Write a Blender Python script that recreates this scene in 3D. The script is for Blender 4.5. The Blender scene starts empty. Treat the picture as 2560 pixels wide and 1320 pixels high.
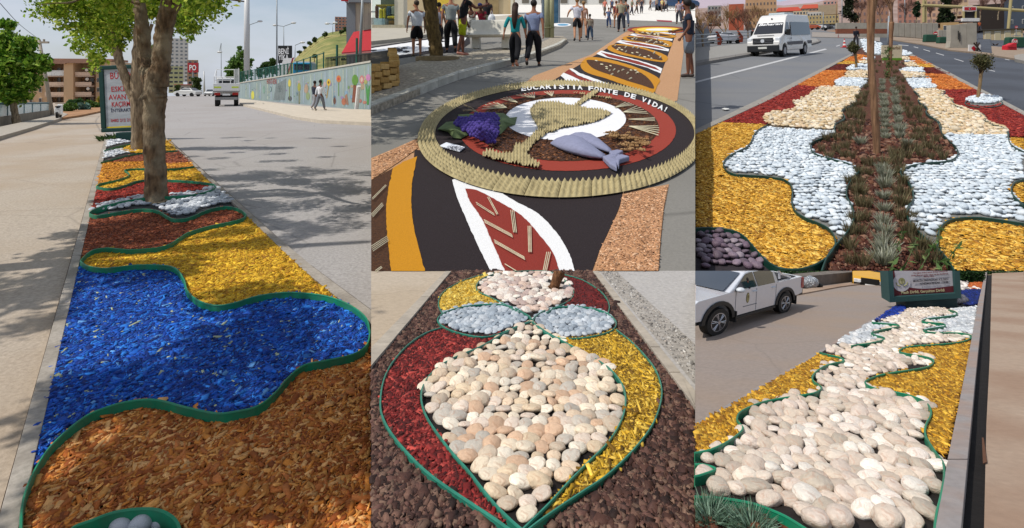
import bpy,bmesh,math,random
import numpy as np
from mathutils import Vector,Matrix,Euler,noise
R = math.radians
random.seed(7);rng = np.random.default_rng(7)
SC = bpy.context.scene
COL = SC.collection
# ---------------------------------------------------------------- camera, sky, sun
F,CX,CY = 1500.0,1280.0,200.0          # focal length in photo pixels, column and row of the optical axis
cam = bpy.data.cameras.new('camera');camo = bpy.data.objects.new('camera',cam);COL.objects.link(camo)
cam.sensor_width = 36;cam.lens = 36 * F / 2560;cam.shift_y = -(660 - CY) / 2560
cam.clip_start = 0.05;cam.clip_end = 6000
camo.rotation_euler = (R(90),0,0)
SC.camera = camo
W = bpy.data.worlds.new("World");SC.world = W;W.use_nodes = True
SUN_EL,SUN_AZ = R(57),R(-112)             # azimuth from +Y towards +X
nt = W.node_tree;nt.nodes.clear()
wo = nt.nodes.new('ShaderNodeOutputWorld');bg = nt.nodes.new('ShaderNodeBackground')
sky = nt.nodes.new('ShaderNodeTexSky');sky.sky_type = 'NISHITA';sky.sun_disc = False
sky.sun_elevation = SUN_EL;sky.sun_rotation = SUN_AZ;sky.altitude = 800;sky.dust_density = 2.5;sky.air_density = 1.0
tc = nt.nodes.new('ShaderNodeTexCoord');mp = nt.nodes.new('ShaderNodeMapping');mp.inputs['Scale'].default_value = (1.2,1.2,4.0)
cn = nt.nodes.new('ShaderNodeTexNoise');cn.inputs['Scale'].default_value = 2.6;cn.inputs['Detail'].default_value = 8;cn.inputs['Roughness'].default_value = .58
cr = nt.nodes.new('ShaderNodeValToRGB');cr.color_ramp.elements[0].position = .36;cr.color_ramp.elements[0].color = (.28,.28,.28,1)
cr.color_ramp.elements[1].position = .66;cr.color_ramp.elements[1].color = (.95,.95,.95,1)
cm = nt.nodes.new('ShaderNodeMix');cm.data_type = 'RGBA';cm.inputs['B'].default_value = (5.4,5.8,6.6,1)
nt.links.new(tc.outputs['Generated'],mp.inputs['Vector']);nt.links.new(mp.outputs['Vector'],cn.inputs['Vector'])
nt.links.new(cn.outputs['Fac'],cr.inputs['Fac']);nt.links.new(cr.outputs['Color'],cm.inputs['Factor'])
nt.links.new(sky.outputs['Color'],cm.inputs['A']);nt.links.new(cm.outputs['Result'],bg.inputs['Color'])
bg.inputs['Strength'].default_value = .115
nt.links.new(bg.outputs['Background'],wo.inputs['Surface'])
sl = bpy.data.lights.new('sun','SUN');sl.energy = 3.6;sl.angle = R(.55);sl.color = (1,.95,.87)
so = bpy.data.objects.new('sun',sl);COL.objects.link(so)
sd = Vector((math.sin(SUN_AZ) * math.cos(SUN_EL),math.cos(SUN_AZ) * math.cos(SUN_EL),math.sin(SUN_EL)))
so.rotation_euler = sd.to_track_quat('Z','Y').to_euler()
SC.view_settings.view_transform = 'Standard';SC.view_settings.look = 'None'
SC.view_settings.exposure = 0.0;SC.view_settings.gamma = 1;SC.view_settings.use_curve_mapping = False
try:
    SC.cycles.max_bounces = 6;SC.cycles.transparent_max_bounces = 6
except Exception: pass

# ---------------------------------------------------------------- five sites: height of the eye above each ground, row its ground vanishes at
PAN = {'A': (1.6,215),'B': (1.9,-10),'C': (2.0,60),'D': (.611,456),'E': (.25,600),'Z': (1.9,242)}
ZM = {'a1': (0,0,.2651),'a2': (464,0,.2651),'a3': (200,330,.2804),'a4': (0,640,.5153),
      'b1': (928,0,.2576),'b2': (1334,0,.2576),'b3': (928,200,.3614),'b4': (1080,240,.14395),
      'c1': (1738,0,.2575),'c2': (2148,0,.2575),'c3': (1738,300,.3211),'c4': (2140,40,.16667),
      'd': (928,677,.4871),'d2': (928,677,.169),'e1': (1738,677,.1841),'e2': (2148,677,.1841),'e3': (1738,900,.3211)}
def zz(k,*pts):
    ox,oy,s = ZM[k]
    return [(ox + x * s,oy + y * s) for x,y in pts]
def gp(p,x,y,Z=0.0):
    h,yh = PAN[p];d = F * (h - Z) / (y - yh)
    return Vector(((x - CX) / F * d,d,-h + (CY - yh) / F * d + Z))
def gz(p,d): h,yh = PAN[p];return -h + (CY - yh) / F * d
def gxy(p,X,d,Z=0.0): return Vector((X,d,gz(p,d) + Z))
def at(x,y,d): return Vector(((x - CX) / F * d,d,(CY - y) / F * d))
def dep(p,y): h,yh = PAN[p];return F * h / (y - yh)

# ---------------------------------------------------------------- materials
def lin(c):
    if isinstance(c,str):
        c = [int(c[i:i + 2],16) / 255 for i in (0,2,4)]
        c = [v / 12.92 if v <= .04045 else ((v + .055) / 1.055) ** 2.4 for v in c]
    return tuple(c)[:3]
MC = {}
def mat(name,col,rough=.85,var=.18,scale=8.0,bump=.15,metal=0.0,spec=.35,col2=None,src=None,big=None,coat=0,stretch=None,bdist=.01,crack=None):
    """src: None | 'attr' (colour attribute Col) | 'obj' (object colour); var = fine noise; big=(scale, amount, colour) for broad stains"""
    if name in MC: return MC[name]
    m = bpy.data.materials.new(name);m.use_nodes = True;t = m.node_tree;N = t.nodes;L = t.links
    b = N['Principled BSDF'];b.inputs['Roughness'].default_value = rough;b.inputs['Metallic'].default_value = metal
    b.inputs['Specular IOR Level'].default_value = spec;b.inputs['Coat Weight'].default_value = coat
    c = lin(col)
    tcn = N.new('ShaderNodeTexCoord');vec = tcn.outputs['Object']
    if stretch:
        mpn = N.new('ShaderNodeMapping');mpn.inputs['Scale'].default_value = stretch;L.new(vec,mpn.inputs['Vector']);vec = mpn.outputs['Vector']
    nz = N.new('ShaderNodeTexNoise');nz.inputs['Scale'].default_value = scale;nz.inputs['Detail'].default_value = 5;nz.inputs['Roughness'].default_value = .6
    L.new(vec,nz.inputs['Vector'])
    rp = N.new('ShaderNodeValToRGB');rp.color_ramp.elements[0].position = .3;rp.color_ramp.elements[1].position = .7
    lo,hi = 1 - var,1 + var
    if src:
        rp.color_ramp.elements[0].color = (lo,lo,lo,1);rp.color_ramp.elements[1].color = (hi,hi,hi,1)
        if src == 'attr':
            a = N.new('ShaderNodeAttribute');a.attribute_name = 'Col';co = a.outputs['Color']
        else:
            a = N.new('ShaderNodeObjectInfo');co = a.outputs['Color']
        mx = N.new('ShaderNodeMix');mx.data_type = 'RGBA';mx.blend_type = 'MULTIPLY';mx.inputs['Factor'].default_value = 1
        L.new(co,mx.inputs['A']);L.new(rp.outputs['Color'],mx.inputs['B']);out = mx.outputs['Result']
        if col2:     # veins
            v = N.new('ShaderNodeTexNoise');v.inputs['Scale'].default_value = scale * .5;v.inputs['Distortion'].default_value = 2.2;v.inputs['Detail'].default_value = 3
            L.new(vec,v.inputs['Vector']);r2 = N.new('ShaderNodeValToRGB')
            r2.color_ramp.elements[0].position = .5;r2.color_ramp.elements[0].color = (0,0,0,1)
            r2.color_ramp.elements[1].position = .62;r2.color_ramp.elements[1].color = (.34,.34,.34,1)
            L.new(v.outputs['Fac'],r2.inputs['Fac'])
            m3 = N.new('ShaderNodeMix');m3.data_type = 'RGBA';m3.inputs['B'].default_value = (*lin(col2),1)
            L.new(r2.outputs['Color'],m3.inputs['Factor']);L.new(out,m3.inputs['A']);out = m3.outputs['Result']
    else:
        c2 = lin(col2) if col2 else tuple(min(1,v * hi) for v in c)
        rp.color_ramp.elements[0].color = (*[v * lo for v in c],1);rp.color_ramp.elements[1].color = (*c2,1)
        out = rp.outputs['Color']
    L.new(nz.outputs['Fac'],rp.inputs['Fac'])
    if big:
        n2 = N.new('ShaderNodeTexNoise');n2.inputs['Scale'].default_value = big[0];n2.inputs['Detail'].default_value = 4;L.new(tcn.outputs['Object'],n2.inputs['Vector'])
        r3 = N.new('ShaderNodeValToRGB');r3.color_ramp.elements[0].position = .42;r3.color_ramp.elements[1].position = .62
        r3.color_ramp.elements[0].color = (0,0,0,1);r3.color_ramp.elements[1].color = (big[1],) * 3 + (1,)
        L.new(n2.outputs['Fac'],r3.inputs['Fac'])
        m4 = N.new('ShaderNodeMix');m4.data_type = 'RGBA';m4.inputs['B'].default_value = (*lin(big[2]),1)
        L.new(r3.outputs['Color'],m4.inputs['Factor']);L.new(out,m4.inputs['A']);out = m4.outputs['Result']
    if crack:
        vo = N.new('ShaderNodeTexVoronoi');vo.feature = 'DISTANCE_TO_EDGE';vo.inputs['Scale'].default_value = crack[0];dn = N.new('ShaderNodeTexNoise');dn.inputs['Scale'].default_value = crack[0] * 2.5;dn.inputs['Detail'].default_value = 6
        mm = N.new('ShaderNodeMix');mm.data_type = 'RGBA';mm.inputs['Factor'].default_value = .22;L.new(tcn.outputs['Object'],mm.inputs['A']);L.new(dn.outputs['Color'],mm.inputs['B']);sc2 = N.new('ShaderNodeVectorMath');sc2.operation = 'MULTIPLY_ADD';sc2.inputs[1].default_value = (.35 / crack[0],) * 3
        L.new(dn.outputs['Color'],sc2.inputs[0]);L.new(tcn.outputs['Object'],sc2.inputs[2]);L.new(sc2.outputs['Vector'],vo.inputs['Vector'])
        rc_ = N.new('ShaderNodeValToRGB');rc_.color_ramp.elements[0].position = 0;rc_.color_ramp.elements[0].color = (crack[2],) * 3 + (1,);rc_.color_ramp.elements[1].position = crack[1];rc_.color_ramp.elements[1].color = (0,0,0,1)
        L.new(vo.outputs['Distance'],rc_.inputs['Fac']);m5 = N.new('ShaderNodeMix');m5.data_type = 'RGBA';m5.inputs['B'].default_value = (*[v * .35 for v in c],1);L.new(rc_.outputs['Color'],m5.inputs['Factor']);L.new(out,m5.inputs['A']);out = m5.outputs['Result']
    L.new(out,b.inputs['Base Color'])
    if bump:
        bm_ = N.new('ShaderNodeBump');bm_.inputs['Strength'].default_value = bump;bm_.inputs['Distance'].default_value = bdist
        L.new(nz.outputs['Fac'],bm_.inputs['Height']);L.new(bm_.outputs['Normal'],b.inputs['Normal'])
    MC[name] = m
    return m
def glass(name,col,rough=.08):
    return mat(name,col,rough=rough,var=.05,scale=3,bump=0,spec=.8,coat=.3)
def leafmat(name):
    if name in MC: return MC[name]
    m = mat(name,(1,1,1),rough=.6,var=.12,scale=20,bump=0,src='attr',spec=.25)
    t = m.node_tree;N = t.nodes;L = t.links;b = N['Principled BSDF'];out = [n for n in N if n.type == 'OUTPUT_MATERIAL'][0]
    tr = N.new('ShaderNodeBsdfTranslucent');mx = N.new('ShaderNodeMixShader');mx.inputs[0].default_value = .35
    at_ = N.new('ShaderNodeAttribute');at_.attribute_name = 'Col'
    L.new(at_.outputs['Color'],tr.inputs['Color']);L.new(b.outputs[0],mx.inputs[1]);L.new(tr.outputs[0],mx.inputs[2]);L.new(mx.outputs[0],out.inputs[0])
    return m

# ---------------------------------------------------------------- objects
def put(name,me,m=None,parent=None,loc=(0,0,0),rot=(0,0,0),sc=(1,1,1)):
    o = bpy.data.objects.new(name,me);COL.objects.link(o)
    o.location = loc;o.rotation_euler = rot;o.scale = sc
    if parent: o.parent = parent
    if m and me is not None and hasattr(me,'materials') and not me.materials: me.materials.append(m)
    return o
def tag(o,label=None,cat=None,group=None,kind=None):
    if label: o['label'] = label
    if cat: o['category'] = cat
    if group: o['group'] = group
    if kind: o['kind'] = kind
    return o
def thing(name,label,cat,loc=(0,0,0),yaw=0.0,group=None,rot=None,sc=None):
    o = bpy.data.objects.new(name,None);COL.objects.link(o);o.location = loc
    o.rotation_euler = rot if rot else (0,0,yaw)
    if sc: o.scale = sc
    o.empty_display_size = .1
    return tag(o,label,cat,group)
class MB:
    def __init__(s): s.v = [];s.f = []
    def add(s,vs,fs):
        n = len(s.v);s.v += [tuple(v) for v in vs];s.f += [tuple(i + n for i in f) for f in fs];return s
    def box(s,c,d,yaw=0,M=None):
        vs = []
        for z in (-.5,.5):
            for x,y in ((-.5,-.5),(.5,-.5),(.5,.5),(-.5,.5)):
                v = Vector((x * d[0],y * d[1],z * d[2]))
                if yaw: v.rotate(Euler((0,0,yaw)))
                if M: v = M @ v
                vs.append(v + Vector(c))
        return s.add(vs,[(3,2,1,0),(4,5,6,7),(0,1,5,4),(1,2,6,5),(2,3,7,6),(3,0,4,7)])
    def tube(s,pts,rad,n=8,cap=True):
        pts = [Vector(p) for p in pts];N = len(pts)
        if not hasattr(rad,'__len__'): rad = [rad] * N
        vs = [];ref = Vector((.31,.95,.07)).normalized()
        for i,p in enumerate(pts):
            t = (pts[min(i + 1,N - 1)] - pts[max(i - 1,0)]).normalized()
            if abs(t.dot(ref)) > .95: ref = Vector((1,0,0))
            u = t.cross(ref).normalized();w = t.cross(u)
            for k in range(n):
                a = 2 * math.pi * k / n;vs.append(p + (u * math.cos(a) + w * math.sin(a)) * rad[i])
        fs = [(i * n + k,i * n + (k + 1) % n,(i + 1) * n + (k + 1) % n,(i + 1) * n + k) for i in range(N - 1) for k in range(n)]
        if cap: fs += [tuple(range(n))[::-1],tuple(range((N - 1) * n,N * n))]
        return s.add(vs,fs)
    def prism(s,poly,z0,z1,M=None):
        """poly in xy, extruded z"""
        n = len(poly);vs = [Vector((x,y,z0)) for x,y in poly] + [Vector((x,y,z1)) for x,y in poly]
        if M: vs = [M @ v for v in vs]
        return s.add(vs,[tuple(range(n))[::-1],tuple(range(n,2 * n))] + [(i,(i + 1) % n,n + (i + 1) % n,n + i) for i in range(n)])
    def ball(s,c,r,n=8,m=6):
        r = r if hasattr(r,'__len__') else (r,r,r);vs = [(c[0],c[1],c[2] - r[2])]
        for j in range(1,m):
            a = -math.pi / 2 + math.pi * j / m
            for k in range(n):
                b = 2 * math.pi * k / n;vs.append((c[0] + r[0] * math.cos(a) * math.cos(b),c[1] + r[1] * math.cos(a) * math.sin(b),c[2] + r[2] * math.sin(a)))
        vs.append((c[0],c[1],c[2] + r[2]));fs = [(0,1 + (k + 1) % n,1 + k) for k in range(n)]
        for j in range(m - 2):
            o = 1 + j * n;fs += [(o + k,o + (k + 1) % n,o + n + (k + 1) % n,o + n + k) for k in range(n)]
        o = 1 + (m - 2) * n;fs += [(o + k,o + (k + 1) % n,len(vs) - 1) for k in range(n)]
        return s.add(vs,fs)
    def mesh(s,name,smooth=False):
        me = bpy.data.meshes.new(name);me.from_pydata(s.v,[],s.f)
        if smooth:
            for p in me.polygons: p.use_smooth = True
        return me
    def build(s,name,m,parent=None,smooth=False,loc=(0,0,0),rot=(0,0,0),bevel=0,recalc=True):
        me = s.mesh(name,smooth)
        if recalc:
            bm = bmesh.new();bm.from_mesh(me);bmesh.ops.recalc_face_normals(bm,faces=bm.faces);bm.to_mesh(me);bm.free()
        o = put(name,me,m,parent,loc,rot)
        if bevel:
            b = o.modifiers.new('bevel','BEVEL');b.width = bevel;b.segments = 2;b.limit_method = 'ANGLE'
        return o
def np_mesh(name,V,Fc,m=None,cols=None,parent=None,smooth=False):
    """V (n,3); Fc (k,nv) array of equal-size faces; cols (n,3)"""
    me = bpy.data.meshes.new(name);n = len(V);k,nv = Fc.shape
    me.vertices.add(n);me.vertices.foreach_set('co',np.asarray(V,np.float32).ravel())
    me.loops.add(k * nv);me.loops.foreach_set('vertex_index',np.asarray(Fc,np.int32).ravel())
    me.polygons.add(k);me.polygons.foreach_set('loop_start',np.arange(0,k * nv,nv,dtype=np.int32))
    if smooth: me.polygons.foreach_set('use_smooth',np.ones(k,bool))
    me.update(calc_edges=True)
    if cols is not None:
        a = me.color_attributes.new('Col','FLOAT_COLOR','POINT')
        a.data.foreach_set('color',np.concatenate([cols,np.ones((n,1))],1).astype(np.float32).ravel())
    return put(name,me,m,parent)
def catmull(pts,k=6,closed=False):
    out = [];n = len(pts)
    rngi = range(n if closed else n - 1)
    for i in rngi:
        g = lambda j: pts[j % n] if closed else pts[max(0,min(n - 1,j))]
        p0,p1,p2,p3 = g(i - 1),g(i),g(i + 1),g(i + 2)
        for s in range(k):
            t = s / k;out.append(tuple(.5 * (2 * b + (c - a) * t + (2 * a - 5 * b + 4 * c - d) * t * t + (3 * b - a - 3 * c + d) * t ** 3) for a,b,c,d in zip(p0,p1,p2,p3)))
    if not closed: out.append(tuple(pts[-1]))
    return out
def inpoly(x,y,poly):
    x = np.asarray(x);y = np.asarray(y);r = np.zeros(x.shape,bool);P = np.asarray(poly);n = len(P)
    for i in range(n):
        x1,y1 = P[i];x2,y2 = P[(i + 1) % n]
        if y1 == y2: continue
        c = ((y1 > y) != (y2 > y)) & (x < (x2 - x1) * (y - y1) / (y2 - y1) + x1);r ^= c
    return r
def sheet(p,name,poly,Z,m,label=None,cat=None,kind=None,parent=None,group=None,thick=0):
    """flat laid sheet whose outline is given on the photo and dropped on ground p at height Z"""
    vs = [gp(p,x,y,Z) for x,y in poly]
    bm = bmesh.new();bv = [bm.verts.new(v) for v in vs];f = bm.faces.new(bv)
    f.normal_update()
    if f.normal.z < 0: f.normal_flip()
    bmesh.ops.triangulate(bm,faces=[f],ngon_method='EAR_CLIP')
    if thick:
        ret = bmesh.ops.extrude_face_region(bm,geom=list(bm.faces));
        for e in ret['geom']:
            if isinstance(e,bmesh.types.BMVert): e.co.z += thick
        bmesh.ops.recalc_face_normals(bm,faces=bm.faces)
    me = bpy.data.meshes.new(name);bm.to_mesh(me);bm.free()
    o = put(name,me,m,parent);return tag(o,label,cat,group,kind)
def clip(objs,xl=None,xr=None,yt=None,yb=None):
    """trim meshes where the site they stand on ends"""
    def wm(o): return (wm(o.parent) @ o.matrix_basis) if o.parent else o.matrix_basis.copy()
    for o in objs:
        if o.type != 'MESH': continue
        o.data = o.data.copy() if o.data.users > 1 else o.data
        M = wm(o);Mi = M.inverted();bm = bmesh.new();bm.from_mesh(o.data);bm.transform(M)
        for kind,val in (('l',xl),('r',xr),('t',yt),('b',yb)):
            if val is None: continue
            if kind in 'lr':
                k = (val - CX) / F;no = Vector((1,-k,0));no = -no if kind == 'l' else no
            else:
                k = (CY - val) / F;no = Vector((0,-k,1));no = -no if kind == 'b' else no
            r = bmesh.ops.bisect_plane(bm,geom=bm.verts[:] + bm.edges[:] + bm.faces[:],plane_co=(0,0,0),plane_no=no.normalized(),clear_outer=True)
            ed = [e for e in r['geom_cut'] if isinstance(e,bmesh.types.BMEdge)]
            if ed:
                try: bmesh.ops.holes_fill(bm,edges=ed,sides=0)
                except Exception: pass
        bm.transform(Mi);bm.to_mesh(o.data);bm.free()
def fam(o): return [o] + [c for ch in o.children for c in fam(ch)]
def copy_tree(o,parent=None):
    c = o.copy();COL.objects.link(c);c.parent = parent
    for ch in list(o.children): copy_tree(ch,c)
    return c
def text_mesh(s,size,ext=.002,bold=0,shear=0):
    cu = bpy.data.curves.new('lettering','FONT');cu.body = s;cu.size = size;cu.extrude = ext;cu.offset = bold * size;cu.shear = shear
    cu.align_x = 'CENTER';cu.align_y = 'CENTER';cu.resolution_u = 2
    o = bpy.data.objects.new('t',cu);me = bpy.data.meshes.new_from_object(o);bpy.data.objects.remove(o);return me
def lettering(s,size,m,parent,loc,rot=(R(90),0,0),ext=.002,bold=0,wid=None,shear=0):
    me = text_mesh(s,size,ext,bold,shear);me.materials.clear();o = put('lettering',me,m,parent,loc,rot)
    if wid:
        xs = [v.co.x for v in me.vertices]
        if xs: o.scale.x = wid / (max(xs) - min(xs))
    return o

# ---------------------------------------------------------------- loose materials
CLIPK = [];PB = {'A': (-400,931,0,1400),'B': (928,1738,0,677),'C': (1738,2562,0,677),'D': (928,1738,677,1400),'E': (1738,2575,677,1400)};CROSS = {}
def pick(cols,n,jit=.12):
    c = np.array([lin(x) for x in cols])[rng.integers(0,len(cols),n)]
    return np.clip(c * (1 + jit * rng.standard_normal((n,1))),0,1)
def bnds(poly): P = np.asarray(poly);return P[:,0].min(),P[:,0].max(),P[:,1].min(),P[:,1].max()
def ground_np(p,x,y,Z):
    h,yh = PAN[p];d = F * (h - Z) / (y - yh)
    return np.stack([(x - CX) / F * d,d,-h + (CY - yh) / F * d + Z],1)
BOXF = np.array([(4,5,6,7),(0,1,5,4),(1,2,6,5),(2,3,7,6),(3,0,4,7)])
BOXV = np.array([(x,y,z) for z in (-.5,.5) for x,y in ((-.5,-.5),(.5,-.5),(.5,.5),(-.5,.5))])
def chips(p,name,poly,label,cols,L=.045,asp=.27,cover=3.2,zb=.02,base='3a2008',m='wood chip',thk=.1,holes=(),minpx=5.5,kd=1.35,cat='wood chips',tilt=.2,parent=None,lift=1.0,curve=False,base_z=None):
    h,yh = PAN[p]
    x0,x1,y0,y1 = bnds(poly);ys = np.arange(max(y0,yh + 3),y1,1.0);ppm = (ys - yh) / h
    Le = np.maximum(L,minpx / ppm);area = Le * Le * asp * ppm ** 2 * (ys - yh) / F * kd
    per = np.maximum(cover * (x1 - x0) / area,0);cnt = rng.poisson(per);Y = np.repeat(ys,cnt) + rng.random(cnt.sum());X = x0 + (x1 - x0) * rng.random(len(Y))
    k = inpoly(X,Y,poly)
    for hpoly in holes: k &= ~inpoly(X,Y,hpoly)
    q = .45 * np.maximum(L * (Y - yh) / h,minpx);a_,b_,c_,d_ = PB[p];k &= (X - q > a_) & (X + q < b_) & (Y - q * .6 > c_) & (Y + q * .6 < d_);q = q * .75;k &= inpoly(X + q,Y,poly) & inpoly(X - q,Y,poly)
    X,Y = X[k],Y[k];n = len(X);ppm = (Y - yh) / h;Le = np.maximum(L,minpx / ppm) * np.exp(.38 * rng.standard_normal(n));Le = np.minimum(Le,L * 2.6 + minpx / ppm)
    Wd = Le * asp * np.exp(.35 * rng.standard_normal(n));T = Le * thk * (.6 + .8 * rng.random(n))
    C = ground_np(p,X,Y,zb + lift * L * .35 * rng.random(n))
    yaw = rng.random(n) * 2 * math.pi;ti = tilt * rng.standard_normal(n);tj = tilt * rng.standard_normal(n)
    V = np.repeat(BOXV[None],n,0);tap = .35 * rng.random(n)
    V = V * np.stack([Le,Wd,T],1)[:,None,:]
    V[:,:,1] *= 1 - tap[:,None] * (BOXV[None,:,0] > 0)
    V[:,:,0] += (rng.random((n,1)) - .5) * .3 * Wd[:,None] * np.sign(BOXV[None,:,1])
    def rot(V,a,i,j):
        c,s = np.cos(a)[:,None],np.sin(a)[:,None];A,B = V[:,:,i].copy(),V[:,:,j].copy();V[:,:,i] = A * c - B * s;V[:,:,j] = A * s + B * c
    rot(V,ti,0,2);rot(V,tj,1,2);rot(V,yaw,0,1)
    V[:,:,1] *= kd;V += C[:,None,:]
    Fc = (BOXF[None] + (np.arange(n) * 8)[:,None,None]).reshape(-1,4)
    cc = np.repeat(pick(cols,n,.16),8,0)
    mm = mat(m,(1,1,1),rough=.75,var=.22,scale=60 / max(L / .045,.3),bump=.0,src='attr',spec=.3)
    o = np_mesh(name,V.reshape(-1,3),Fc,mm,cc,parent)
    tag(o,label,cat,kind='stuff')
    b = sheet(p,'bed_base',poly,zb * .55 if base_z is None else base_z,mat('bed base ' + base,base,var=.3,scale=30,bump=.3),kind='structure')
    return o
STONES = {}
def stone_meshes(kind,sub=3,nvar=8,flat=1.0,lump=.22,ang=0.0):
    key = (kind,sub)
    if key in STONES: return STONES[key]
    out = []
    for i in range(nvar):
        bm = bmesh.new();bmesh.ops.create_icosphere(bm,subdivisions=sub,radius=1)
        for v in bm.verts:
            d = v.co.normalized();q = d * .85 + Vector((i * 7.3,1.7,3.1));r = 1 + lump * noise.noise(q) + lump * .4 * noise.noise(q * 2.3)
            if ang:
                e = max(abs(d.x),abs(d.y),abs(d.z));r *= (1 - ang) + ang / e * .8
            v.co = Vector((d.x * r,d.y * r,d.z * r * flat))
        me = bpy.data.meshes.new(kind + ' stone');bm.to_mesh(me);bm.free()
        for pl in me.polygons: pl.use_smooth = True
        out.append(me)
    STONES[key] = out;return out
def pebbles(p,poly,wpx,cols,label,cat,thing_name='pebble_bed',rows=.62,thick=.36,zb=.012,base='2a2622',nmax=300,kind='pebble',veins='8a5a3c',group=None,layers=1,jit=.32,minpart=9.0,holes=(),yaw=.5,ms=1.0,sub=3,lump=.22,ang=0.0,size=1.0,under=True,base_z=None,nscale=1.0):
    """a bed of rounded stones: the stones that show largest are parts, the rest one joined part"""
    h,yh = PAN[p];x0,x1,y0,y1 = bnds(poly);X = [];Y = [];Lr = []
    for lay in range(layers):
        y = y0 + (lay * .5) * rows * wpx(y0);k = 0
        while y < y1:
            w = wpx(y);nx = int((x1 - x0) / (w * .88)) + 2;xs = x0 + (np.arange(nx) + .5 * (k % 2) + jit * (rng.random(nx) - .5) * 2) * w * .88 + lay * .45 * w
            X.append(xs);rr = min(rows,max(.3,1.45 * (y - yh) / F + .1)) if y > yh else rows;Y.append(y + jit * rr * w * (rng.random(nx) - .5) * 1.7);Lr.append(np.full(nx,lay));y += rr * w;k += 1
    X = np.concatenate(X);Y = np.concatenate(Y);Lr = np.concatenate(Lr)
    w = np.array([wpx(v) for v in Y]);mrg = .31
    k = (Y > yh + 4) & inpoly(X,Y,poly)
    for dx,dy in ((-mrg,0),(mrg,0),(0,mrg * .8),(0,-mrg * .5)): k &= inpoly(X + dx * w,Y + dy * w,poly)
    for hp in holes: k &= ~inpoly(X,Y,hp)
    a_,b_,c_,d_ = PB[p];k &= (X > a_) & (X < b_) & (Y - w * .3 > c_) & (Y < d_ - w * .1)
    X,Y,w,Lr = X[k],Y[k],w[k],Lr[k];n = len(X)
    if 3 < n < 2600 and nmax:                     # let the stones settle side by side
        rh = np.array([min(rows,max(.3,1.45 * (y - yh) / F + .1)) for y in Y]) * w * 1.12
        for it in range(14):
            dx = (X[:,None] - X[None]) / (w * .9)[:,None];dy = (Y[:,None] - Y[None]) / rh[:,None];d2 = dx * dx + dy * dy;np.fill_diagonal(d2,9);m = d2 < 1;dd = np.sqrt(d2) + 1e-6;f = np.where(m,(1 - dd) / dd,0)
            nx = X + (f * dx).sum(1) * w * .28;ny = Y + (f * dy).sum(1) * rh * .28;ok = inpoly(nx,ny,poly) & (ny < d_)
            for sx,sy in ((-mrg,0),(mrg,0),(0,mrg * .8),(0,-mrg * .5)): ok &= inpoly(nx + sx * w,ny + sy * w,poly)
            for hp in holes: ok &= ~inpoly(nx,ny,hp)
            X = np.where(ok,nx,X);Y = np.where(ok,ny,Y)
    ppm = (Y - yh) / h
    a = .5 * w / ppm * np.exp(.14 * rng.standard_normal(n)) * 1.08 * size
    dz = F * h / (Y - yh) ** 2 * (rows * w);b = .5 * dz * 1.22 * np.exp(.12 * rng.standard_normal(n)) * size
    fo = np.clip((Y - yh) / F / .45,0,1);b = np.clip(b,a * .62,a * (1.5 - .38 * fo))
    c = a * thick * np.exp(.18 * rng.standard_normal(n)) * 1.5
    C = ground_np(p,X,Y,zb * 0);C[:,2] += zb + c * (.62 + .5 * Lr)
    cross = (X - w * .65 < a_) | (X + w * .65 > b_) | (Y - w * .75 < c_) | (Y + w * .5 > d_);colr = pick(cols,n,.07);order = np.argsort(-(w * np.exp(0 * w)));big = order[:nmax] if w.max() >= minpart else order[:0]
    root = thing(thing_name,label,cat,gp(p,(x0 + x1) / 2,(y0 + y1) / 2),group=group)
    ro = Vector(root.location)
    ps = min(1.0,1.0) * ms
    M1 = mat('pebble ' + kind,(1,1,1),rough=.55,var=.14,scale=2.2 * nscale,bump=.25,src='obj',spec=.35,col2=veins,bdist=.05)
    vs = stone_meshes(kind,sub,lump=lump,ang=ang)
    for me in vs:
        if not me.materials: me.materials.append(M1)
    ti = rng.standard_normal((n,2)) * .16;yw = rng.standard_normal(n) * yaw
    bigset = np.zeros(n,bool);bigset[big] = True
    for i in big:
        o = bpy.data.objects.new(kind,vs[i % len(vs)]);COL.objects.link(o);o.parent = root;o.location = Vector(C[i]) - ro
        o.rotation_euler = (ti[i,0],ti[i,1],yw[i]);o.scale = (a[i],b[i],c[i]);o.color = (*colr[i],1)
        if cross[i]: CROSS.setdefault(p,[]).append(o)
    rest = np.where(~bigset & ~cross)[0]
    if len(rest):
        lo = stone_meshes(kind,2,lump=lump,ang=ang);base_v = [np.array([v.co[:] for v in me.vertices]) for me in lo[:4]];fc = np.array([pl.vertices[:] for pl in lo[0].polygons])
        nv = len(base_v[0]);V = np.stack([base_v[i % 4] for i in rest]);V = V * np.stack([a[rest],b[rest],c[rest]],1)[:,None,:]
        cs,sn = np.cos(yw[rest])[:,None],np.sin(yw[rest])[:,None];A,B = V[:,:,0].copy(),V[:,:,1].copy();V[:,:,0] = A * cs - B * sn;V[:,:,1] = A * sn + B * cs
        V[:,:,2] += A * ti[rest,1][:,None] - B * ti[rest,0][:,None] * .5
        V += (C[rest] - np.array(ro))[:,None,:];Fc = (fc[None] + (np.arange(len(rest)) * nv)[:,None,None]).reshape(-1,3)
        M2 = mat('pebbles joined ' + kind,(1,1,1),rough=.6,var=.12,scale=40,bump=0,src='attr',spec=.35)
        o = np_mesh('far_pebbles',V.reshape(-1,3),Fc,M2,np.repeat(colr[rest],nv,0),root,smooth=True);o['kind'] = 'stuff'
    if under: sheet(p,'bed_base',poly,(zb * .5 if base_z is None else base_z) if zb > 0 else .002,mat('bed base ' + base,base,var=.3,scale=30,bump=.3),kind='structure')
    print('pebbles',label[:30],n,len(big))
    return root
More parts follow.
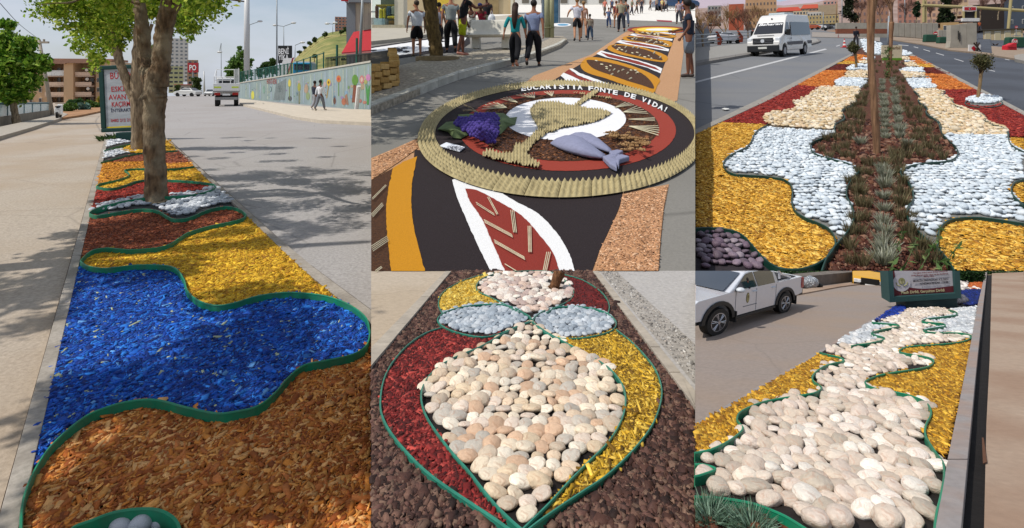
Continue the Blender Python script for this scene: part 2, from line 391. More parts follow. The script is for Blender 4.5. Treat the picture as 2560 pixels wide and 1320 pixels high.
def edging(p,pts,label,Z=.07,t=.007,m=None,k=7,closed=False,z0=-.01,group=None,smooth=True):
    """green plastic lawn edging standing on its edge; pts trace its upper rim"""
    q = catmull(pts,k,closed) if smooth else pts
    P = [gp(p,x,y,Z) for x,y in q];n = len(P);v = [];f = []
    for i,c in enumerate(P):
        a = P[(i - 1) % n] if closed else P[max(i - 1,0)];b = P[(i + 1) % n] if closed else P[min(i + 1,n - 1)]
        d = (b - a);d.z = 0
        if d.length < 1e-9: d = Vector((1,0,0))
        d.normalize();s = Vector((-d.y,d.x,0)) * t / 2;dn = Vector((0,0,z0 - Z));up = Vector((0,0,1)) * t * .9
        v += [c + s,c + s * 1.8 + up * 0,c + s * 0.9 + up,c - s * .9 + up,c - s * 1.8,c - s,c - s + dn,c + s + dn]
    K = 8
    for i in range(n if closed else n - 1):
        j = (i + 1) % n
        for k_ in range(K): f.append((i * K + k_,i * K + (k_ + 1) % K,j * K + (k_ + 1) % K,j * K + k_))
    if not closed: f += [tuple(range(K)),tuple(range((n - 1) * K,n * K))[::-1]]
    o = MB().add(v,f).build('garden_edging',m or mat('edging plastic','12805c',rough=.45,var=.22,scale=6,bump=.05,spec=.4,big=(14,.3,'4a5a4a')),None,smooth=False)
    return tag(o,label,'edging',group)
def kerb(p,outer,inner,name,label,H=.1,stone=1.0,mtl=None,k0=0,group='median kerbs',joint=.012,mx=60):
    """row of kerbstones between two traced lines (each a list of photo points), every stone a part"""
    A = [gp(p,x,y,H) for x,y in outer];B = [gp(p,x,y,H) for x,y in inner]
    def ev(L,d):
        for a,b in zip(L[:-1],L[1:]):
            lo,hi = sorted((a.y,b.y))
            if lo - 1e-6 <= d <= hi + 1e-6:
                t = (d - a.y) / (b.y - a.y) if abs(b.y - a.y) > 1e-9 else 0;return a.lerp(b,t)
        a,b = (L[0],L[1]) if abs(d - L[0].y) < abs(d - L[-1].y) else (L[-2],L[-1])
        return a.lerp(b,(d - a.y) / (b.y - a.y))
    dmin = max(min(A[0].y,A[-1].y),min(B[0].y,B[-1].y)) if False else min(A[0].y,A[-1].y,B[0].y,B[-1].y);dmax = max(A[0].y,A[-1].y,B[0].y,B[-1].y)
    root = thing(name,label,'kerb',gxy(p,(A[0].x + B[0].x) / 2,A[0].y),group=group);ro = Vector(root.location);d = dmin;i = 0
    mtl = mtl or mat('kerb concrete','9c948a',rough=.9,var=.2,scale=40,bump=.3,big=(3,.5,'6f675c'))
    while d < dmax and i < mx:
        st = stone * (1 + .06 * rng.standard_normal());e = min(d + st,dmax)
        if i == mx - 1: e = dmax
        a0,b0,a1,b1 = ev(A,d),ev(B,d),ev(A,e - joint),ev(B,e - joint);dn = Vector((0,0,-H - .03));up = Vector((0,0,.003 * rng.standard_normal() * H / .1))
        vs = [a0 + up,b0 + up,b1 + up,a1 + up];vs += [v + dn for v in vs]
        o = MB().add([v - ro for v in vs],[(0,1,2,3),(7,6,5,4),(0,4,5,1),(1,5,6,2),(2,6,7,3),(3,7,4,0)]).build('kerbstone',mtl,root,bevel=H * .06)
        d = e;i += 1
    if p != 'A': CLIPK.append((p,root))
    a0,b0,a1,b1 = ev(A,dmin),ev(B,dmin),ev(A,dmax),ev(B,dmax);dn = Vector((0,0,-H * .12));vs = [v + dn - ro for v in (a0,b0,b1,a1)]
    return root

# ---------------------------------------------------------------- plants
def leaves(name,centers,radii,n,size,cols,parent,m=None,squash=.8,shell=.5,asp=.6,up=.3):
    C = np.array(centers,float);r = np.array(radii,float);pr = r ** 2;pr /= pr.sum();k = rng.choice(len(C),n,p=pr)
    d = rng.standard_normal((n,3));d /= np.linalg.norm(d,axis=1)[:,None];q = (shell + (1 - shell) * rng.random(n)) * (1 + .13 * rng.standard_normal(n))
    P = C[k] + d * (r[k] * q)[:,None] * np.array([1,1,squash])
    u = rng.standard_normal((n,3));u /= np.linalg.norm(u,axis=1)[:,None];w = rng.standard_normal((n,3));w[:,2] -= up;w -= (w * u).sum(1)[:,None] * u;w /= np.linalg.norm(w,axis=1)[:,None]
    s = size * np.exp(.3 * rng.standard_normal(n));nn = np.cross(u,w)
    V = np.stack([P - u * (s / 2)[:,None],P + w * (s * asp / 2)[:,None] + nn * (s * .08)[:,None],P + u * (s / 2)[:,None],P - w * (s * asp / 2)[:,None] + nn * (s * .08)[:,None]],1)
    Fc = np.arange(n * 4).reshape(n,4);cc = np.repeat(pick(cols,n,.18),4,0)
    return np_mesh(name,V.reshape(-1,3),Fc,m or leafmat('leaf'),cc,parent)
def bark(name='bark',col='6b5a48',col2='b09c80'):
    return mat(name,col,rough=.95,var=.45,scale=7,bump=.8,col2=col2,stretch=(3,3,.6),bdist=.03)
def limb(pts,rads,n=10,wob=.07,k=8):
    q = catmull([tuple(p) + (r,) for p,r in zip(pts,rads)],k);P = [];Rr = []
    for i,v in enumerate(q):
        w = wob * v[3];P.append(Vector((v[0] + w * rng.standard_normal() * .5,v[1],v[2])));Rr.append(v[3] * (1 + wob * rng.standard_normal() * .5))
    mb = MB().tube(P,Rr,n);ctr = [P[i // n] for i in range(len(mb.v))];out = []
    for i,v in enumerate(mb.v):
        v = Vector(v);r_ = v - ctr[i];s_ = max(r_.length,1e-4);q_ = Vector((v.x / s_,v.y / s_,v.z / s_ * .35));out.append(tuple(ctr[i] + r_ * (1 + 1.6 * wob * noise.noise(q_ * 1.3) + 1.2 * wob * noise.noise(q_ * 3.1))))
    mb.v = out;return mb
def bare_tree(name,label,loc,H,r0,seed,cols=('6a4a3c','8a6a55'),spread=.55,depth=5,parent=None,group=None,trunk=.3,nb=3,cat='tree',yawp=None,mt=None):
    rd = random.Random(seed);root = thing(name,label,cat,loc,group=group);tr = MB();br = MB()
    def grow(p,d,L,r,k,mb):
        q = p + d * L * .5 + Vector((rd.uniform(-1,1),rd.uniform(-1,1),0)) * L * .06;e = q + (d + Vector((rd.uniform(-1,1),rd.uniform(-1,1),rd.uniform(-.2,.5))) * .14).normalized() * L * .5
        mb.tube([p,q,e],[r,r * .85,r * .66],6 if k < 2 else 3,cap=False)
        if k >= depth: return
        for i in range(nb + (1 if k > 1 and rd.random() < .5 else 0)):
            a = rd.uniform(0,6.28);s = spread * rd.uniform(.5,1.25);nd = (d + Vector((math.cos(a),math.sin(a),.25)) * s).normalized()
            grow(e if i < 2 else q.lerp(e,rd.random()),nd,L * rd.uniform(.58,.82),r * rd.uniform(.5,.66),k + 1,br)
    grow(Vector((0,0,0)),Vector((0,0,1)),H * trunk,r0,0,tr)
    tr.build('trunk',bark(),root,smooth=True);b = br.build('branches',mt or mat('twig ' + cols[0],cols[0],var=.3,col2=cols[1],scale=3,bump=0),root,recalc=False);return root
def tuft_mesh(name,n,H,Rr,wid,cols,lean=.5,m=None):
    a = rng.random(n) * 6.283;rr = Rr * np.sqrt(rng.random(n)) * .55;B = np.stack([rr * np.cos(a),rr * np.sin(a),np.zeros(n)],1)
    h = H * (.55 + .5 * rng.random(n));ln = lean * (.3 + rng.random(n));D = np.stack([np.cos(a + .5 * rng.standard_normal(n)) * ln,np.sin(a + .5 * rng.standard_normal(n)) * ln,np.ones(n)],1);D /= np.linalg.norm(D,axis=1)[:,None]
    sd_ = rng.standard_normal((n,3));sd_[:,2] *= .2;sd_ -= (sd_ * D).sum(1)[:,None] * D;sd_ /= np.linalg.norm(sd_,axis=1)[:,None]
    T = B + D * h[:,None];T[:,:2] += D[:,:2] * (h * .25)[:,None];Mi = B + D * (h * .55)[:,None];w = wid * (.6 + .8 * rng.random(n))[:,None]
    V = np.stack([B - sd_ * w * .4,B + sd_ * w * .4,Mi + sd_ * w,T + sd_ * w * .15,T - sd_ * w * .15,Mi - sd_ * w],1)
    Fc = (np.array([(0,1,2,5),(5,2,3,4)])[None] + (np.arange(n) * 6)[:,None,None]).reshape(-1,4)
    o = np_mesh(name,V.reshape(-1,3),Fc,m or leafmat('leaf'),np.repeat(pick(cols,n,.15),6,0));me = o.data;bpy.data.objects.remove(o);return me

# ---------------------------------------------------------------- people
def skinned(name,verts,edges,root,m,parent,sub=1):
    me = bpy.data.meshes.new(name);bm = bmesh.new();ly = bm.verts.layers.skin.verify();bv = []
    for i,(p,r) in enumerate(verts):
        v = bm.verts.new(p);v[ly].radius = r if hasattr(r,'__len__') else (r,r);v[ly].use_root = (i == root);bv.append(v)
    for a,b in edges: bm.edges.new((bv[a],bv[b]))
    bm.to_mesh(me);bm.free();o = put(name,me,m,parent)
    s = o.modifiers.new('skin','SKIN');s.use_smooth_shade = True;s.branch_smoothing = .6
    u = o.modifiers.new('sub','SUBSURF');u.levels = sub;u.render_levels = sub;return o
def cloth(col): return mat('cloth ' + str(col),col,rough=.9,var=.12,scale=9,bump=.25,bdist=.02)
def person(label,loc,yaw=0,H=1.75,legs=((12,5),(-14,12)),arms=((-12,8,15),(14,8,20)),lean=2,shirt='c8c8c8',pants='1c1c22',skin='8a5a40',hair='1c1410',sleeve=.5,plen=1.0,shoes='201c1c',longhair=0,cap=None,girth=1.0,group=None,sit=False,fingers=True,face=0):
    root = thing('person',label,'person',loc,yaw,group=group);s = H / 1.75;root.scale = (s,s,s)
    sm = mat('skin ' + skin,skin,rough=.6,var=.1,scale=12,bump=0);g = girth
    dr = Vector((0,math.sin(R(lean)),math.cos(R(lean))));pel = Vector((0,0,.95))
    J = {};low = 9
    for i,sx in ((0,-1),(1,1)):
        t,k = R(legs[i][0]),R(legs[i][1]);hp = Vector((sx * .095,0,.92));kn = hp + .44 * Vector((sx * .02,math.sin(t),-math.cos(t)));an = kn + .42 * Vector((0,math.sin(t - k),-math.cos(t - k)))
        heel = max(-.3,min(.9,k - t if k - t > 0 else 0));toe = an + Vector((sx * .02,.17 * math.cos(heel),-.045 - .17 * math.sin(heel) * .7))
        J[i] = (hp,kn,an,toe);low = min(low,an.z - .07,toe.z - .025)
    off = Vector((0,0,-low)) if not sit else Vector((0,0,0));pel = pel + off
    for i in (0,1): J[i] = tuple(v + off for v in J[i])
    wa,ch,nb,nk = pel + dr * .14,pel + dr * .36,pel + dr * .50,pel + dr * .57
    fx = Vector((math.sin(R(face)) * .04,math.cos(R(face)) * .04,0))
    h1,h2,h3 = nk + dr * .065 + fx * .6,nk + dr * .135 + fx * .5,nk + dr * .17
    A = {}
    for i,sx in ((0,-1),(1,1)):
        a,b,e = (R(v) for v in arms[i]);sh = ch + dr * .085 + Vector((sx * .18 * g,0,0));d = Vector((sx * math.sin(b),math.sin(a) * math.cos(b),-math.cos(a) * math.cos(b)))
        el = sh + .29 * d;d2 = Vector((sx * math.sin(b) * .3,math.sin(a + e),-math.cos(a + e))).normalized();wr = el + .25 * d2;A[i] = (sh,el,wr,wr + .07 * d2,d2)
    # body: one continuous skin
    V = [(pel,(.13 * g,.1 * g)),(wa,(.12 * g,.09 * g)),(ch,(.14 * g,.1 * g)),(nb,(.08,.07)),(nk,.052),(h1,(.07,.078)),(h2,(.078,.092)),(h3,(.06,.068))]
    E = [(0,1),(1,2),(2,3),(3,4),(4,5),(5,6),(6,7)]
    nose = h1 + dr * .03 + Vector((math.sin(R(face)),math.cos(R(face)),0)) * .105;V.append((nose,.014));E.append((5,8))
    for i in (0,1):
        hp,kn,an,toe = J[i];n = len(V);V += [(hp,.092 * g),(hp.lerp(kn,.5),.078 * g),(kn,.056),(kn.lerp(an,.35),.055),(an,.036),(toe,.03)];E += [(0,n),(n,n + 1),(n + 1,n + 2),(n + 2,n + 3),(n + 3,n + 4),(n + 4,n + 5)]
        sh,el,wr,pa,d2 = A[i];sx = (-1,1)[i];n = len(V);V += [(sh,.056),(sh.lerp(el,.5),.048),(el,.038),(wr,.026),(pa,(.036,.02))];E += [(2,n),(n,n + 1),(n + 1,n + 2),(n + 2,n + 3),(n + 3,n + 4)]
        if fingers:
            sd2 = d2.cross(Vector((1,0,0))).normalized();q = n + 4
            for f,(o_,ln) in enumerate(((-.027,.055),(-.009,.068),(.009,.064),(.026,.05))):
                k = len(V);b0 = pa + sd2 * o_ + d2 * .03;V += [(b0,.009),(b0 + d2 * ln * .6,.0085),(b0 + (d2 * .7 + Vector((-sx * .5,0,0))) * ln * .9,.007)];E += [(q,k),(k,k + 1),(k + 1,k + 2)]
            k = len(V);b0 = wr.lerp(pa,.4) + sd2 * .03;V += [(b0 + sd2 * .012,.011),(b0 + sd2 * .025 + d2 * .045,.009)];E += [(q - 1,k),(k,k + 1)]
    skinned('body',V,E,0,sm,root)
    # shirt
    V = [(pel + dr * -.05,(.17 * g,.135 * g)),(wa,(.165 * g,.13 * g)),(ch,(.175 * g,.135 * g)),(nb,(.095,.085))];E = [(0,1),(1,2),(2,3)]
    for i in (0,1):
        sh,el,wr,pa,d2 = A[i];n = len(V);V += [(sh,.07 * (g * .5 + .5))];E += [(2,n)]
        if sleeve > 0: V += [(sh.lerp(el,min(1,sleeve)),.062 if sleeve < 1 else .052)];E += [(n,n + 1)]
        if sleeve > 1: V += [(el.lerp(wr,min(1,sleeve - 1)),.038)];E += [(n + 1,n + 2)]
    skinned('shirt',V,E,1,cloth(shirt),root)
    V = [(pel + Vector((0,0,.04)),(.15 * g,.125 * g)),(pel,(.155 * g,.13 * g))];E = [(0,1)]
    for i in (0,1):
        hp,kn,an,toe = J[i];n = len(V);wd = .1 if plen >= .9 else .112
        if plen >= .9: V += [(hp,.125 * g),(hp.lerp(kn,.5),.115 * g),(kn,.09),(an + Vector((0,0,.03)),.07)];E += [(1,n),(n,n + 1),(n + 1,n + 2),(n + 2,n + 3)]
        else: V += [(hp,.115 * g),(hp.lerp(kn,.5),.108 * g),(hp.lerp(kn,min(1,plen * 2)),.1 * g)];E += [(1,n),(n,n + 1),(n + 1,n + 2)]
        hp,kn,an,toe = J[i]
    skinned('trousers' if plen >= .9 else 'shorts',V,E,1,cloth(pants),root)
    for i in (0,1):
        hp,kn,an,toe = J[i];hl = an + (an - toe).normalized() * .04;hl.z = an.z - .03
        skinned('shoe',[(hl,.042),(an.lerp(toe,.4) + Vector((0,0,-.012)),.045),(toe,.036)],[(0,1),(1,2)],1,mat('shoe ' + shoes,shoes,rough=.6),root)
    back = -Vector((math.sin(R(face)),math.cos(R(face)),0));hm_ = mat('hair ' + hair,hair,rough=.7,var=.3,scale=40,bump=.3);hc = h2 + back * .018 + dr * .022
    hb_ = MB().ball(tuple(hc),(.088,.1,.098),14,9)
    if longhair: hb_.tube([h2 + back * .05,h1 + back * .085 - dr * .1,h1 + back * .11 - dr * (.12 + longhair * .5),h1 + back * .1 - dr * (.12 + longhair)],[.085,.085,.075,.03],10)
    hb_.build('hair',hm_,root,smooth=True)
    if cap: MB().ball(tuple(hc + dr * .02),(.096,.108,.09),14,9).ball(tuple(h2 + dr * .03 - back * .1),(.06,.09,.012),10,5).build('cap',cloth(cap),root,smooth=True)
    return root
# ================================================================ SITE A: planted median on the avenue (left)
CHIP = {'orange': ['c07830','b06a28','d0924c','9c541e','b86c34','ce9a60','8a4618'],'blue': ['0a45a0','08368a','1058b4','05266a','0b4caa','2472c8','072e78'] * 9 + ['5a90c8','a8b090'],
        'yellow': ['c89a1c','b58512','dcb22e','9c6c10','caa028'],'brown': ['8a4426','74351c','a05a38','5c2a16'],'red': ['942a1c','7c2014','ac3a28','641810'],
        'amber': ['c8841c','b27014','d89a34','9a5c10']}
Zs = .035
base = MB();g0 = gxy('Z',-1500,-80);
base.add([gxy('Z',-1500,-60),gxy('Z',1500,-60),gxy('Z',1500,1500),gxy('Z',-1500,1500)],[(0,1,2,3)])
tag(base.build('ground',mat('far ground','8f8570',var=.25,scale=.2,big=(.02,.6,'6d7050'))),kind='structure')
roadL = mat('avenue asphalt pale','a89c8e',rough=.93,var=.24,scale=38,bump=.6,big=(.5,.55,'9c8870'),bdist=.01,crack=(.42,.009,.3))
roadR = mat('avenue asphalt','9c9896',rough=.93,var=.24,scale=38,bump=.6,big=(.4,.45,'928b86'),bdist=.01,crack=(.35,.009,.35))
sheet('A','road',[(-900,1500),(-900,248),(285,248),(262,345),(5,1258),(-60,1500)],0,roadL,kind='structure')
sheet('A','road',[(285,248),(262,343),(420,346),(620,526),(747,640),(928,774),(928,238),(500,236)],0,roadR,kind='structure')
sheet('A','planting_soil',[(262,345),(420,345),(930,780),(930,1500),(-60,1500),(5,1258)],-.004,mat('median soil','4a3420',var=.3,scale=20,bump=.3),kind='structure')
dustm = mat('roadside dust','ab9c88',rough=.97,var=.2,scale=30,bump=.3,big=(2,.5,'a08c76'))
kerb('A',[(-55,1480),(5,1258),(180,640),(262,345)],[(5,1500),(62,1258),(196,666),(270,350)],'kerb','pale grey kerb of flush stones along the left side of the blue and orange chip median',H=.05,stone=1.25,joint=.012)
kerb('A',[(927.5,774),(747,640),(620,526),(419,347)],[(927.5,812),(793,707),(615,537),(410,346)],'kerb','pale grey kerb of flush stones between the yellow chips and the shaded avenue',H=.05,stone=1.25)
c1 = zz('a4',(103,1400),(103,1300),(108,1220),(130,1130),(180,1020),(260,910),(400,790),(520,735),(640,705),(760,700),(900,735),(1050,765),(1150,755),(1250,730),(1330,670),(1400,590),(1480,530),(1600,505),(1720,475),(1780,430),(1795,370))
c2 = zz('a4',(1795,370),(1775,300),(1700,240),(1600,200),(1500,183),(1380,178),(1250,195),(1130,230),(1040,240),(960,215),(910,170),(890,110),(850,60),(780,45),(650,45),(520,60),(430,50),(390,25))
c3 = zz('a3',(2,1150),(60,1090),(130,1050),(250,1035),(420,1050),(560,1045),(700,1030),(800,1000),(880,950),(960,900),(1080,860),(1200,830),(1350,800),(1450,770),(1482,735))
c4 = zz('a3',(1482,735),(1440,700),(1380,675),(1300,665),(1200,680),(1100,710),(1000,755),(920,775),(830,775),(760,740),(700,705),(620,690),(520,690),(400,705),(260,730),(150,745),(85,730))
c5 = zz('a3',(85,730),(90,712),(150,680),(250,650),(400,615),(560,590),(700,580),(850,572),(950,565),(1050,550),(1150,525),(1212,490))
c6 = zz('a3',(1212,490),(1190,465),(1130,455),(1000,440),(850,430),(720,425),(600,425),(500,440),(400,475),(300,500),(210,500),(145,485))
c7 = zz('a3',(145,485),(180,460),(300,435),(400,405),(440,380),(420,355),(395,340),(440,330),(560,325),(760,330),(900,320),(1020,305))
c8 = zz('a3',(185,270),(300,240),(420,210),(560,185),(700,178),(870,165))
c9 = zz('a3',(215,165),(330,130),(450,108),(600,98),(740,92))
cs = zz('a4',(330,1400),(350,1325),(450,1283),(550,1247),(660,1230),(760,1232),(830,1262),(868,1310),(880,1400))
cm_ = lambda c: catmull(c,5)
small = cm_(cs)
chips('A','orange_wood_chips',cm_(c1) + [(928,860),(928,1380),(60,1380)],'orange wood chips filling the nearest lobe of the left median',CHIP['orange'],L=.029,asp=.25,zb=Zs,base='4a2208',holes=[small],cover=3.0)
chips('A','blue_wood_chips',cm_(c1)[5:] + cm_(c2) + [(196,666),(126,949),(85,1130),(60,1258),(50,1320)],'bright blue wood chips between two green edging curves on the left median',CHIP['blue'],L=.027,asp=.26,zb=Zs,base='041c4a',cover=2.8)
xs = chips('A','yellow_wood_chips',cm_(c2) + cm_(c3) + [(615,537),(793,707),(915,798)],'large lobe of yellow wood chips beyond the blue chips',CHIP['yellow'],L=.03,asp=.24,zb=Zs,base='4a3206',cover=3.2)
chips('A','brown_wood_chips',cm_(c3) + cm_(c4) + [(222,545)],'reddish brown wood chips in front of the speckled pebbles by the big trunk',CHIP['brown'],L=.03,asp=.24,zb=Zs,base='2a120a',cover=3)
chips('A','red_wood_chips',cm_(c5) + cm_(c6),'dark red wood chips just behind the speckled pebbles on the left median',CHIP['red'],L=.032,zb=Zs,base='2c0c06',cover=3)
chips('A','yellow_wood_chips',cm_(c6) + cm_(c7) + [(515,447)],'narrow hooked lobe of yellow wood chips behind the main trunk',CHIP['yellow'],L=.04,zb=Zs,base='4a3206',cover=2.8)
chips('A','amber_wood_chips',cm_(c7) + [(480,405),(430,409),(370,404),(255,406)],'amber wood chips beyond the hooked yellow lobe',CHIP['amber'],L=.04,zb=Zs,base='4a2a08',cover=2.8)
chips('A','brown_wood_chips',zz('a3',(560,188),(870,165),(1000,268),(760,285),(570,262),(300,262),(188,272),(420,213)),'dark brown wood chips far up the left median',CHIP['brown'],L=.04,zb=Zs,base='2a120a',cover=2.8)
chips('A','yellow_wood_chips',zz('a3',(370,160),(450,112),(600,100),(750,92),(780,60),(865,160),(560,185),(400,175)),'farthest patch of yellow wood chips on the left median',CHIP['yellow'],L=.04,zb=Zs,base='4a3206',cover=2.8)
pebbles('A',zz('a3',(218,178),(370,160),(400,175),(560,180),(420,205),(300,235),(190,265)),lambda y: 6,['c8ccd2','aab0b8','dddddd'],'pale grey pebbles far up the left median left of the trunks','pebbles',nmax=0,kind='grey pebble',zb=Zs)
pebbles('A',zz('a3',(238,82),(345,72),(470,98),(450,105),(330,126),(220,158)),lambda y: 5,['d8dade','b8bcc4'],'farthest patch of white pebbles below the poster case','pebbles',nmax=0,kind='grey pebble',zb=Zs)
trunk_hole = [(362,490),(425,490),(428,512),(395,520),(358,512)]
pebbles('A',cm_(c4) + cm_(c5) + [(560,488)],lambda y: 12 * (y - 215) / 290,['c0c4ca','b0b6be','d0d4da','a2a8b0','dcdee2'],'bed of speckled grey pebbles round the foot of the main tree','pebble bed',rows=.5,thick=.42,nmax=300,kind='grey_pebble',veins='5a6068',zb=Zs,base='3a3c3e',holes=[trunk_hole],sub=2,lump=.12)
for c,w in ((c1,'between orange and blue chips'),(c2,'between blue and yellow chips'),(c3,'between yellow and brown chips'),(c4,'in front of the speckled pebbles'),(c5,'behind the speckled pebbles'),(c6,'between red chips and the hooked yellow lobe'),(c7,'round the far side of the hooked yellow lobe'),(c8,'in front of the far grey pebbles'),(c9,'beside the farthest yellow chips'),(cs,'round the round granite stones at the bottom')):
    edging('A',c,'green plastic lawn edging ' + w,Z=Zs + .05,t=.006,group='green edging of the left median')
sheet('A','bed_base',small,Zs * .6,mat('bed base black','0c0c0c',var=.3),kind='structure')
bt = thing('granite_stone_row','row of round speckled granite stones inside the green loop at the bottom left','stones',gp('A',360,1310,Zs))
gm = mat('speckled granite','8f959c',rough=.7,var=.5,scale=55,bump=.1,col2='dfe3e8')
sv = stone_meshes('granite',3,lump=.06)
for i,(x,y,r) in enumerate(((503,1312,26),(585,1312,47),(683,1306,50),(768,1302,34),(826,1314,29),(630,1375,50),(735,1372,45))):
    px,py = zz('a4',(x,y))[0];d = dep('A',py + r * .5);q = at(px,py,d);rr = r * .5153 * d / F
    o = put('stone',sv[i],gm,bt,Vector(q) - Vector(bt.location),(0,0,i * 1.3),(rr,rr * 1.15,rr * .95))

# ---- trees of the median
bk = bark()
def px_limb(pts,d,n=12,wob=.05):
    """pts: (x, y, width) traced at distance d; each may carry its own distance as a fourth value"""
    P = [at(t[0],t[1],t[3] if len(t) > 3 else d) for t in pts];Rr = [t[2] * .5 * (t[3] if len(t) > 3 else d) / F for t in pts];return P,Rr
def px_tree(name,label,base_px,trunk,limbs,crown,d,leafcols,nleaf,lsize,group=None,barkm=None,cat='tree',shell=.35,n=12):
    bp = at(*base_px,d);root = thing(name,label,cat,bp,group=group)
    def mk(nm,pts,nn):
        P,Rr = px_limb(pts,d);return limb([p - bp for p in P],Rr,nn).build(nm,barkm or bk,root,smooth=True)
    mk('trunk',trunk,n)
    for l in limbs: mk('limb',l,9)
    if crown:
        cc = [];rr = []
        for c in crown:
            dd = c[3] if len(c) > 3 else d;cc.append(at(c[0],c[1],dd) - bp);rr.append(c[2] * dd / F)
        leaves('crown',cc,rr,nleaf,lsize,leafcols,root,shell=shell)
    return root
LG = ['98b434','84a42c','aec248','6c8c24','bcc850','5c7c20']
dA1 = dep('A',506)
def shade_targets(pts,h0,h1,r0,r1):
    out = []
    for x,y in pts:
        g = gp('A',x,y);H = rng.uniform(h0,h1);t = H / math.tan(SUN_EL);q = g + Vector((math.sin(SUN_AZ) * t,math.cos(SUN_AZ) * t,H))
        out.append((CX + q.x / q.y * F,CY - q.z / q.y * F,rng.uniform(r0,r1) * 8.2 / q.y,q.y))
    return out
crA = [(rng.uniform(120,640),rng.uniform(-260,20),rng.uniform(38,75),rng.uniform(6.6,10.5)) for _ in range(46)] + \
      [(165,60,32),(150,15,35),(205,95,42,8.8),(245,130,34,9.4),(225,60,45),(185,25,50),(260,40,48,9.6),(300,20,50,9.6),(140,30,20),(235,170,20,9.8),(270,110,26,10),(460,70,34,9.2),(480,20,44,9),(430,50,30,9.5),(510,20,28),(545,5,20),(300,60,30,10),(200,118,24,9),(472,95,14,9),(590,-8,16),(240,90,50,9.6)]
main = px_tree('plane_tree','large tree with pale patchy bark and leaning fork at the pebble bed',(392,508),
    [(392,514,68),(392,500,55),(390,450,50),(386,380,48),(384,300,47),(386,245,53),(393,205,52),(402,160,44),(407,110,42),(413,60,41),(424,10,42),(440,-60,36),(455,-150,26)],
    [[(380,215,34),(368,180,36,dA1 + .2),(362,140,32,dA1 + .3),(358,90,32,dA1 + .3),(352,40,30,dA1 + .3),(345,-20,26,dA1 + .3),(330,-120,18,dA1)],
     [(440,-30,22),(490,-30,14,7.6),(560,-6,7,7.4),(610,4,3,7.3)],[(425,40,20),(446,8,20),(480,-40,16)],[(350,10,10),(250,-20,8),(180,5,5,7.8),(130,8,2.5,7.6),(98,13,1.5,7.6)]],
    crA + shade_targets([(rng.uniform(440,915),rng.uniform(335,600)) for _ in range(52)],4.3,6.2,34,52),dA1,LG,34000,.058,barkm=mat('plane bark','48382a',rough=.95,var=.35,scale=9,bump=.9,col2='876c50',stretch=(2.2,2.2,.7),bdist=.05,big=(4,.8,'9a8c74')),n=18)
# broken stub and dark hollow of the trunk
px = lambda x,y,d=dA1: at(x,y,d)
stub = MB().tube([px(372,235,dA1 - .05) - main.location,px(356,243,dA1 - .15) - main.location,px(348,252,dA1 - .22) - main.location],[.06,.035,.012],8).build('broken_stub',bk,main,smooth=True)
px_tree('plane_tree','second tree behind the main trunk with a limb arching left over the poster',(345,378),
    [(345,381,33),(345,360,29),(344,300,29),(342,240,31),(344,205,32),(350,150,34),(352,90,32),(354,20,30),(350,-60,26)],
    [[(334,250,20),(318,205,22),(303,165,20),(291,125,22),(280,85,20),(268,45,18),(256,5,15),(240,-60,12)],[(283,100,12),(277,70,9),(300,30,6)],[(350,190,12),(362,120,10),(380,60,8)]],
    [(250,60,50),(290,110,26),(330,30,50),(380,20,40),(470,60,40),(245,150,22),(310,80,30),(455,30,36),(390,120,16)],dep('A',379),LG,5500,.085)
# neighbouring street tree left of the view; its branches throw the dapples on the chips
tl = thing('street_tree','leafy street tree standing just left of the avenue view','tree',gxy('A',-6.3,4.6));tl['label'] = 'leafy street tree standing just outside the left edge of the view'
limb([Vector((0,0,0)),Vector((.1,0,2)),Vector((.5,.1,4)),Vector((1.2,.1,6))],[.2,.16,.12,.06],10).build('trunk',bk,tl,smooth=True)
cc = [(rng.uniform(-1.2,1.0),rng.uniform(-2.2,3.4),rng.uniform(3.4,5.2)) for _ in range(26)]
for c in cc[::4]: limb([Vector((.5,0,3)),Vector(c) * .6 + Vector((.2,0,1.5)),Vector(c)],[.06,.04,.02],5).build('limb',bk,tl)
for x,y in [(rng.uniform(130,900),rng.uniform(680,1330)) for _ in range(36)] + [(rng.uniform(220,560),rng.uniform(560,640)) for _ in range(3)]:
    if (x < 330 and 1050 < y < 1330) or (560 < x < 700 and 600 < y < 700) or inpoly([x],[y],[(180,700),(420,720),(560,960),(300,990),(150,960)])[0]: continue
    g = gp('A',x,y);H = rng.uniform(3.4,4.6);t = H / math.tan(SUN_EL);cc.append(tuple(g + Vector((math.sin(SUN_AZ) * t,math.cos(SUN_AZ) * t,H)) - Vector(tl.location)))
leaves('crown',cc,[rng.uniform(.24,.46) for _ in cc],26000,.09,LG,tl,shell=.2)

# ---- poster case
dS = dep('A',350)
pc = thing('poster_case','dark green street poster case with a white advert behind the two trunks','billboard',at(320,352,dS),rot=(0,R(-2.6),0))
u = dS / F;gm_ = mat('case green','0f3a36',rough=.45,var=.15,scale=4,bump=0)
wS,hT,hB = 122 * u,190 * u,24 * u
for nm,c,d_ in (('frame',(0,0,hT - 5 * u),(wS,.2,10 * u)),('frame',(0,0,hB + 5 * u),(wS,.2,10 * u)),('frame',(-wS / 2 + 6 * u,0,(hT + hB) / 2),(12 * u,.198,hT - hB - 20 * u)),('frame',(wS / 2 - 6 * u,0,(hT + hB) / 2),(12 * u,.198,hT - hB - 20 * u))):
    MB().box(c,d_).build(nm,gm_,pc,bevel=.02)
MB().box((8 * u,0,hB / 2 - .02),(wS * .5,.3,hB)).build('plinth',gm_,pc,bevel=.02)
MB().box((0,0,(hT + hB) / 2),(wS - 22 * u,.12,hT - hB - 18 * u)).build('poster',mat('poster print','98a0a8',rough=.35,var=.25,scale=1.4,col2='bec4ca',bump=0,stretch=(.6,1,3)),pc)
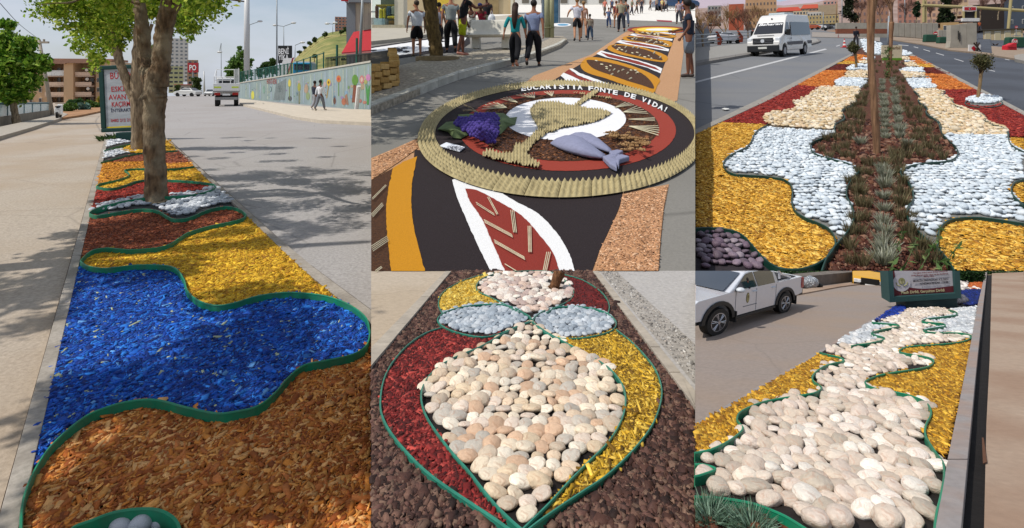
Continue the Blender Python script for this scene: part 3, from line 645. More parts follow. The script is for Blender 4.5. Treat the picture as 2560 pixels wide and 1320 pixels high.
redm,navy,ylw = mat('print red','b02a30',rough=.5,bump=0,var=.05),mat('print navy','20284a',rough=.5,bump=0,var=.05),mat('print yellow','d8c030',rough=.5,bump=0,var=.05)
for s,z,sz,m_,w_ in (('BÜYÜK',163,22,redm,66),('ESKİYE',130,17,redm,62),('AVANTAJ',110,17,redm,78),('KAÇIRMA',92,17,redm,64),('İNTERAKTİF',77,11,navy,70),('0482 212 21 21',52,10,redm,70)):
    lettering(s,sz * u * 1.05,m_,pc,(-6 * u,-.063,z * u),ext=.002,wid=w_ * u * .86,bold=.008)
MB().box((0,-.064,34 * u),(wS - 26 * u,.006,7 * u)).build('yellow_strip',ylw,pc)
# small plants at the foot of the case
for i in range(3):
    q = gp('A',262 + 14 * i,352 - i * 2);pl = thing('ground_plant',['low dark green plant at the left foot of the poster case','middle low plant below the poster case','low plant below the poster case nearest the trunk'][i],'plant',q)
    put('foliage',tuft_mesh('foliage',60,.22,.3,.02,['3f5a2a','55703a','2c4420'],lean=1.2),leafmat('leaf'),pl)

# ---- left side: kerb, pavement, panelled wall, tree, pole, scooter, apartment block
sheet('A','pavement',zz('a1',(-700,1500),(0,1285),(300,1200),(560,1118),(640,1075),(560,1050),(450,1100),(0,1195),(-700,1340)),.12,mat('pavement','a29a8e',var=.15,scale=12,bump=.2),kind='structure',thick=-.15)
wl = thing('panel_wall','low grey wall carrying pale glass panels left of the avenue','wall',gp('A',60,305))
def quadwall(p,a,b,ta,tb,th=.15,z=0):
    """a wall standing on ground p between photo points a, b whose top shows at rows ta, tb"""
    A,B = gp(p,*a,z),gp(p,*b,z);TA,TB = A.copy(),B.copy();TA.z = (CY - ta) / F * A.y;TB.z = (CY - tb) / F * B.y;n = Vector((0,th,0))
    A = A - Vector((0,0,.3));B = B - Vector((0,0,.3))
    return [A,B,TB,TA,A + n,B + n,TB + n,TA + n]
QF = [(0,1,2,3),(5,4,7,6),(0,4,5,1),(3,2,6,7),(0,3,7,4),(1,5,6,2)]
lo = Vector(wl.location);wm = mat('rough concrete','8d8578',var=.2,scale=3,bump=.3)
MB().add([v - lo for v in quadwall('A',(-220,354),(121,293),322,275)],QF).build('concrete_base',wm,wl)
fr,pn = mat('fence frame','4a6a72',rough=.5),glass('pale panel','c4dce0',.25)
for i in range(16):
    x0 = -212 + i * 20.8;x1 = x0 + 20.8;f = lambda x: 354 + (x + 220) * (-61 / 341);tb = lambda x: 321 + (x + 220) * (-46 / 341);tt = lambda x: 262 + (x + 220) * (-4 / 341)
    A,B = gp('A',x0,f(x0)),gp('A',x1,f(x1))
    def zt(v,r): w = v.copy();w.z = (CY - r) / F * v.y;return w
    a0,b0,a1,b1 = zt(A,tb(x0)),zt(B,tb(x1)),zt(A,tt(x0)),zt(B,tt(x1));n = Vector((0,.05,0))
    MB().tube([a0 - lo,a1 - lo],.045,6).build('post',fr,wl)
    ins = lambda a,b,t: a.lerp(b,t)
    q = [ins(a0,b0,.08),ins(a0,b0,.96),ins(a1,b1,.96),ins(a1,b1,.08)]
    MB().add([v - lo for v in q] + [v + n - lo for v in q],QF).build('panel',pn,wl)
MB().tube([zt(gp('A',-212,f(-212)),tt(-212)) - lo,zt(gp('A',121,f(121)),tt(121)) - lo],.05,6).build('top_rail',fr,wl)
px_tree('street_tree','bright green round crowned street tree at the left edge by the panel wall',(42,312),[(44,316,22),(40,295,17),(34,262,15),(38,225,12),(42,180,8)],[[(36,258,9),(10,215,7),(0,180,4)],[(38,240,8),(75,200,6),(95,170,3)]],
    [(20,95,26),(60,110,30),(10,130,38),(50,150,42),(90,160,34),(20,190,44),(70,200,36),(110,150,18),(20,240,34),(-30,160,50),(-30,230,40),(50,235,30),(5,60,16),(28,62,14),(118,172,10)],dep('A',312),['6d9428','55801e','85a83a','3f6a18','98b048'],8500,.17)
def pole(name,label,cat,base,top,w0,w1,d,m,n=10,group=None):
    a,b = at(*base,d),at(*top,d);r = thing(name,label,cat,a,group=group);MB().tube([Vector((0,0,0)),b - a],[w0 * .5 * d / F,w1 * .5 * d / F],n).build('shaft',m,r,smooth=True);return r
conc = mat('pole concrete','9c9284',var=.12,scale=2,bump=.15)
up_ = pole('utility_pole','tapered concrete utility pole leaning in front of the apartment block','pole',(132,296),(98,100),11,7,31,conc)
MB().box(at(102,106,31) - Vector(up_.location),(.8,.12,.1)).build('crossarm',conc,up_)
for dx in (-14,-4,8): MB().tube([at(102 + dx,104,31) - Vector(up_.location),at(102 + dx,98,31) - Vector(up_.location)],.05,6).build('insulator',conc,up_)
# cable
MBc = MB().tube(catmull([tuple(at(0,8,20)),tuple(at(50,62,26)),tuple(at(100,100,31))],6),.012,4)
tag(MBc.build('overhead_cable',mat('cable','40404a',bump=0)),'thin overhead cable running down to the concrete pole','cable')
sc_ = thing('scooter','white motor scooter parked at the kerb beside the concrete pole','scooter',gp('A',147,294,.12),R(118));sc_.scale = (.62,) * 3;wh = mat('white paint','e2e2e0',rough=.3,var=.04,bump=0,spec=.5);dk = mat('dark rubber','141414',rough=.7,bump=0)
for x in (-.6,.6): MB().tube([(x,-.07,.25),(x,.07,.25)],.25,14).build('wheel',dk,sc_)
MB().prism([(-.75,.35),(-.65,.75),(-.05,.8),(0,.35),(.3,.3),(.4,.95),(.55,1.0),(.68,.45),(.45,.2),(-.2,.2)],-.16,.16,Matrix.Rotation(R(90),4,'X')).build('body',wh,sc_,bevel=.03)
MB().box((-.35,0,.84),(.65,.26,.1)).build('seat',dk,sc_,bevel=.03);MB().tube([(.48,-.3,1.05),(.48,.3,1.05)],.02,6).build('handlebar',dk,sc_)
# earth bank and shrubs
bank = sheet('A','earth_bank',zz('a1',(570,1112),(760,1085),(1030,1030),(1060,930),(600,1000)),.1,mat('bare earth','9c7450',var=.25,scale=3,bump=.5),kind='structure',thick=-.15)
for i,(x,y,r,c) in enumerate(((172,282,15,0),(193,276,17,1),(212,278,12,2),(232,272,15,0),(258,264,16,3),(182,268,10,1))):
    d = dep('A',y);q = gp('A',x,y);sh = thing('shrub',['round green shrub nearest the scooter','tall dark shrub second from the scooter','low blue-green shrub in the middle of the verge','spreading green shrub fourth along the verge','yellowish shrub just left of the poster case','small dark conifer behind the first verge shrubs'][i],'shrub',q,group='shrubs on the earth bank')
    MB().tube([(0,0,-.1),(0,0,r * d / F)],[.06,.02],5).build('stem',bk,sh)
    leaves('foliage',[(rng.uniform(-.5,.5) * r * d / F,rng.uniform(-.3,.3),r * d / F * rng.uniform(.4,1.3)) for _ in range(6)],[r * .62 * d / F] * 6,1100,.16,[['5f7a34','47652a'],['34522a','46653a'],['58746a','6a8a7c'],['9a8c34','7c7a2c']][c],sh)
# generic building facing the viewer
def block(name,label,x0,x1,yt,yb,d,wallc,rows_,cols_,winc='2b3038',roofc=None,depth=8,frame=None,wfrac=(.55,.5),yaw=0,group=None,over=.3,sills=False,cat='building',lam=0,mtl=None,skip=()):
    w = (x1 - x0) * d / F;h = (yb - yt) * d / F;r = thing(name,label,cat,at((x0 + x1) / 2,yb,d),yaw + math.atan((CX - (x0 + x1) / 2) / F),group=group)
    MB().box((0,depth / 2,h / 2),(w,depth,h)).build('wall',mtl or mat('render ' + wallc,wallc,var=.1,scale=.8,bump=.15),r)
    if roofc: MB().box((0,depth / 2,h + .12 * over),(w + 2 * over,depth + 2 * over,.35 * max(over,.3))).build('roof',mat('roof ' + roofc,roofc,var=.15,scale=2,bump=.3),r)
    cw = w / cols_;ch = h / rows_;wm_ = glass('window ' + winc,winc);fm = mat('frame ' + (frame or 'd8d4cc'),frame or 'd8d4cc',bump=0)
    for i in range(rows_):
        for j in range(cols_):
            if (i,j) in skip: continue
            c = (-w / 2 + cw * (j + .5),-.02,ch * (i + .5));a,b = cw * wfrac[0],ch * wfrac[1]
            o = MB().box((c[0],.02,c[2]),(a * 1.14,.1,b * 1.14)).build('window',fm,r);MB().box((c[0],-.045,c[2]),(a,.06,b)).build('pane',wm_,o)
            if sills: MB().box((c[0],-.15,c[2] - b * .62),(a * 1.3,.35,ch * .07)).build('sill',fm,o)
    return r
# four-storey sandy apartment block with two bays of balconies
dP = 58;u = dP / F
ap = thing('apartment_block','sandy four storey apartment block with stacked balconies and white awning','building',at(165,268,dP),R(16))
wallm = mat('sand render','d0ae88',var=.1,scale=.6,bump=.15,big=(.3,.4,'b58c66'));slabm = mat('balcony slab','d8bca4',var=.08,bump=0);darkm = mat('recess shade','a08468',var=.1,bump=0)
X = lambda x: (x - 165) * u;Zp = lambda y: (268 - y) * u
def bx(nm,x0,x1,y0,y1,yo,dp,m,par=ap): return MB().box(((X(x0) + X(x1)) / 2,yo + dp / 2,(Zp(y0) + Zp(y1)) / 2),(abs(X(x1) - X(x0)),dp,abs(Zp(y1) - Zp(y0)))).build(nm,m,par)
bx('wall',62,250,152,268,1.6,9,wallm);bx('wall',62,122,158,268,.3,1.298,wallm);bx('stair_tower',166,186,157,268,-.6,2.2,wallm);bx('wall',226,250,170,268,.4,1.2,wallm)
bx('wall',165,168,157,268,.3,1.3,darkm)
bx('roof',118,172,150,160,-.9,3,mat('eaves','a07c68',var=.1));bx('roof',172,228,148,158,-.9,3,mat('eaves','a07c68'))
bx('roof',58,120,153,158,-.2,4,mat('eaves','a07c68'));bx('roof',100,240,144,150,3,5,mat('eaves','a07c68'))
wn = glass('apartment window','3a3434');wf = mat('window frame pale','d6cabc',bump=0)
for fl in range(4):
    yb_ = 188 + fl * 25 if fl < 3 else 262
    for (a,b,k) in ((123,164,0),(187,222,1)):
        if fl < 3:
            bl = bx('balcony',a,b,yb_ - 8 - (4 if fl == 0 and k == 0 else 0),yb_ + 3,-.3,.16,slabm if not (fl == 0 and k == 0) else mat('white awning','e8e8e4',bump=0));bx('slab',a,b,yb_ + 1,yb_ + 4,-.3,1.95,slabm,ap)
        for dx in (.3,.62):
            o = bx('window',a + (b - a) * dx - 4,a + (b - a) * dx + 4,yb_ - 22 + 3,yb_ - 3,1.5,.12,wf);
            for s in (-2,2): MB().box((X(a + (b - a) * dx + s),1.46,(Zp(yb_ - 19) + Zp(yb_ - 3)) / 2),(3 * u,.08,13 * u)).build('pane',wn,o)
    for xw in (72,88,108,232,243):
        yy = 175 + fl * 25;off_ = .24 if xw < 120 else .34
        o = bx('window',xw - 3.5,xw + 3.5,yy - 6,yy + 6,off_,.1,wf);MB().box((X(xw),off_ - .02,Zp(yy)),(4.4 * u,.1,9 * u)).build('pane',wn,o)
for i,(x,y) in enumerate(((216,198),(218,222),(215,175))):
    o = MB().ball((X(x),-.6,Zp(y)),(.15,.08,.15),10,6).build('satellite_dish',wf,ap,smooth=True)
# ---- right side
palem = mat('pavement pale','beb3a2',var=.12,scale=3,bump=.2)
walk = sheet('A','pavement',[(599,259),(742,292),(800,300),(928,306),(928,274),(862,272),(729,262),(599,246)],.14,palem,kind='structure',thick=-.16)
mw = thing('mural_wall','long pale blue retaining wall covered with painted flowers and trees','wall',gp('A',760,268));lo = Vector(mw.location)
murm = mat('mural ground','8496a0',var=.2,scale=.5,bump=.15,col2='98a8a8',big=(.12,.6,'8c9c90'),stretch=(2,1,.4))
WA,WB = (597,246),(928,277);fy = lambda x: 246 + (x - 597) * 31 / 331;ft = lambda x: 209 + (x - 597) * (156 - 209) / 331
q = quadwall('A',WA,WB,209,156,th=.3);MB().add([v - lo for v in q],QF).build('wall',murm,mw)
capq = quadwall('A',WA,WB,209,156,th=.3)
def wallpt(x,y,off=.02):
    a,b = gp('A',*WA),gp('A',*WB);k = (x - CX) / F;t = (a.x - k * a.y) / ((a.x - k * a.y) - (b.x - k * b.y));P = a.lerp(b,t);P.z = (CY - y) / F * P.y;n = Vector((b.y - a.y,-(b.x - a.x),0)).normalized()
    if n.y > 0: n = -n
    return P + n * off
cp = MB()
for x in range(597,928,8): pass
cpm = mat('coping','b8b4a8',bump=0)
cA,cB = wallpt(597,209,.05),wallpt(928,156,.05);nn = Vector((0,.4,0));hh = Vector((0,0,.12))
MB().add([v - lo for v in (cA,cB,cB + hh,cA + hh,cA + nn,cB + nn,cB + nn + hh,cA + nn + hh)],QF).build('coping',cpm,mw)
def decal(pts,col,nm='painted_shape',off=.015):
    m_ = mat('mural ' + col,col,rough=.9,var=.2,scale=1.5,bump=0);vs = [wallpt(x,y,off) - lo for x,y in pts];return MB().add(vs,[tuple(range(len(vs)))]).build(nm,m_,mw)
def ell(x,y,rx,ry,n=10,ph=0): return [(x + rx * math.cos(6.283 * i / n + ph),y + ry * math.sin(6.283 * i / n + ph)) for i in range(n)]
decal(ell(888,200,8,14),'5f8a3c','painted_tree');decal([(884,212),(891,212),(895,256),(880,256)],'7a4a38','painted_tree')
decal(ell(847,197,6,9),'c07a48','painted_flower');decal(ell(847,197,3,4),'b84a3a','painted_flower',.022);decal([(846,206),(848,206),(848,240),(846,240)],'6a8a50','painted_stem')
decal(ell(905,199,6,11),'b87a78','painted_flower');decal(ell(905,199,3,6),'c8b0a0','painted_flower',.022);decal(ell(921,194,6,9),'b07aa0','painted_flower');decal([(914,210),(920,225),(926,210),(922,262),(918,262)],'4a8a4a','painted_tree')
decal(ell(822,206,5,9),'c8a838','painted_flower');decal(ell(822,206,2,3.5),'6a5030','painted_flower',.022);decal([(821,214),(823,214),(818,245),(816,245)],'a88a40','painted_stem')
decal(ell(837,252,3.5,9),'6a4a3c','painted_figure');decal(ell(860,254,6,9),'a86a50','painted_figure');decal([(862,240),(868,234),(872,262),(866,262)],'94705c','painted_figure')
decal(ell(724,208,3.5,10),'c0b450','painted_flower');decal([(723,216),(725,216),(725,250),(723,250)],'7a8a58','painted_stem');decal(ell(748,218,4,11),'9a9a48','painted_tree');decal([(747,228),(749.5,228),(749.5,262),(747,262)],'6a6a48','painted_stem')
decal(ell(632,238,4,11),'c4c050','painted_flower');decal(ell(766,222,5,12),'a89078','painted_figure');decal(ell(770,240,5,10),'8a9a70','painted_figure');decal(ell(700,222,4,10),'889a98','painted_figure');decal(ell(677,223,2.5,7),'4a6a6a','painted_letter');decal(ell(677,223,1.5,5),'93a6a6','painted_letter',.022)
decal([(690,212),(716,196),(712,250),(684,250)],'727c7c','grey_patch');decal(ell(803,205,5,8),'5a8a6a','painted_figure');decal(ell(725,246,5,6),'5a5a60','painted_flower');decal(ell(660,224,3,10),'7c9a8c','painted_figure');decal(ell(900,252,5,5),'a06a60','painted_flower');decal(ell(912,256,5,4),'b07a68','painted_flower')
for k,x in enumerate(range(605,925,9)):
    if k % 3: decal([(x,ft(x) + 6),(x + 2.2,ft(x) + 6),(x + 2.2,fy(x) - 4),(x,fy(x) - 4)],['7f98a4','a4aea0','9aa8b4'][k % 3],'paint_streak',.008)
for k in range(70):
    x = rng.uniform(604,922);t = rng.uniform(.25,.85);y = ft(x) + (fy(x) - ft(x)) * t;r_ = rng.uniform(.8,3.2) * (x - 540) / 250;c_ = ['7a94a8','6c8c78','a89478','8c7c9c','9c9c60','5c7484','b09c98','708c5c'][k % 8]
    if k % 3 == 0: decal([(x,y),(x + .9,y),(x + .9,y + r_ * 4),(x,y + r_ * 4)],c_,'painted_stem',.011)
    else: decal(ell(x,y,r_,r_ * rng.uniform(1,2.4),8,rng.random()),c_,'painted_shape',.010 + .00005 * k)
for s,x,y,sz in (('HAYATA RENK',680,205,7),):
    a = wallpt(x - 14,y + 1,.03);b = wallpt(x + 14,y - 3,.03);lettering(s,.8,mat('mural red letters','9c4a48',bump=0),mw,a.lerp(b,.5) - lo,(R(90),0,math.atan2(b.y - a.y,b.x - a.x)),wid=(b - a).length * .9)
# green mesh fence on the wall and the dark railing
def fence_on_wall(name,label,x0,x1,hpx0,hpx1,step,m,mesh=True,bars=None):
    r = thing(name,label,'fence',wallpt(x0,ft(x0),-.15));l2 = Vector(r.location);x = x0;pts = []
    hp = lambda x: hpx0 + (hpx1 - hpx0) * (x - x0) / (x1 - x0)
    while x <= x1 + .01:
        a,b = wallpt(x,ft(x) + 1,-.15),wallpt(x,ft(x) - hp(x),-.15);rr = .06 if mesh else .035
        MB().tube([a - l2,b - l2],rr,5).build('post' if mesh else 'bar',m,r);x += step
    for t in ((0.05,.95) if mesh else (.08,.92)): MB().tube([wallpt(x0,ft(x0) - hp(x0) * t,-.15) - l2,wallpt(x1,ft(x1) - hp(x1) * t,-.15) - l2],.035,4).build('rail',m,r)
    return r
gf = mat('fence green','1f5a4c',rough=.5,bump=0)
f1 = fence_on_wall('mesh_fence','green post fence with wire mesh on top of the mural wall',598,728,30,32,9,gf);l2 = Vector(f1.location)
wires = MB()
for i in range(60):
    x = 598 + i * 2.2;wires.tube([wallpt(x,ft(x),-.15) - l2,wallpt(x,ft(x) - 29,-.15) - l2],.014,3,cap=False)
for t in range(2,30,3): wires.tube([wallpt(598,ft(598) - t,-.15) - l2,wallpt(728,ft(728) - t,-.15) - l2],.014,3,cap=False)
w_ = wires.build('wire_mesh',gf,f1,recalc=False);w_['kind'] = 'stuff'
f2 = fence_on_wall('railing','dark metal railing on the right end of the mural wall',810,927,32,25,3.4,mat('railing dark','232a26',rough=.5,bump=0),mesh=False)
f3 = fence_on_wall('fence_posts','tall thin green fence posts between the sign and the railing',738,806,34,46,16.5,gf)
for x,t in ((885,95),(836,112)): 
    a,b = wallpt(x,ft(x),-.2),wallpt(x,t,-.2);o = MB().tube([a,b],.09,6).build('green_post',gf);tag(o,'tall green post beside the red awning' if x > 850 else 'green post at the left end of the dark railing','post')
# white post at the frame edge
a = wallpt(921,272,.8);b = wallpt(927,215,.8);tag(MB().tube([a,b],.14,8).build('white_post',wh),'slanted white post in front of the right end of the mural','post')
# flatbed truck seen from behind
dT = dep('A',266);u = dT / F
tr = thing('flatbed_truck','small white flatbed truck with rail cage seen from behind','truck',gp('A',566,266),R(24));grey = mat('truck grey','8c8c8a',rough=.4);tl_ = mat('tail light','9c1c14',rough=.3,bump=0)
W2 = 60 * u
MB().box((0,2.2,1.18),(W2,4.4,.1)).build('bed_floor',grey,tr);MB().box((0,.04,1.5),(W2,.08,.62)).build('tailgate',wh,tr,bevel=.02)
for s in (-1,1): MB().box((s * (W2 / 2 - .03),2.2,1.5),(.06,4.3,.6)).build('side_board',wh,tr)
for s in (-1,1):
    for y in (.7,3.3): MB().tube([(s * W2 * .36 - .15,y,.42),(s * W2 * .36 + .15,y,.42)],.42,16).build('wheel',dk,tr)
    MB().box((s * W2 * .34,-.02,.98),(.42,.1,.2)).build('tail_light',tl_,tr);MB().box((s * W2 * .33,-.012,1.5),(.5,.02,.12)).build('reflector',mat('reflector lime','c8d850',bump=0),tr)
MB().box((0,.0,.62),(W2 * .86,.1,.22)).build('bumper',grey,tr);MB().box((0,-.05,.93),(.55,.03,.14)).build('plate',wh,tr);MB().box((0,.5,.8),(W2 * .8,.8,.2)).build('chassis',dk,tr)
MB().box((0,4.9,1.5),(W2 * .92,1.1,1.5)).build('cab',wh,tr,bevel=.08);MB().box((0,4.33,1.85),(W2 * .7,.05,.5)).build('rear_window',glass('cab glass','20262c'),tr)
cage = [[(-W2 * .46,.1,1.8),(-W2 * .46,.1,2.35)],[(W2 * .46,.1,1.8),(W2 * .46,.1,3.0)],[(-W2 * .15,.1,1.8),(-W2 * .15,.1,2.3)],[(W2 * .15,.1,1.8),(W2 * .15,.1,2.3)],[(-W2 * .46,.1,2.3),(W2 * .3,.1,2.3)],[(-W2 * .46,.1,2.05),(W2 * .2,.1,2.05)],[(-W2 * .46,4.2,1.8),(-W2 * .46,4.2,3)],[(W2 * .46,4.2,1.8),(W2 * .46,4.2,3)],[(-W2 * .46,4.2,2.95),(W2 * .46,4.2,2.95)],[(W2 * .46,.1,3.0),(W2 * .46,4.2,3.0)],[(W2 * .3,.1,1.8),(W2 * .3,.1,2.9)],[(-W2 * .46,.1,2.3),(-W2 * .46,4.2,2.95)]]
for c in cage: MB().tube(c,.03,5).build('cage_rail',wh,tr)
MB().box((W2 * .39,.15,2.4),(W2 * .16,.04,1.1)).build('side_panel',mat('clear panel','b8bcb8',rough=.3),tr)
# two pedestrians on the pavement
person('man in a dark waistcoat and grey trousers walking beside the mural',gp('A',786,275,.14),R(-25),1.78,legs=((16,8),(-16,18)),arms=((18,10,12),(-12,8,10)),shirt='2c3140',pants='8c8c90',sleeve=1.9,hair='181210',skin='6a4434',shoes='d0d0d0',fingers=False,group='pedestrians by the mural')
person('man in a white shirt and grey trousers walking beside the mural',gp('A',800,277,.14),R(-30),1.8,legs=((-14,14),(20,8)),arms=((-16,12,8),(16,10,10)),shirt='d8dade',pants='70747c',sleeve=1.9,hair='141010',skin='6a4434',shoes='c8c0b0',fingers=False,group='pedestrians by the mural')
# poles and lamps
whp = mat('white pole','c8c8c8',rough=.4,var=.05,bump=0);galv = mat('galvanised steel','8c9296',rough=.5,metal=.3,bump=0)
pole('mast','thick white mast rising behind the flatbed truck','pole',(617,186),(617,-40),14,13,95,whp,14)
def lamp(label,base,top,w,d,arms):
    r = pole('street_lamp',label,'street lamp',base,top,w,w * .7,d,galv,8,group='street lamps right of the avenue');l3 = Vector(r.location)
    for a in arms:
        MB().tube([at(*top,d) - l3,at(*a,d) - l3],.05 * d / 90,5).build('arm',galv,r);MB().ball(at(*a,d) - l3,(.42 * d / 90,.3,.16 * d / 90),8,5).build('lamp_head',whp,r)
lamp('street lamp with a single arm right of the white mast',(622,190),(624,62),2.5,96,[(650,53)])
lamp('tall thin street lamp left of the black sign',(692,195),(692,-30),4,82,[(686,-32)])
lamp('street lamp with two arms behind the black sign',(710,170),(709,66),2.5,125,[(688,63),(734,57)])
lamp('low street lamp with one arm right of the black sign',(737,160),(738,113),2,140,[(756,106)])
lamp('tiny double armed lamp in front of the hill',(832,85),(832,60),1.6,200,[(818,59),(838,57)])
lamp('distant thin lamp mast left of the flatbed truck',(553,205),(553,108),1.6,150,[(549,130)])
pl_ = pole('flag_pole','grey pole leaning in front of the beige building at the right','pole',(899,160),(908,-40),8,6,66,galv)
# black sign and tilted banner
dB = 84;bs = thing('sign_board','black sign with white BENİ YIKA lettering above the mural wall','sign',at(712,192,dB));u = dB / F
MB().box((0,.1,56 * u),(34 * u,.25,44 * u)).build('board',mat('board black','26282a',bump=0,var=.1),bs);MB().tube([(-14 * u,.1,0),(-14 * u,.1,36 * u)],.1,6).build('post',galv,bs);MB().tube([(14 * u,.1,0),(14 * u,.1,36 * u)],.1,6).build('post',galv,bs)
lw = mat('letters white','e8e8e8',bump=0)
lettering('BENİ',14 * u * 1.35,lw,bs,(-3 * u,-.04,63 * u),wid=26 * u,bold=.02);lettering('YIKA',14 * u * 1.35,lw,bs,(-3 * u,-.04,48 * u),wid=26 * u,bold=.02)
bn = thing('banner','tilted white and red banner leaning against the black sign','banner',at(712,190,dB - 1.2));
q = [at(695,187,dB - 1.2),at(715,188,dB - 1.2),at(732,145,dB - 1.2),at(709,146,dB - 1.2)];l3 = Vector(bn.location);n = Vector((0,.12,0))
MB().add([v - l3 for v in q] + [v + n - l3 for v in q],QF).build('cloth',wh,bn);q2 = [at(716,188,dB - 1.25),at(720,185,dB - 1.25),at(735,143,dB - 1.25),at(731,145,dB - 1.25)];MB().add([v - l3 for v in q2] + [v + n - l3 for v in q2],QF).build('red_edge',mat('banner red','b8343a',bump=0),bn)
# minibus behind the wall
bu = thing('minibus','turquoise minibus half hidden behind the fence posts','bus',at(759,192,92),R(10));u = 92 / F
MB().box((0,1.2,20 * u),(44 * u,5,30 * u)).build('body',mat('bus turquoise','2a84a8',rough=.3,bump=0),bu,bevel=.15);MB().box((0,-1.35,24 * u),(38 * u,.06,14 * u)).build('windscreen',glass('bus glass','22303a'),bu);MB().box((0,1.2,36 * u),(40 * u,4.6,4 * u)).build('roof',wh,bu)
for s in (-1,1): MB().tube([(s * 14 * u,-.6,.5),(s * 17 * u,-.6,.5)],.5,12).build('wheel',dk,bu)
# hill behind
def hill(name,ridge,d,ybase,m,depth=60,d2=None,kind='structure',lumps=.5):
    R1 = [at(x,y,d) for x,y in ridge];vs = [];fs = [];n = len(R1);K = 7
    for j in range(K):
        t = j / (K - 1);dd = d - depth * (1 - t)
        for i,p in enumerate(R1):
            yb_ = ybase if not hasattr(ybase,'__len__') else ybase[i];y = yb_ + (ridge[i][1] - yb_) * (t ** .8);q = at(ridge[i][0],y,dd);q.z += lumps * noise.noise(q * .09) * (1 if 0 < j < K - 1 else 0);vs.append(q)
    for i,p in enumerate(R1): vs.append(p + Vector((0,depth,-6)))
    for j in range(K):
        for i in range(n - 1): fs.append((j * n + i,j * n + i + 1,(j + 1) * n + i + 1,(j + 1) * n + i))
    o = MB().add(vs,fs).build(name,m,smooth=True);tag(o,kind=kind);return o
hm = mat('grassy hillside','7c8048',rough=.97,var=.3,scale=.35,bump=.6,col2='a89a60',big=(.08,.7,'5c6c34'),bdist=.3)
hill('hill',catmull([(715,172),(735,150),(752,132),(775,112),(800,92),(830,80),(870,78),(900,76),(927,74)],3),230,200,hm,depth=120)
for i,(x,y,r) in enumerate(((775,106,8),(790,98,9),(812,84,9),(852,78,8),(866,72,9),(748,128,6),(762,118,5),(842,118,7),(786,140,7),(835,150,9),(775,165,12),(800,172,14),(860,150,8))):
    d = 215 if y < 130 else 150;q = at(x,y + r * .6,d);sh = thing('bush',['dark bush fourth from the left up the ridge of the hill','dark bush fifth from the left up the ridge of the hill','dark bush in the middle of the hill ridge','dark bush left of the pink hilltop block','dark bush at the foot of the pink hilltop block','small bush second from the left up the hill ridge','small bush third from the left up the hill ridge','bush on the right slope below the pink block','bush on the middle of the hill slope','bush on the slope left of the awning','wide bush behind the turquoise minibus','widest bush right of the minibus behind the posts','bush just left of the red awning'][i],'bush',q);MB().tube([(0,0,-1.2),(0,0,r * d / F * .6)],[.15,.05],5).build('stem',bk,sh)
    leaves('foliage',[(rng.uniform(-.5,.5) * r * d / F,0,r * d / F * rng.uniform(.2,.8)) for _ in range(4)],[r * .6 * d / F] * 4,260,.55 * d / 200,['47592c','5a6c38','38492a'],sh)
block('hilltop_block','pink and white apartment block on top of the hill',838,870,42,80,236,'c08a7a',5,4,depth=12,wfrac=(.6,.45))
# beige and grey corner building with awning
dC = 70;cbn = thing('corner_building','beige and grey corner building with a sloping red awning','building',at(905,175,dC),R(6));u = dC / F
MB().box(((878 - 905) * u,3,90 * u),(22 * u,6,190 * u)).build('grey_pier',mat('pier grey','7c8288',bump=0,var=.1),cbn);pm = mat('beige panel','b8b0a0',bump=0,var=.06)
for i in range(4): MB().box(((894 - 905 + i * 11) * u,2.6,100 * u),(10.6 * u,5,170 * u)).build('panel',pm,cbn)
MB().box(((900 - 905) * u,1.5,170 * u),(66 * u,5,6 * u)).build('eaves',mat('pier grey','7c8288'),cbn)
q = [at(848,132,dC - 3),at(929,124,dC - 3),at(929,72,dC - .2),at(884,80,dC - .2)];l3 = Vector(cbn.location);n = Vector((0,0,-.1));am = mat('awning red','b02c34',rough=.8,var=.08,bump=.1)
MB().add([v - l3 for v in q] + [v + n - l3 for v in q],QF).build('awning',am,cbn)
q = [at(848,137,dC - 3),at(929,131,dC - 3),at(929,124.5,dC - 3),at(848,132.5,dC - 3)];MB().add([v - l3 for v in q] + [v + Vector((0,.05,0)) - l3 for v in q],QF).build('valance',mat('valance pink','d08a88',bump=0),cbn)
clip(fam(cbn),xr=928)
fl = thing('flag','red flag at the top right of the avenue view','flag',at(862,-4,66));MB().box((0,0,0),(18 * 66 / F,.05,14 * 66 / F),yaw=.3).build('cloth',mat('flag red','c02030',bump=0),fl);MB().tube([(.4,0,-.5),(.5,0,2)],.03,5).build('staff',galv,fl)
# left far buildings and trees
block('white_tower','tall white tower block beyond the trunks',428,468,96,205,260,'d8d4d0',12,4,depth=14,wfrac=(.5,.4),winc='6c747c',frame='c8c4c0')
block('yellow_block','low yellowish apartment block in front of the white tower',424,456,166,232,190,'c4c090',6,3,depth=10,wfrac=(.7,.4))
block('shop','small far shop building at the end of the avenue',440,474,212,236,150,'b8a8a0',1,3,depth=6,roofc='a8443c')
block('far_block','distant terracotta apartment block beside the red sign',470,494,150,226,240,'b08a6c',6,2,depth=10)
po = thing('fuel_sign','red PO sign on a pole beyond the avenue','sign',at(483,236,170));u = 170 / F;MB().tube([(0,0,0),(0,0,60 * u)],.25,6).build('post',galv,po);MB().box((0,0,67 * u),(26 * u,.4,24 * u)).build('board',mat('sign red','a8323a',bump=0),po);lettering('PO',19 * u,lw,po,(0,-.25,66 * u),wid=17 * u,bold=.02)
pole('minaret','slim white minaret on the horizon','minaret',(511,238),(510,178),5,2.6,300,whp,10)
for i,(x,y,r,lb) in enumerate(((489,212,15,'dark green tree below the red sign'),(442,222,8,'small tree before the yellow block'),(497,225,10,'low tree left of the minaret'))):
    d = 140;px_tree('tree',lb,(x,240),[(x,240,3),(x,y,2)],[],[(x + rng.uniform(-.5,.5) * r,y + rng.uniform(-1,1) * r,r * .6) for _ in range(6)],d,['47582c','34461f','5e6c3c'],900,.55)
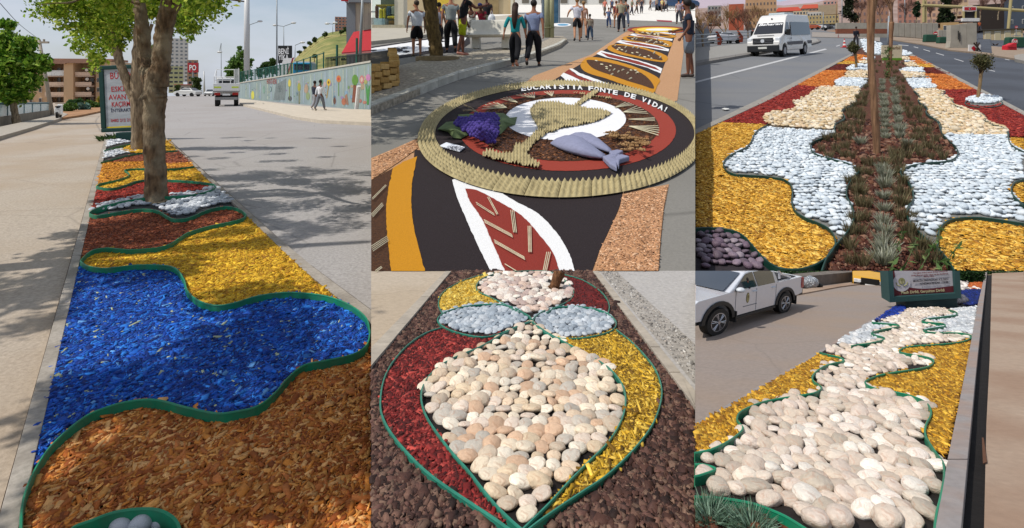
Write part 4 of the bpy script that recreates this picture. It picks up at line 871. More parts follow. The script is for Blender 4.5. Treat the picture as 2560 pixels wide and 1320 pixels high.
px_tree('tree','full green tree behind the flatbed truck',(600,240),[(600,242,6),(600,200,5),(603,160,3)],[],[(605,135,13),(590,155,18),(615,160,16),(580,175,18),(610,180,20),(590,195,18),(628,150,6),(572,190,8),(600,120,6)],120,['5c7c34','486a28','74944a'],3600,.55)
for i,(x,y,r) in enumerate(((662,172,12),(680,165,14),(650,180,9))): px_tree('tree',['round tree behind the green mesh fence','taller tree behind the mesh fence beside the tall lamp','low tree behind the mesh fence nearest the mast'][i],(x,205),[(x,205,3),(x,y,2)],[],[(x + rng.uniform(-.6,.6) * r,y + rng.uniform(-1,1) * r,r * .6) for _ in range(6)],130,['5a7440','48602f'],900,.55)
def small_car(label,base_px,p,L,col,yaw,group=None,s=1.0,taxi=False):
    r = thing('parked_car',label,'car',gp(p,*base_px),yaw,group=group);r.scale = (s,s,s);m_ = mat('car paint ' + col,col,rough=.25,bump=0,var=.03,spec=.6,coat=.4)
    pr = [(-2.1,.35),(-2.15,.8),(-1.95,.98),(-1.5,1.02),(-.9,1.42),(.35,1.45),(1.1,1.0),(1.95,.85),(2.15,.6),(2.1,.3)]
    def side(pts,w0,w1,nm,m2,bev=.06):
        n = len(pts);vs = [(x,-(w0 if z < 1.03 else w1),z) for x,z in pts] + [(x,(w0 if z < 1.03 else w1),z) for x,z in pts];return MB().add(vs,[tuple(range(n)),tuple(range(n,2 * n))[::-1]] + [(i,n + i,n + (i + 1) % n,(i + 1) % n) for i in range(n)]).build(nm,m2,r,bevel=bev)
    side(pr,.86,.66,'body',m_);gl_ = glass('car glass','161c22')
    for sy in (-1,1):
        q = [(-1.35,.83,1.04),(.92,.83,1.04),(.3,.70,1.38),(-.85,.70,1.38)];vs = [(x,sy * (y + .015),z) for x,y,z in q];MB().add(vs,[(0,1,2,3)]).build('side_window',gl_,r)
        for x in (-1.35,1.35): MB().tube([(x,sy * .68,.33),(x,sy * .9,.33)],.34,16).build('wheel',dk,r)
        MB().box((2.08,sy * .62,.66),(.16,.36,.16)).build('headlight',mat('headlight','d8dce0',rough=.15,bump=0),r)
    MB().add([(1.12,-.74,1.03),(1.12,.74,1.03),(.42,.62,1.42),(.42,-.62,1.42)],[(0,1,2,3)]).build('windscreen',gl_,r);MB().add([(-1.56,-.74,1.05),(-1.56,.74,1.05),(-.96,.62,1.42),(-.96,-.62,1.42)],[(0,1,2,3)]).build('rear_window',gl_,r)
    MB().box((2.14,0,.5),(.06,1.0,.2)).build('grille',dk,r)
    if taxi: MB().box((2.17,0,.72),(.06,.9,.3)).build('upper_grille',dk,r);[MB().box((2.16,s_ * .66,.48),(.05,.3,.16)).build('air_intake',dk,r) for s_ in (-1,1)];MB().box((2.2,0,.5),(.02,.5,.1)).build('plate',wh,r)
    return r
small_car('white car parked far away at the bend of the avenue',(470,241),'A',4,'d4d4d0',R(170),s=.9)
small_car('white car coming far down the avenue left of the truck',(528,240),'A',4,'d8d8d4',R(-80),s=.75)
# ================================================================ SITE B: sawdust carpet street (top centre)
asB = mat('street asphalt','7d7a74',rough=.93,var=.12,scale=45,bump=.3,big=(.5,.5,'6a6862'),bdist=.01,crack=(.3,.01,.5))
plaza = mat('plaza sunlit tone','d8d4cc',rough=.9,var=.08,scale=3,bump=.1)  # pale tone paints the strong sunlight on the far street into its colour
sheet('B','street',[(928,677),(1738,677),(1738,44),(928,44)],0,asB,kind='structure')
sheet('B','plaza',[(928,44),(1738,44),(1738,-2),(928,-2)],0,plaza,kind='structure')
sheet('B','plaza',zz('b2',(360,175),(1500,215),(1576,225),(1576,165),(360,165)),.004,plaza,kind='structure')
# pavement of small stones with a pale kerb
pavm = mat('portuguese paving','8f8676',rough=.9,var=.45,scale=14,bump=.6,col2='b4aa98',bdist=.02)
pv = [(928,268),(1147,183),(1278,150),(1350,131),(1400,112),(1418,98),(1408,90),(1386,90),(1340,112),(1250,118),(1180,128),(1072,146),(987,166),(928,182)]
sheet('B','pavement',pv,.13,pavm,kind='structure',thick=-.14)
kB = mat('kerb whitewashed','b4b2a8',rough=.9,var=.2,scale=12,bump=.4,big=(3,.5,'8c8a80'))
kp = [(927,264),(1000,237),(1147,183),(1278,149),(1340,131),(1395,111),(1414,99)];kq = [(927,254),(1000,228),(1147,176),(1278,143.5),(1340,126),(1392,107),(1409,97)]
def kerb_path(p,a,b,name,label,H,mtl,Zt,group=None,nper=3):
    """kerb that follows a curved line; stones are parts"""
    a = catmull(a,nper);b = catmull(b,nper);A = [gp(p,x,y,Zt) for x,y in a];B = [gp(p,x,y,Zt) for x,y in b];root = thing(name,label,'kerb',A[len(A) // 2],group=group);ro = Vector(root.location)
    for i in range(len(A) - 1):
        dn = Vector((0,0,-H));a0,a1,b0,b1 = A[i],A[i].lerp(A[i + 1],.985),B[i],B[i].lerp(B[i + 1],.985);vs = [a0,b0,b1,a1];vs += [v + dn for v in vs]
        MB().add([v - ro for v in vs],[(0,1,2,3),(7,6,5,4),(0,4,5,1),(1,5,6,2),(2,6,7,3),(3,7,4,0)]).build('kerbstone',mtl,root)
    return root
kerb_path('B',kp,kq,'kerb','whitewashed kerb curving along the stone pavement with the bench',.18,kB,.15,nper=3)
# side road with the black and white carpet, far pavement, shop
whs = mat('white sawdust','d8d8d8',rough=.95,var=.06,scale=60,bump=.3);blk = mat('dark sawdust','1e191b',rough=.97,var=.35,scale=90,bump=.5)
tan_ = mat('natural sawdust','b0825c',rough=.97,var=.25,scale=90,bump=.8,col2='cca078',bdist=.02);yel = mat('yellow sawdust','b57c10',rough=.97,var=.12,scale=90,bump=.4);red = mat('red sawdust','7e2a20',rough=.97,var=.12,scale=90,bump=.4)
brn = mat('brown sawdust','3a2114',rough=.97,var=.5,scale=70,bump=.8,col2='5c3a20',bdist=.02);dkp = mat('dark plum sawdust','231a1c',rough=.97,var=.25,scale=80,bump=.5)
cb = thing('sawdust_carpet','black and white patterned sawdust carpet on the side road behind the tree','street carpet',gp('B',1000,130))
def rag(poly):
    out = []
    for i,a in enumerate(poly):
        b = poly[(i + 1) % len(poly)];L = math.hypot(b[0] - a[0],b[1] - a[1]);n = max(1,int(L / 5));k_ = min(1,a[1] / 300) * .8;inb = lambda q: 929 < q[0] < 1737 and q[1] < 676
        out.append(a);out += [q if not inb(q) else (q[0] + rng.normal() * k_ * .7,q[1] + rng.normal() * k_ * .45) for q in [(a[0] + (b[0] - a[0]) * j / n,a[1] + (b[1] - a[1]) * j / n) for j in range(1,n)]]
    return out
def lay(root,p,nm,poly,Z,m,th=.0):
    if nm not in ('dark_ground','tan_border','white_disc'): poly = rag(poly)
    o = sheet(p,nm,poly,Z,m,parent=None);o.parent = root;o.location = -Vector(root.location);return o
lay(cb,'B','dark_border',zz('b1',(0,455),(560,370),(950,330),(960,420),(830,505),(560,520),(0,605)),.012,blk);lay(cb,'B','white_ground',zz('b1',(0,468),(560,383),(940,345),(900,405),(560,490),(0,582)),.018,whs)
for x,y,rx,ry in ((60,520,60,14),(60,520,36,7),(180,500,50,12),(270,485,45,20),(320,465,40,10),(120,550,60,9),(230,465,40,7),(340,500,40,12),(20,490,40,7),(690,375,40,8),(690,400,40,8),(620,420,40,8),(460,430,30,10)):
    m_ = whs if (rx,ry) == (36,7) else blk;k = 5 if m_ is whs else 0;lay(cb,'B','swirl',[p_ for p_ in (zz('b1',*[(x + rx * math.cos(a) * (1 if i % 2 else .72),y + ry * math.sin(a) * (1 if i % 2 else .72)) for i,a in enumerate(np.linspace(0,6.283,12,endpoint=False))]))],.024 + k * .001,m_)
sheet('B','pavement',zz('b1',(0,400),(300,370),(560,330),(700,300),(900,270),(1200,235),(1500,200),(1576,190),(1576,130),(0,240)),.14,mat('far pavement pale','a8a294',var=.08,scale=2),kind='structure',thick=-.16)
dW = dep('B',76);u = dW / F;sh = thing('shop','shop front with a cream pillar and a bright window display of yellow clothes','shop',at(960,72,dW));X = lambda x: (x - 960) * u;Zp = lambda y: (72 - y) * u
crm = mat('cream pillar','cfc8b4',var=.06,bump=0)
def pb(nm,x0,x1,y0,y1,yo,dp_,m,par=sh): return MB().box(((X(x0) + X(x1)) / 2,yo + dp_ / 2,(Zp(y0) + Zp(y1)) / 2),((x1 - x0) * u,dp_,(y1 - y0) * u)).build(nm,m,par)
pb('plinth',930,1012,62,73,0,2,mat('plinth beige','b0a890',bump=0));pb('pillar',985,1008,-40,62,.1,1.2,crm);pb('back_wall',930,985,-40,62,2.2,.2,mat('shop inside','5c6454',var=.5,scale=1.2,bump=0));pb('shelf',930,984,6,9,.9,1.2,mat('shelf yellow','a08c28'));
for x0,x1,y0,y1,c in ((941,950,18,44,'c0b020'),(951,958,17,43,'b4a41c'),(960,972,12,36,'2c4650'),(962,982,36,44,'b0a02c'),(972,982,12,34,'7c8474'),(931,938,10,42,'5c3424')):
    pb('clothing',x0,x1,y0,y1,.6,.35,mat('cloth ' + c,c,var=.25,scale=6)).modifiers.new('b','BEVEL').width = .06
pb('white_case',932,960,45,62,.25,.8,mat('white case','c4d4dc',rough=.3));pb('planter_box',968,983,50,62,.4,.5,mat('box amber','8c6420'))
gl = pb('glass_pane',930,985,-10,62,.02,.03,glass('shop glass','d0dcd8'));g_ = gl.data.materials[0];g_.node_tree.nodes['Principled BSDF'].inputs['Transmission Weight'].default_value = 1.0;g_.node_tree.nodes['Principled BSDF'].inputs['IOR'].default_value = 1.02
cw_ = thing('building','cream and tan building wall behind the bench and the people','building',at(1130,62,62));MB().box(((1130 - 1130) * 62 / F,3,3.4),(13.0,5,9)).build('wall',mat('wall cream','b8a684',var=.12,scale=1),cw_);MB().box((3.5,.45,3),(2.6,.3,6)).build('tan_panel',mat('panel tan','8f7c58',var=.15,scale=2),cw_);MB().box((-1.0,.45,3),(1.4,.3,6)).build('yellow_panel',mat('panel yellow','c8ac40',var=.1),cw_);MB().box((6.2,.4,3),(.3,.3,9)).build('white_post',crm,cw_)
wb = thing('building','long white building front across the far plaza','building',at(1480,10,130));MB().box((2,4,3),(70,6,14)).build('wall',mat('wall white','d4d2cc',var=.05),wb)
for i in range(14): MB().box((-27 + i * 4.2,.95,1.6),(1.5,.2,2.6)).build('doorway',mat('doorway dark','6a645a',bump=0),wb)
# brick planter at the left edge
bp_ = thing('brick_planter','yellow stone block planter at the left edge of the carpet street','planter',gp('B',980,215,.13));dB_ = dep('B',226);u = dB_ / F;bm_ = [mat('planter block %d' % i,c,var=.25,scale=8,bump=.5,bdist=.02) for i,c in enumerate(('b08c50','a07c42','bc9a60'))];lo = Vector(bp_.location)
# two faces: front along the lower edge and right face
Zt = .13
P0,P1,P2 = gp('B',890,246,Zt),gp('B',999,214,Zt),gp('B',990,168,Zt)
def block_wall(P,Q,n,rows,H,depth=.2):
    d = (Q - P);L = d.length;d.normalize();nn = Vector((d.y,-d.x,0)).normalized();ang = math.atan2(d.y,d.x)
    for r in range(rows):
        x = -(.5 * L / n) * (r % 2)
        for c in range(n + 1):
            w = L / n * (1 + .06 * rng.standard_normal());a,b = max(0,x),min(L,x + w);x += w
            if b - a < .04: continue
            cpt = P + d * ((a + b) / 2) - nn * depth / 2 + Vector((0,0,(r + .5) * H / rows));cpt = cpt + nn * .012 * rng.standard_normal()
            MB().box((0,0,0),(b - a - .02,depth,H / rows - .02)).build('block',random.choice(bm_),bp_,loc=cpt - lo,rot=(0,0,ang),bevel=.012)
Hh = .5
block_wall(P0,P1,5,4,Hh);block_wall(P1,P2,7,4,Hh)
soilB = mat('planter soil','3a3428',var=.3)
MB().add([v - lo + Vector((0,0,Hh * .86)) for v in (P0,P1 + Vector((-.1,0,0)),P2 + Vector((-.1,0,0)),gp('B',900,180,Zt))],[(0,1,2,3)]).build('soil',soilB,bp_)
clip(fam(bp_),xl=928)
clip(fam(wb),xr=1738)
clip(fam(sh),xl=928)
# shade tree with root ring
dt = dep('B',158);bt = px_tree('shade_tree','large tree trunk leaning left beside the bench people, ringed at its foot',(1094,159),[(1094,162,38),(1093,155,35),(1089,120,34),(1082,70,35),(1077,20,34),(1070,-40,34),(1062,-110,30)],[[(1066,-80,24),(1130,-160,16),(1240,-230,10,dt - 1)],[(1066,-100,20),(1010,-200,14),(960,-260,9,dt - 1.5)]],None,dt,None,0,0,barkm=mat('brown bark','4a3a20',rough=.95,var=.5,scale=9,bump=.9,col2='6e5a34',stretch=(2,2,.8),bdist=.03))
MB().tube([(0,0,.05),(0,0,.2)],.62,24).build('root_ring',mat('ring concrete','7c6c50',var=.2),bt,bevel=.03)
cc = [];l3 = Vector(bt.location)
for Y_ in rng.uniform(8.5,22,60):
    X_ = rng.uniform(-.22 * Y_,-.02 * Y_)
    g = gxy('B',X_,Y_);Ht = rng.uniform(4.6,6.2) - .03 * Y_;t = Ht / math.tan(SUN_EL);cc.append(tuple(g + Vector((math.sin(SUN_AZ) * t,math.cos(SUN_AZ) * t,Ht)) - l3))
cc = [c for c in cc if (c[2] + l3.z) > .17 * (c[1] + l3.y)]
leaves('crown',cc,[rng.uniform(.7,1.15) for _ in cc],20000,.2,LG,bt,shell=.1,squash=.45)
# bench
dbn = dep('B',122);u = dbn / F;be = thing('bench','white curved concrete park bench behind the woman in turquoise','bench',gp('B',1228,122,.13),R(-6));cm2 = mat('bench concrete','c8c4b8',rough=.7,var=.08,scale=6,bump=.1)
prof = catmull([(-.55,.44),(-.35,.42),(-.1,.46),(.06,.62),(.2,.95),(.3,1.0)],5)
def shell_(x0,x1,nm):
    vs = [];n = len(prof)
    for x in (x0,x1):
        for (y,z) in prof: vs.append((x,y,z))
        for (y,z) in prof[::-1]: vs.append((x,y + .05,z - .06))
    m_ = 2 * n;return MB().add(vs,[(i,(i + 1) % m_,m_ + (i + 1) % m_,m_ + i) for i in range(m_)] + [tuple(range(m_))[::-1],tuple(range(m_,2 * m_))]).build(nm,cm2,be,smooth=False)
Lb = 58 * u
shell_(-Lb * .95,Lb * .95,'seat');shell_(-Lb * .95 - .04,-Lb * .95 + .08,'end_rib');shell_(Lb * .95 - .08,Lb * .95 + .04,'end_rib')
for x in (-Lb * .6,Lb * .6): MB().prism([(-.3,0),(.3,0),(.16,.42),(-.22,.42)],-.12,.12,Matrix.Translation((x,0,0)) @ Matrix.Rotation(R(90),4,'Z') @ Matrix.Rotation(R(90),4,'X')).build('leg',cm2,be,bevel=.02)
# light column with blue panel
co = thing('column','pale green double column standing on the pavement tip','column',gp('B',1373,94,.13));dc = dep('B',94);u = dc / F
for x in (-5.5,5.5): MB().tube([(x * u,0,0),(x * u,0,140 * u)],6 * u,12).build('shaft',mat('column paint','9a9a78',rough=.6,var=.12,scale=3),co,smooth=True)
MB().tube([(0,0,22 * u),(0,0,24 * u)],13 * u,14).build('band',mat('band','7c7c60'),co)
bpn = thing('notice_board','tall dark blue notice panel behind the double column','panel',gp('B',1377,58));dn_ = dep('B',58);u = dn_ / F;MB().box((0,0,40 * u),(46 * u,.12,80 * u)).build('board',mat('panel blue','1e4466',var=.3,scale=2,col2='4a7288',bump=0),bpn)
for s in (-1,1): MB().box((s * 20 * u,-.05,40 * u),(3 * u,.16,82 * u)).build('frame',galv,bpn)
rg = sheet('B','round_mat',zz('b2',*ell(270,240,95,18,16)),.01,whs);tag(rg,'small round white floor pattern beside the blue panel','floor pattern');lay(rg,'B','blue_ring',zz('b2',*ell(285,240,55,10,14)),.016,mat('blue ring','5a90b0'));
# ---- people
P_ = lambda x,y,z=0: gp('B',x,y,z)
person('man in a white T-shirt and black shorts left of the tree',P_(1042,141),R(20),1.74,legs=((2,2),(-2,4)),arms=((-6,14,16),(4,10,14)),shirt='ccd2dc',pants='0c0c10',plen=.48,sleeve=.6,girth=1.18,hair='3a2c22',skin='a06c50',shoes='6a5a48',face=-60)
person('woman in a grey top and black trousers half hidden by the tree',P_(1097,125),R(-10),1.66,shirt='8c8c98',pants='101014',sleeve=.5,hair='1a1210',skin='a06c50',face=30,girth=.9)
person('man in a grey polo shirt and black trousers right of the tree',P_(1127,131,.13),R(10),1.86,shirt='8c9494',pants='0e0f14',sleeve=.55,hair='1a1210',skin='a06c50',arms=((-8,10,10),(6,8,25)),girth=1.1)
person('tall man in a black T-shirt and lime yellow shorts',P_(1157,139,.13),R(-70),1.98,legs=((3,2),(-8,6)),arms=((6,8,16),(50,10,60)),lean=9,shirt='15171c',pants='98a010',plen=.5,sleeve=.6,hair='0e0c0c',skin='6a4030',shoes='b07868',girth=1.05)
person('man in a white vest printed with leaves sitting on the bench',P_(1182,116,-.1),R(150),1.72,legs=((80,82),(78,78)),arms=((30,10,60),(35,10,50)),lean=14,shirt='c4c4bc',pants='26282e',plen=.48,sleeve=0,hair='100c0a',skin='5a3424',sit=True,shoes='6a4a3c')
person('man in a dark red shirt and blue cap sitting on the bench',P_(1206,112,-.1),R(165),1.72,legs=((82,82),(78,80)),arms=((35,14,50),(35,10,50)),lean=26,shirt='8c1c30',pants='26304a',plen=.48,sleeve=.6,hair='100c0a',skin='5a3424',sit=True,cap='282a5c')
p7 = person('man in a printed black T-shirt standing behind the bench with a white bag',P_(1217,92),R(170),1.86,shirt='1c1a1e',pants='4a5040',sleeve=.6,hair='0c0a0a',skin='4a2a20',girth=1.1,arms=((10,10,40),(5,12,30)))
bg_ = thing('plastic_bag','white plastic bag held by the man in the printed black T-shirt','bag',P_(1229,98) + Vector((0,0,.75)));MB().ball((0,0,.12),(.17,.12,.24),10,8).build('bag',mat('bag plastic','c4c8cc',rough=.3,var=.1,scale=9,bump=.5,bdist=.05),bg_,smooth=True);MB().tube([(-.06,0,.34),(0,0,.5),(.06,0,.34)],.015,5).build('handle',mat('bag plastic','c4c8cc'),bg_)
person('woman in a turquoise top and black leggings walking with long dark hair',P_(1288,168),R(-14),1.72,legs=((14,6),(-12,22)),arms=((-16,20,6),(10,14,12)),shirt='14868c',pants='121218',sleeve=1.35,hair='301c14',skin='a87458',longhair=.42,girth=.92,shoes='b87c64')
person('man in a light blue polo shirt and black trousers walking beside her',P_(1334,166),R(-14),1.8,legs=((-14,24),(14,4)),arms=((14,8,10),(-16,12,10)),shirt='7c88a8',pants='101118',sleeve=.6,hair='1a1412',skin='8a5a42',girth=1.1,shoes='3a302c')
person('man in a white T-shirt and black shorts, hand on his hip',P_(1443,104),R(-5),1.82,legs=((-18,10),(14,6)),arms=((-20,34,80),(8,8,14)),shirt='c4c4d0',pants='141418',plen=.46,sleeve=.6,hair='8a6a44',skin='b4805f',fingers=False)
person('slim woman walking close behind the man in black shorts',P_(1459,96),R(-5),1.66,shirt='c09a88',pants='b08468',plen=.45,sleeve=0,hair='8a6a44',skin='b4805f',fingers=False,girth=.85)
person('small boy in a striped shirt and jeans on the street',P_(1475,101),R(5),1.12,legs=((12,6),(-12,14)),shirt='8c8070',pants='2c3c50',sleeve=.6,hair='141010',skin='6a4432',fingers=False,girth=1.05)
person('child in blue with one arm raised farther up the street',P_(1522,69),R(0),1.2,shirt='5a6c90',pants='3a4a6c',sleeve=.5,hair='6a4a34',skin='b4805f',arms=((10,20,10),(20,30,40)),fingers=False)
person('woman in a dark red top and pale shorts far up the street',P_(1541,70),R(0),1.6,shirt='7c2c34',pants='a87858',plen=.4,sleeve=.5,hair='6a3c24',skin='b4805f',fingers=False,girth=.9)
person('man in a beige shirt and dark jeans far up the street',P_(1553,80),R(0),1.82,shirt='9c9880',pants='262a34',sleeve=.8,hair='6a6058',skin='a87458',arms=((-6,12,10),(14,20,70)),fingers=False,girth=1.05)
person('person in dark clothes just right of the man in beige',P_(1565,68),R(0),1.7,shirt='3c4450',pants='4a5468',sleeve=.6,hair='201814',skin='a87458',fingers=False,girth=.9)
pr = person('man in a navy shirt and grey shorts at the right edge of the carpet street',P_(1722,194),R(75),1.8,legs=((2,2),(-4,4)),arms=((-4,12,40),(10,10,70)),shirt='1c2638',pants='6a7480',plen=.5,sleeve=.6,hair='181212',skin='6a4230',girth=1.15,shoes='3a302c')
p18 = person('person in a green T-shirt near the right end of the street',P_(1722,88),R(80),1.7,shirt='108470',pants='4c4440',sleeve=.6,plen=.46,hair='181212',skin='a87458',fingers=False)
for i,(x,y,c) in enumerate(((1512,40,'c07060'),(1530,36,'4c5a78'),(1592,34,'4a4844'),(1604,34,'3c3c48'),(1626,26,'705c4c'),(1642,28,'9c8c7c'),(1655,30,'c8b878'),(1664,30,'c8c8c0'),(1680,22,'b84848'),(1697,60,'b0a0a8'),(1706,55,'8c7c94'),(1580,38,'6c7460'))):
    person(['woman in a coral top at the far kerb','person in blue-grey at the far kerb','person in dark clothes left of the distant doorways','person in a black top in the middle of the far plaza','person in brown walking across the far plaza','person in pale brown far up the plaza','woman in a yellow dress far up the plaza','person in white beside the yellow dress','person in red by the parked blue car','woman in pink near the right end of the plaza','woman in violet near the right end of the plaza','person in olive at the far end of the grey street'][i],P_(x,y),R(rng.uniform(-90,90)),1.68,shirt=c,pants='3c3c44' if i % 2 else '5c5048',skin='a87458',fingers=False,group='distant strollers')
cB = small_car('dark blue car parked at the far end of the plaza',(1688,26),'B',4,'28466c',R(4),s=1.35)
# ---- the long carpet up the street
ca = thing('sawdust_carpet','long sawdust carpet running up the street in black, yellow and white bands','street carpet',gp('B',1600,150));zB = .008
lay(ca,'B','tan_border',zz('b2',(0,735),(560,530),(930,285),(1010,300),(600,560),(180,800),(-130,960),(-300,1000)),zB,tan_);lay(ca,'B','tan_border',zz('b2',(1160,880),(1375,320),(1480,320),(1430,700),(1395,975),(1300,1000)),zB,tan_)
lay(ca,'B','dark_ground',zz('b2',(-100,930),(180,785),(1000,298),(1385,318),(1165,905),(900,1000)),zB + .004,dkp)
L1,L2,L3 = zB + .009,zB + .013,zB + .017
def lens(p0,p1,b,t=None):
    """leaf shape between two points bulging by b above and t below"""
    t = b if t is None else t;out = []
    for i in range(9):
        s = i / 8;w = math.sin(math.pi * s);out.append((p0[0] + (p1[0] - p0[0]) * s,p0[1] + (p1[1] - p0[1]) * s - w * b))
    for i in range(7,0,-1):
        s = i / 8;w = math.sin(math.pi * s);out.append((p0[0] + (p1[0] - p0[0]) * s,p0[1] + (p1[1] - p0[1]) * s + w * t))
    return out
stick = MB()
for outer,inner in ((zz('b2',(455,625),(500,570),(560,553),(700,570),(900,620),(1100,695),(1225,770),(1200,830),(1160,900),(1040,870),(900,830),(700,760),(560,720),(480,680)),zz('b2',(512,585),(600,585),(750,610),(900,650),(1050,710),(1140,790),(1165,860),(1050,825),(900,780),(760,730),(640,690),(560,650))),
                     (zz('b2',(715,470),(750,435),(900,430),(1100,470),(1290,540),(1275,600),(1150,590),(1000,560),(850,530),(760,500)),zz('b2',(755,440),(900,445),(1080,480),(1200,530),(1250,585),(1100,560),(950,530),(820,490))),
                     (zz('b2',(865,375),(900,350),(1050,355),(1200,375),(1340,410),(1320,455),(1200,435),(1050,415),(920,400)),zz('b2',(905,360),(1050,365),(1200,388),(1310,440),(1180,425),(1050,405),(940,385))),
                     (zz('b2',(985,318),(1010,302),(1200,315),(1375,345),(1350,365),(1200,355),(1050,338)),zz('b2',(1020,310),(1200,322),(1340,352),(1200,345),(1060,330)))):
    lay(ca,'B','yellow_leaf',catmull(outer,3,True),L1,yel);lay(ca,'B','brown_heart',catmull(inner,3,True),L2,brn)
    x0,x1,y0,y1 = bnds(inner)
    for i in range(16):
        for _ in range(20):
            x,y = rng.uniform(x0,x1),rng.uniform(y0,y1)
            if inpoly([x],[y],inner)[0]: break
        dx,dy = (rng.uniform(2,5),rng.uniform(-4,-1.5)) if i % 2 else (rng.uniform(2,7),1.2)
        A_,B_ = gp('B',x,y,L3 + .01),gp('B',x + dx,y + dy,L3 + .01);stick.tube([A_ - Vector(ca.location),B_ - Vector(ca.location)],.012 + .0012 * A_.y * .6,4)
for w,r_ in ((zz('b2',(262,735),(290,705),(340,725),(480,780),(600,800),(340,800)),None),(zz('b2',(345,665),(375,665),(440,705),(600,765),(760,825),(700,822),(560,780),(430,730)),None),
              (zz('b2',(610,520),(655,490),(800,530),(1000,580),(1180,635),(1250,665),(1235,712),(1100,655),(900,600),(700,555)),zz('b2',(650,505),(800,540),(1000,590),(1180,650),(1235,690),(1080,640),(880,588),(720,550))),
              (zz('b2',(800,410),(840,390),(1000,405),(1200,440),(1315,475),(1310,498),(1150,470),(950,440)),zz('b2',(850,400),(1000,415),(1200,452),(1290,480),(1150,460),(960,430))),
              (zz('b2',(930,340),(960,325),(1150,345),(1350,380),(1345,395),(1150,372),(1000,352)),zz('b2',(975,333),(1150,352),(1320,382),(1150,364),(1010,346))),(zz('b2',(1040,298),(1200,305),(1380,325),(1370,335),(1200,318)),None)):
    lay(ca,'B','white_leaf',w,L1,whs)
    if r_: lay(ca,'B','red_heart',r_,L2,red)
lay(ca,'B','red_heart',zz('b2',(300,705),(345,672),(430,735),(600,795),(480,790)),L1,red)
o = stick.build('sticks',mat('peeled sticks','c4bca0',rough=.8,bump=0),ca,recalc=False);o['kind'] = 'stuff'
el = sheet('B','oval_carpet',zz('b2',*ell(1200,288,292,37,28)),.012,red);tag(el,'far red and yellow oval carpet closing the long carpet','street carpet')
for c,rx,ry,m_ in ((1205,255,27,yel),(1215,215,20,mat('bright yellow sawdust','e0c040')),(1215,130,11,whs)): lay(el,'B','ring',zz('b2',*ell(c,287,rx,ry,24)),.012 + .005 * (260 - rx) / 50 + .006,m_)
pz = sheet('B','floor_pattern',zz('b2',(1190,192),(1340,200),(1345,215),(1200,206)),.012,mat('pattern red','8c3038'));tag(pz,'thin red and grey floor pattern on the far white plaza','floor pattern')
# ---- lower carpet
cl = thing('sawdust_carpet','near sawdust carpet with a white edged red leaf on black and a yellow curve','street carpet',gp('B',1300,600));z3 = lambda *a: zz('b3',*a);zB = .006
lay(cl,'B','tan_border',z3((0,540),(180,465),(330,398),(380,560),(150,612),(0,692)),zB,tan_);lay(cl,'B','tan_border',z3((1735,780),(2060,720),(2025,900),(2005,1100),(1990,1321),(1530,1321),(1570,1180),(1625,1060),(1710,900)),zB,tan_)
lay(cl,'B','dark_ground',z3((300,480),(1740,700),(1735,830),(1700,920),(1640,1050),(1580,1180),(1528,1321),(370,1321),(310,1100),(280,900),(283,700)),zB + .004,dkp)
lay(cl,'B','brown_ground',z3((0,690),(150,610),(125,720),(105,850),(110,1000),(140,1321),(0,1321)),zB + .004,brn)
lay(cl,'B','yellow_curve',catmull(z3((150,610),(230,560),(318,528),(300,620),(280,720),(277,880),(300,1050),(340,1200),(372,1321),(138,1321),(118,1150),(105,1000),(103,860),(125,720)),1),zB + .009,yel)
lay(cl,'B','white_leaf',catmull(z3((560,690),(620,680),(760,735),(880,770),(1000,840),(1150,920),(1270,1040),(1360,1180),(1408,1321)),4) + catmull(z3((825,1321),(760,1190),(700,1060),(640,920),(590,800),(560,690)),4),zB + .009,whs)
lay(cl,'B','red_heart',catmull(z3((650,750),(740,765),(900,850),(1050,945),(1180,1090),(1260,1200),(1302,1321)),4) + catmull(z3((925,1321),(850,1150),(760,950),(690,850),(650,750)),4),zB + .013,red)
sm_ = mat('peeled sticks','c4bca0')
def stk(a,b,root,r=.011,Z=.035,n=1,off=(0,0)):
    for i in range(n):
        A_,B_ = gp('B',a[0] + off[0] * i,a[1] + off[1] * i,Z),gp('B',b[0] + off[0] * i * .9,b[1] + off[1] * i * .9,Z);l = Vector(root.location);MB().tube([A_ - l,B_ - l],r,5).build('stick',sm_,root)
for a,b,n,off in (((805,810),(870,930),2,(6,-2)),((725,845),(850,925),2,(3,9)),((965,900),(985,1055),3,(8,0)),((780,965),(975,1070),3,(2,7)),((1085,1010),(1090,1190),3,(7,0)),((850,1105),(1060,1225),3,(2,7)),((1215,1190),(1190,1318),3,(9,0)),((925,1272),(1000,1318),3,(6,4)),((5,820),(100,725),2,(4,4)),((0,930),(75,850),3,(4,6)),((0,1150),(110,1080),4,(3,8)),((30,1318),(70,1290),2,(4,6))):
    s = .3614;stk(z3(a)[0],z3(b)[0],cl,r=.0032,n=n,off=(off[0] * s * 1.4,off[1] * s * 1.4))
# sawdust crumbs on the tan borders
chips('B','sawdust_crumbs',z3((1740,790),(2050,735),(2020,900),(2000,1100),(1985,1318),(1540,1318),(1580,1180),(1630,1080),(1715,900)),'coarse tan sawdust shavings at the right side of the near carpet',['b08260','c89a74','90684a','d8b08c'],L=.017,asp=.4,cover=.8,zb=.012,m='sawdust',minpx=4,base_z=.0148,base='b0825c')
chips('B','sawdust_crumbs',z3((5,542),(180,468),(325,402),(322,470),(200,560),(5,688)),'tan sawdust shavings left of the round carpet',['b08260','c89a74','90684a','d8b08c'],L=.017,asp=.4,cover=.8,zb=.012,m='sawdust',minpx=4,base_z=.0148,base='b0825c')
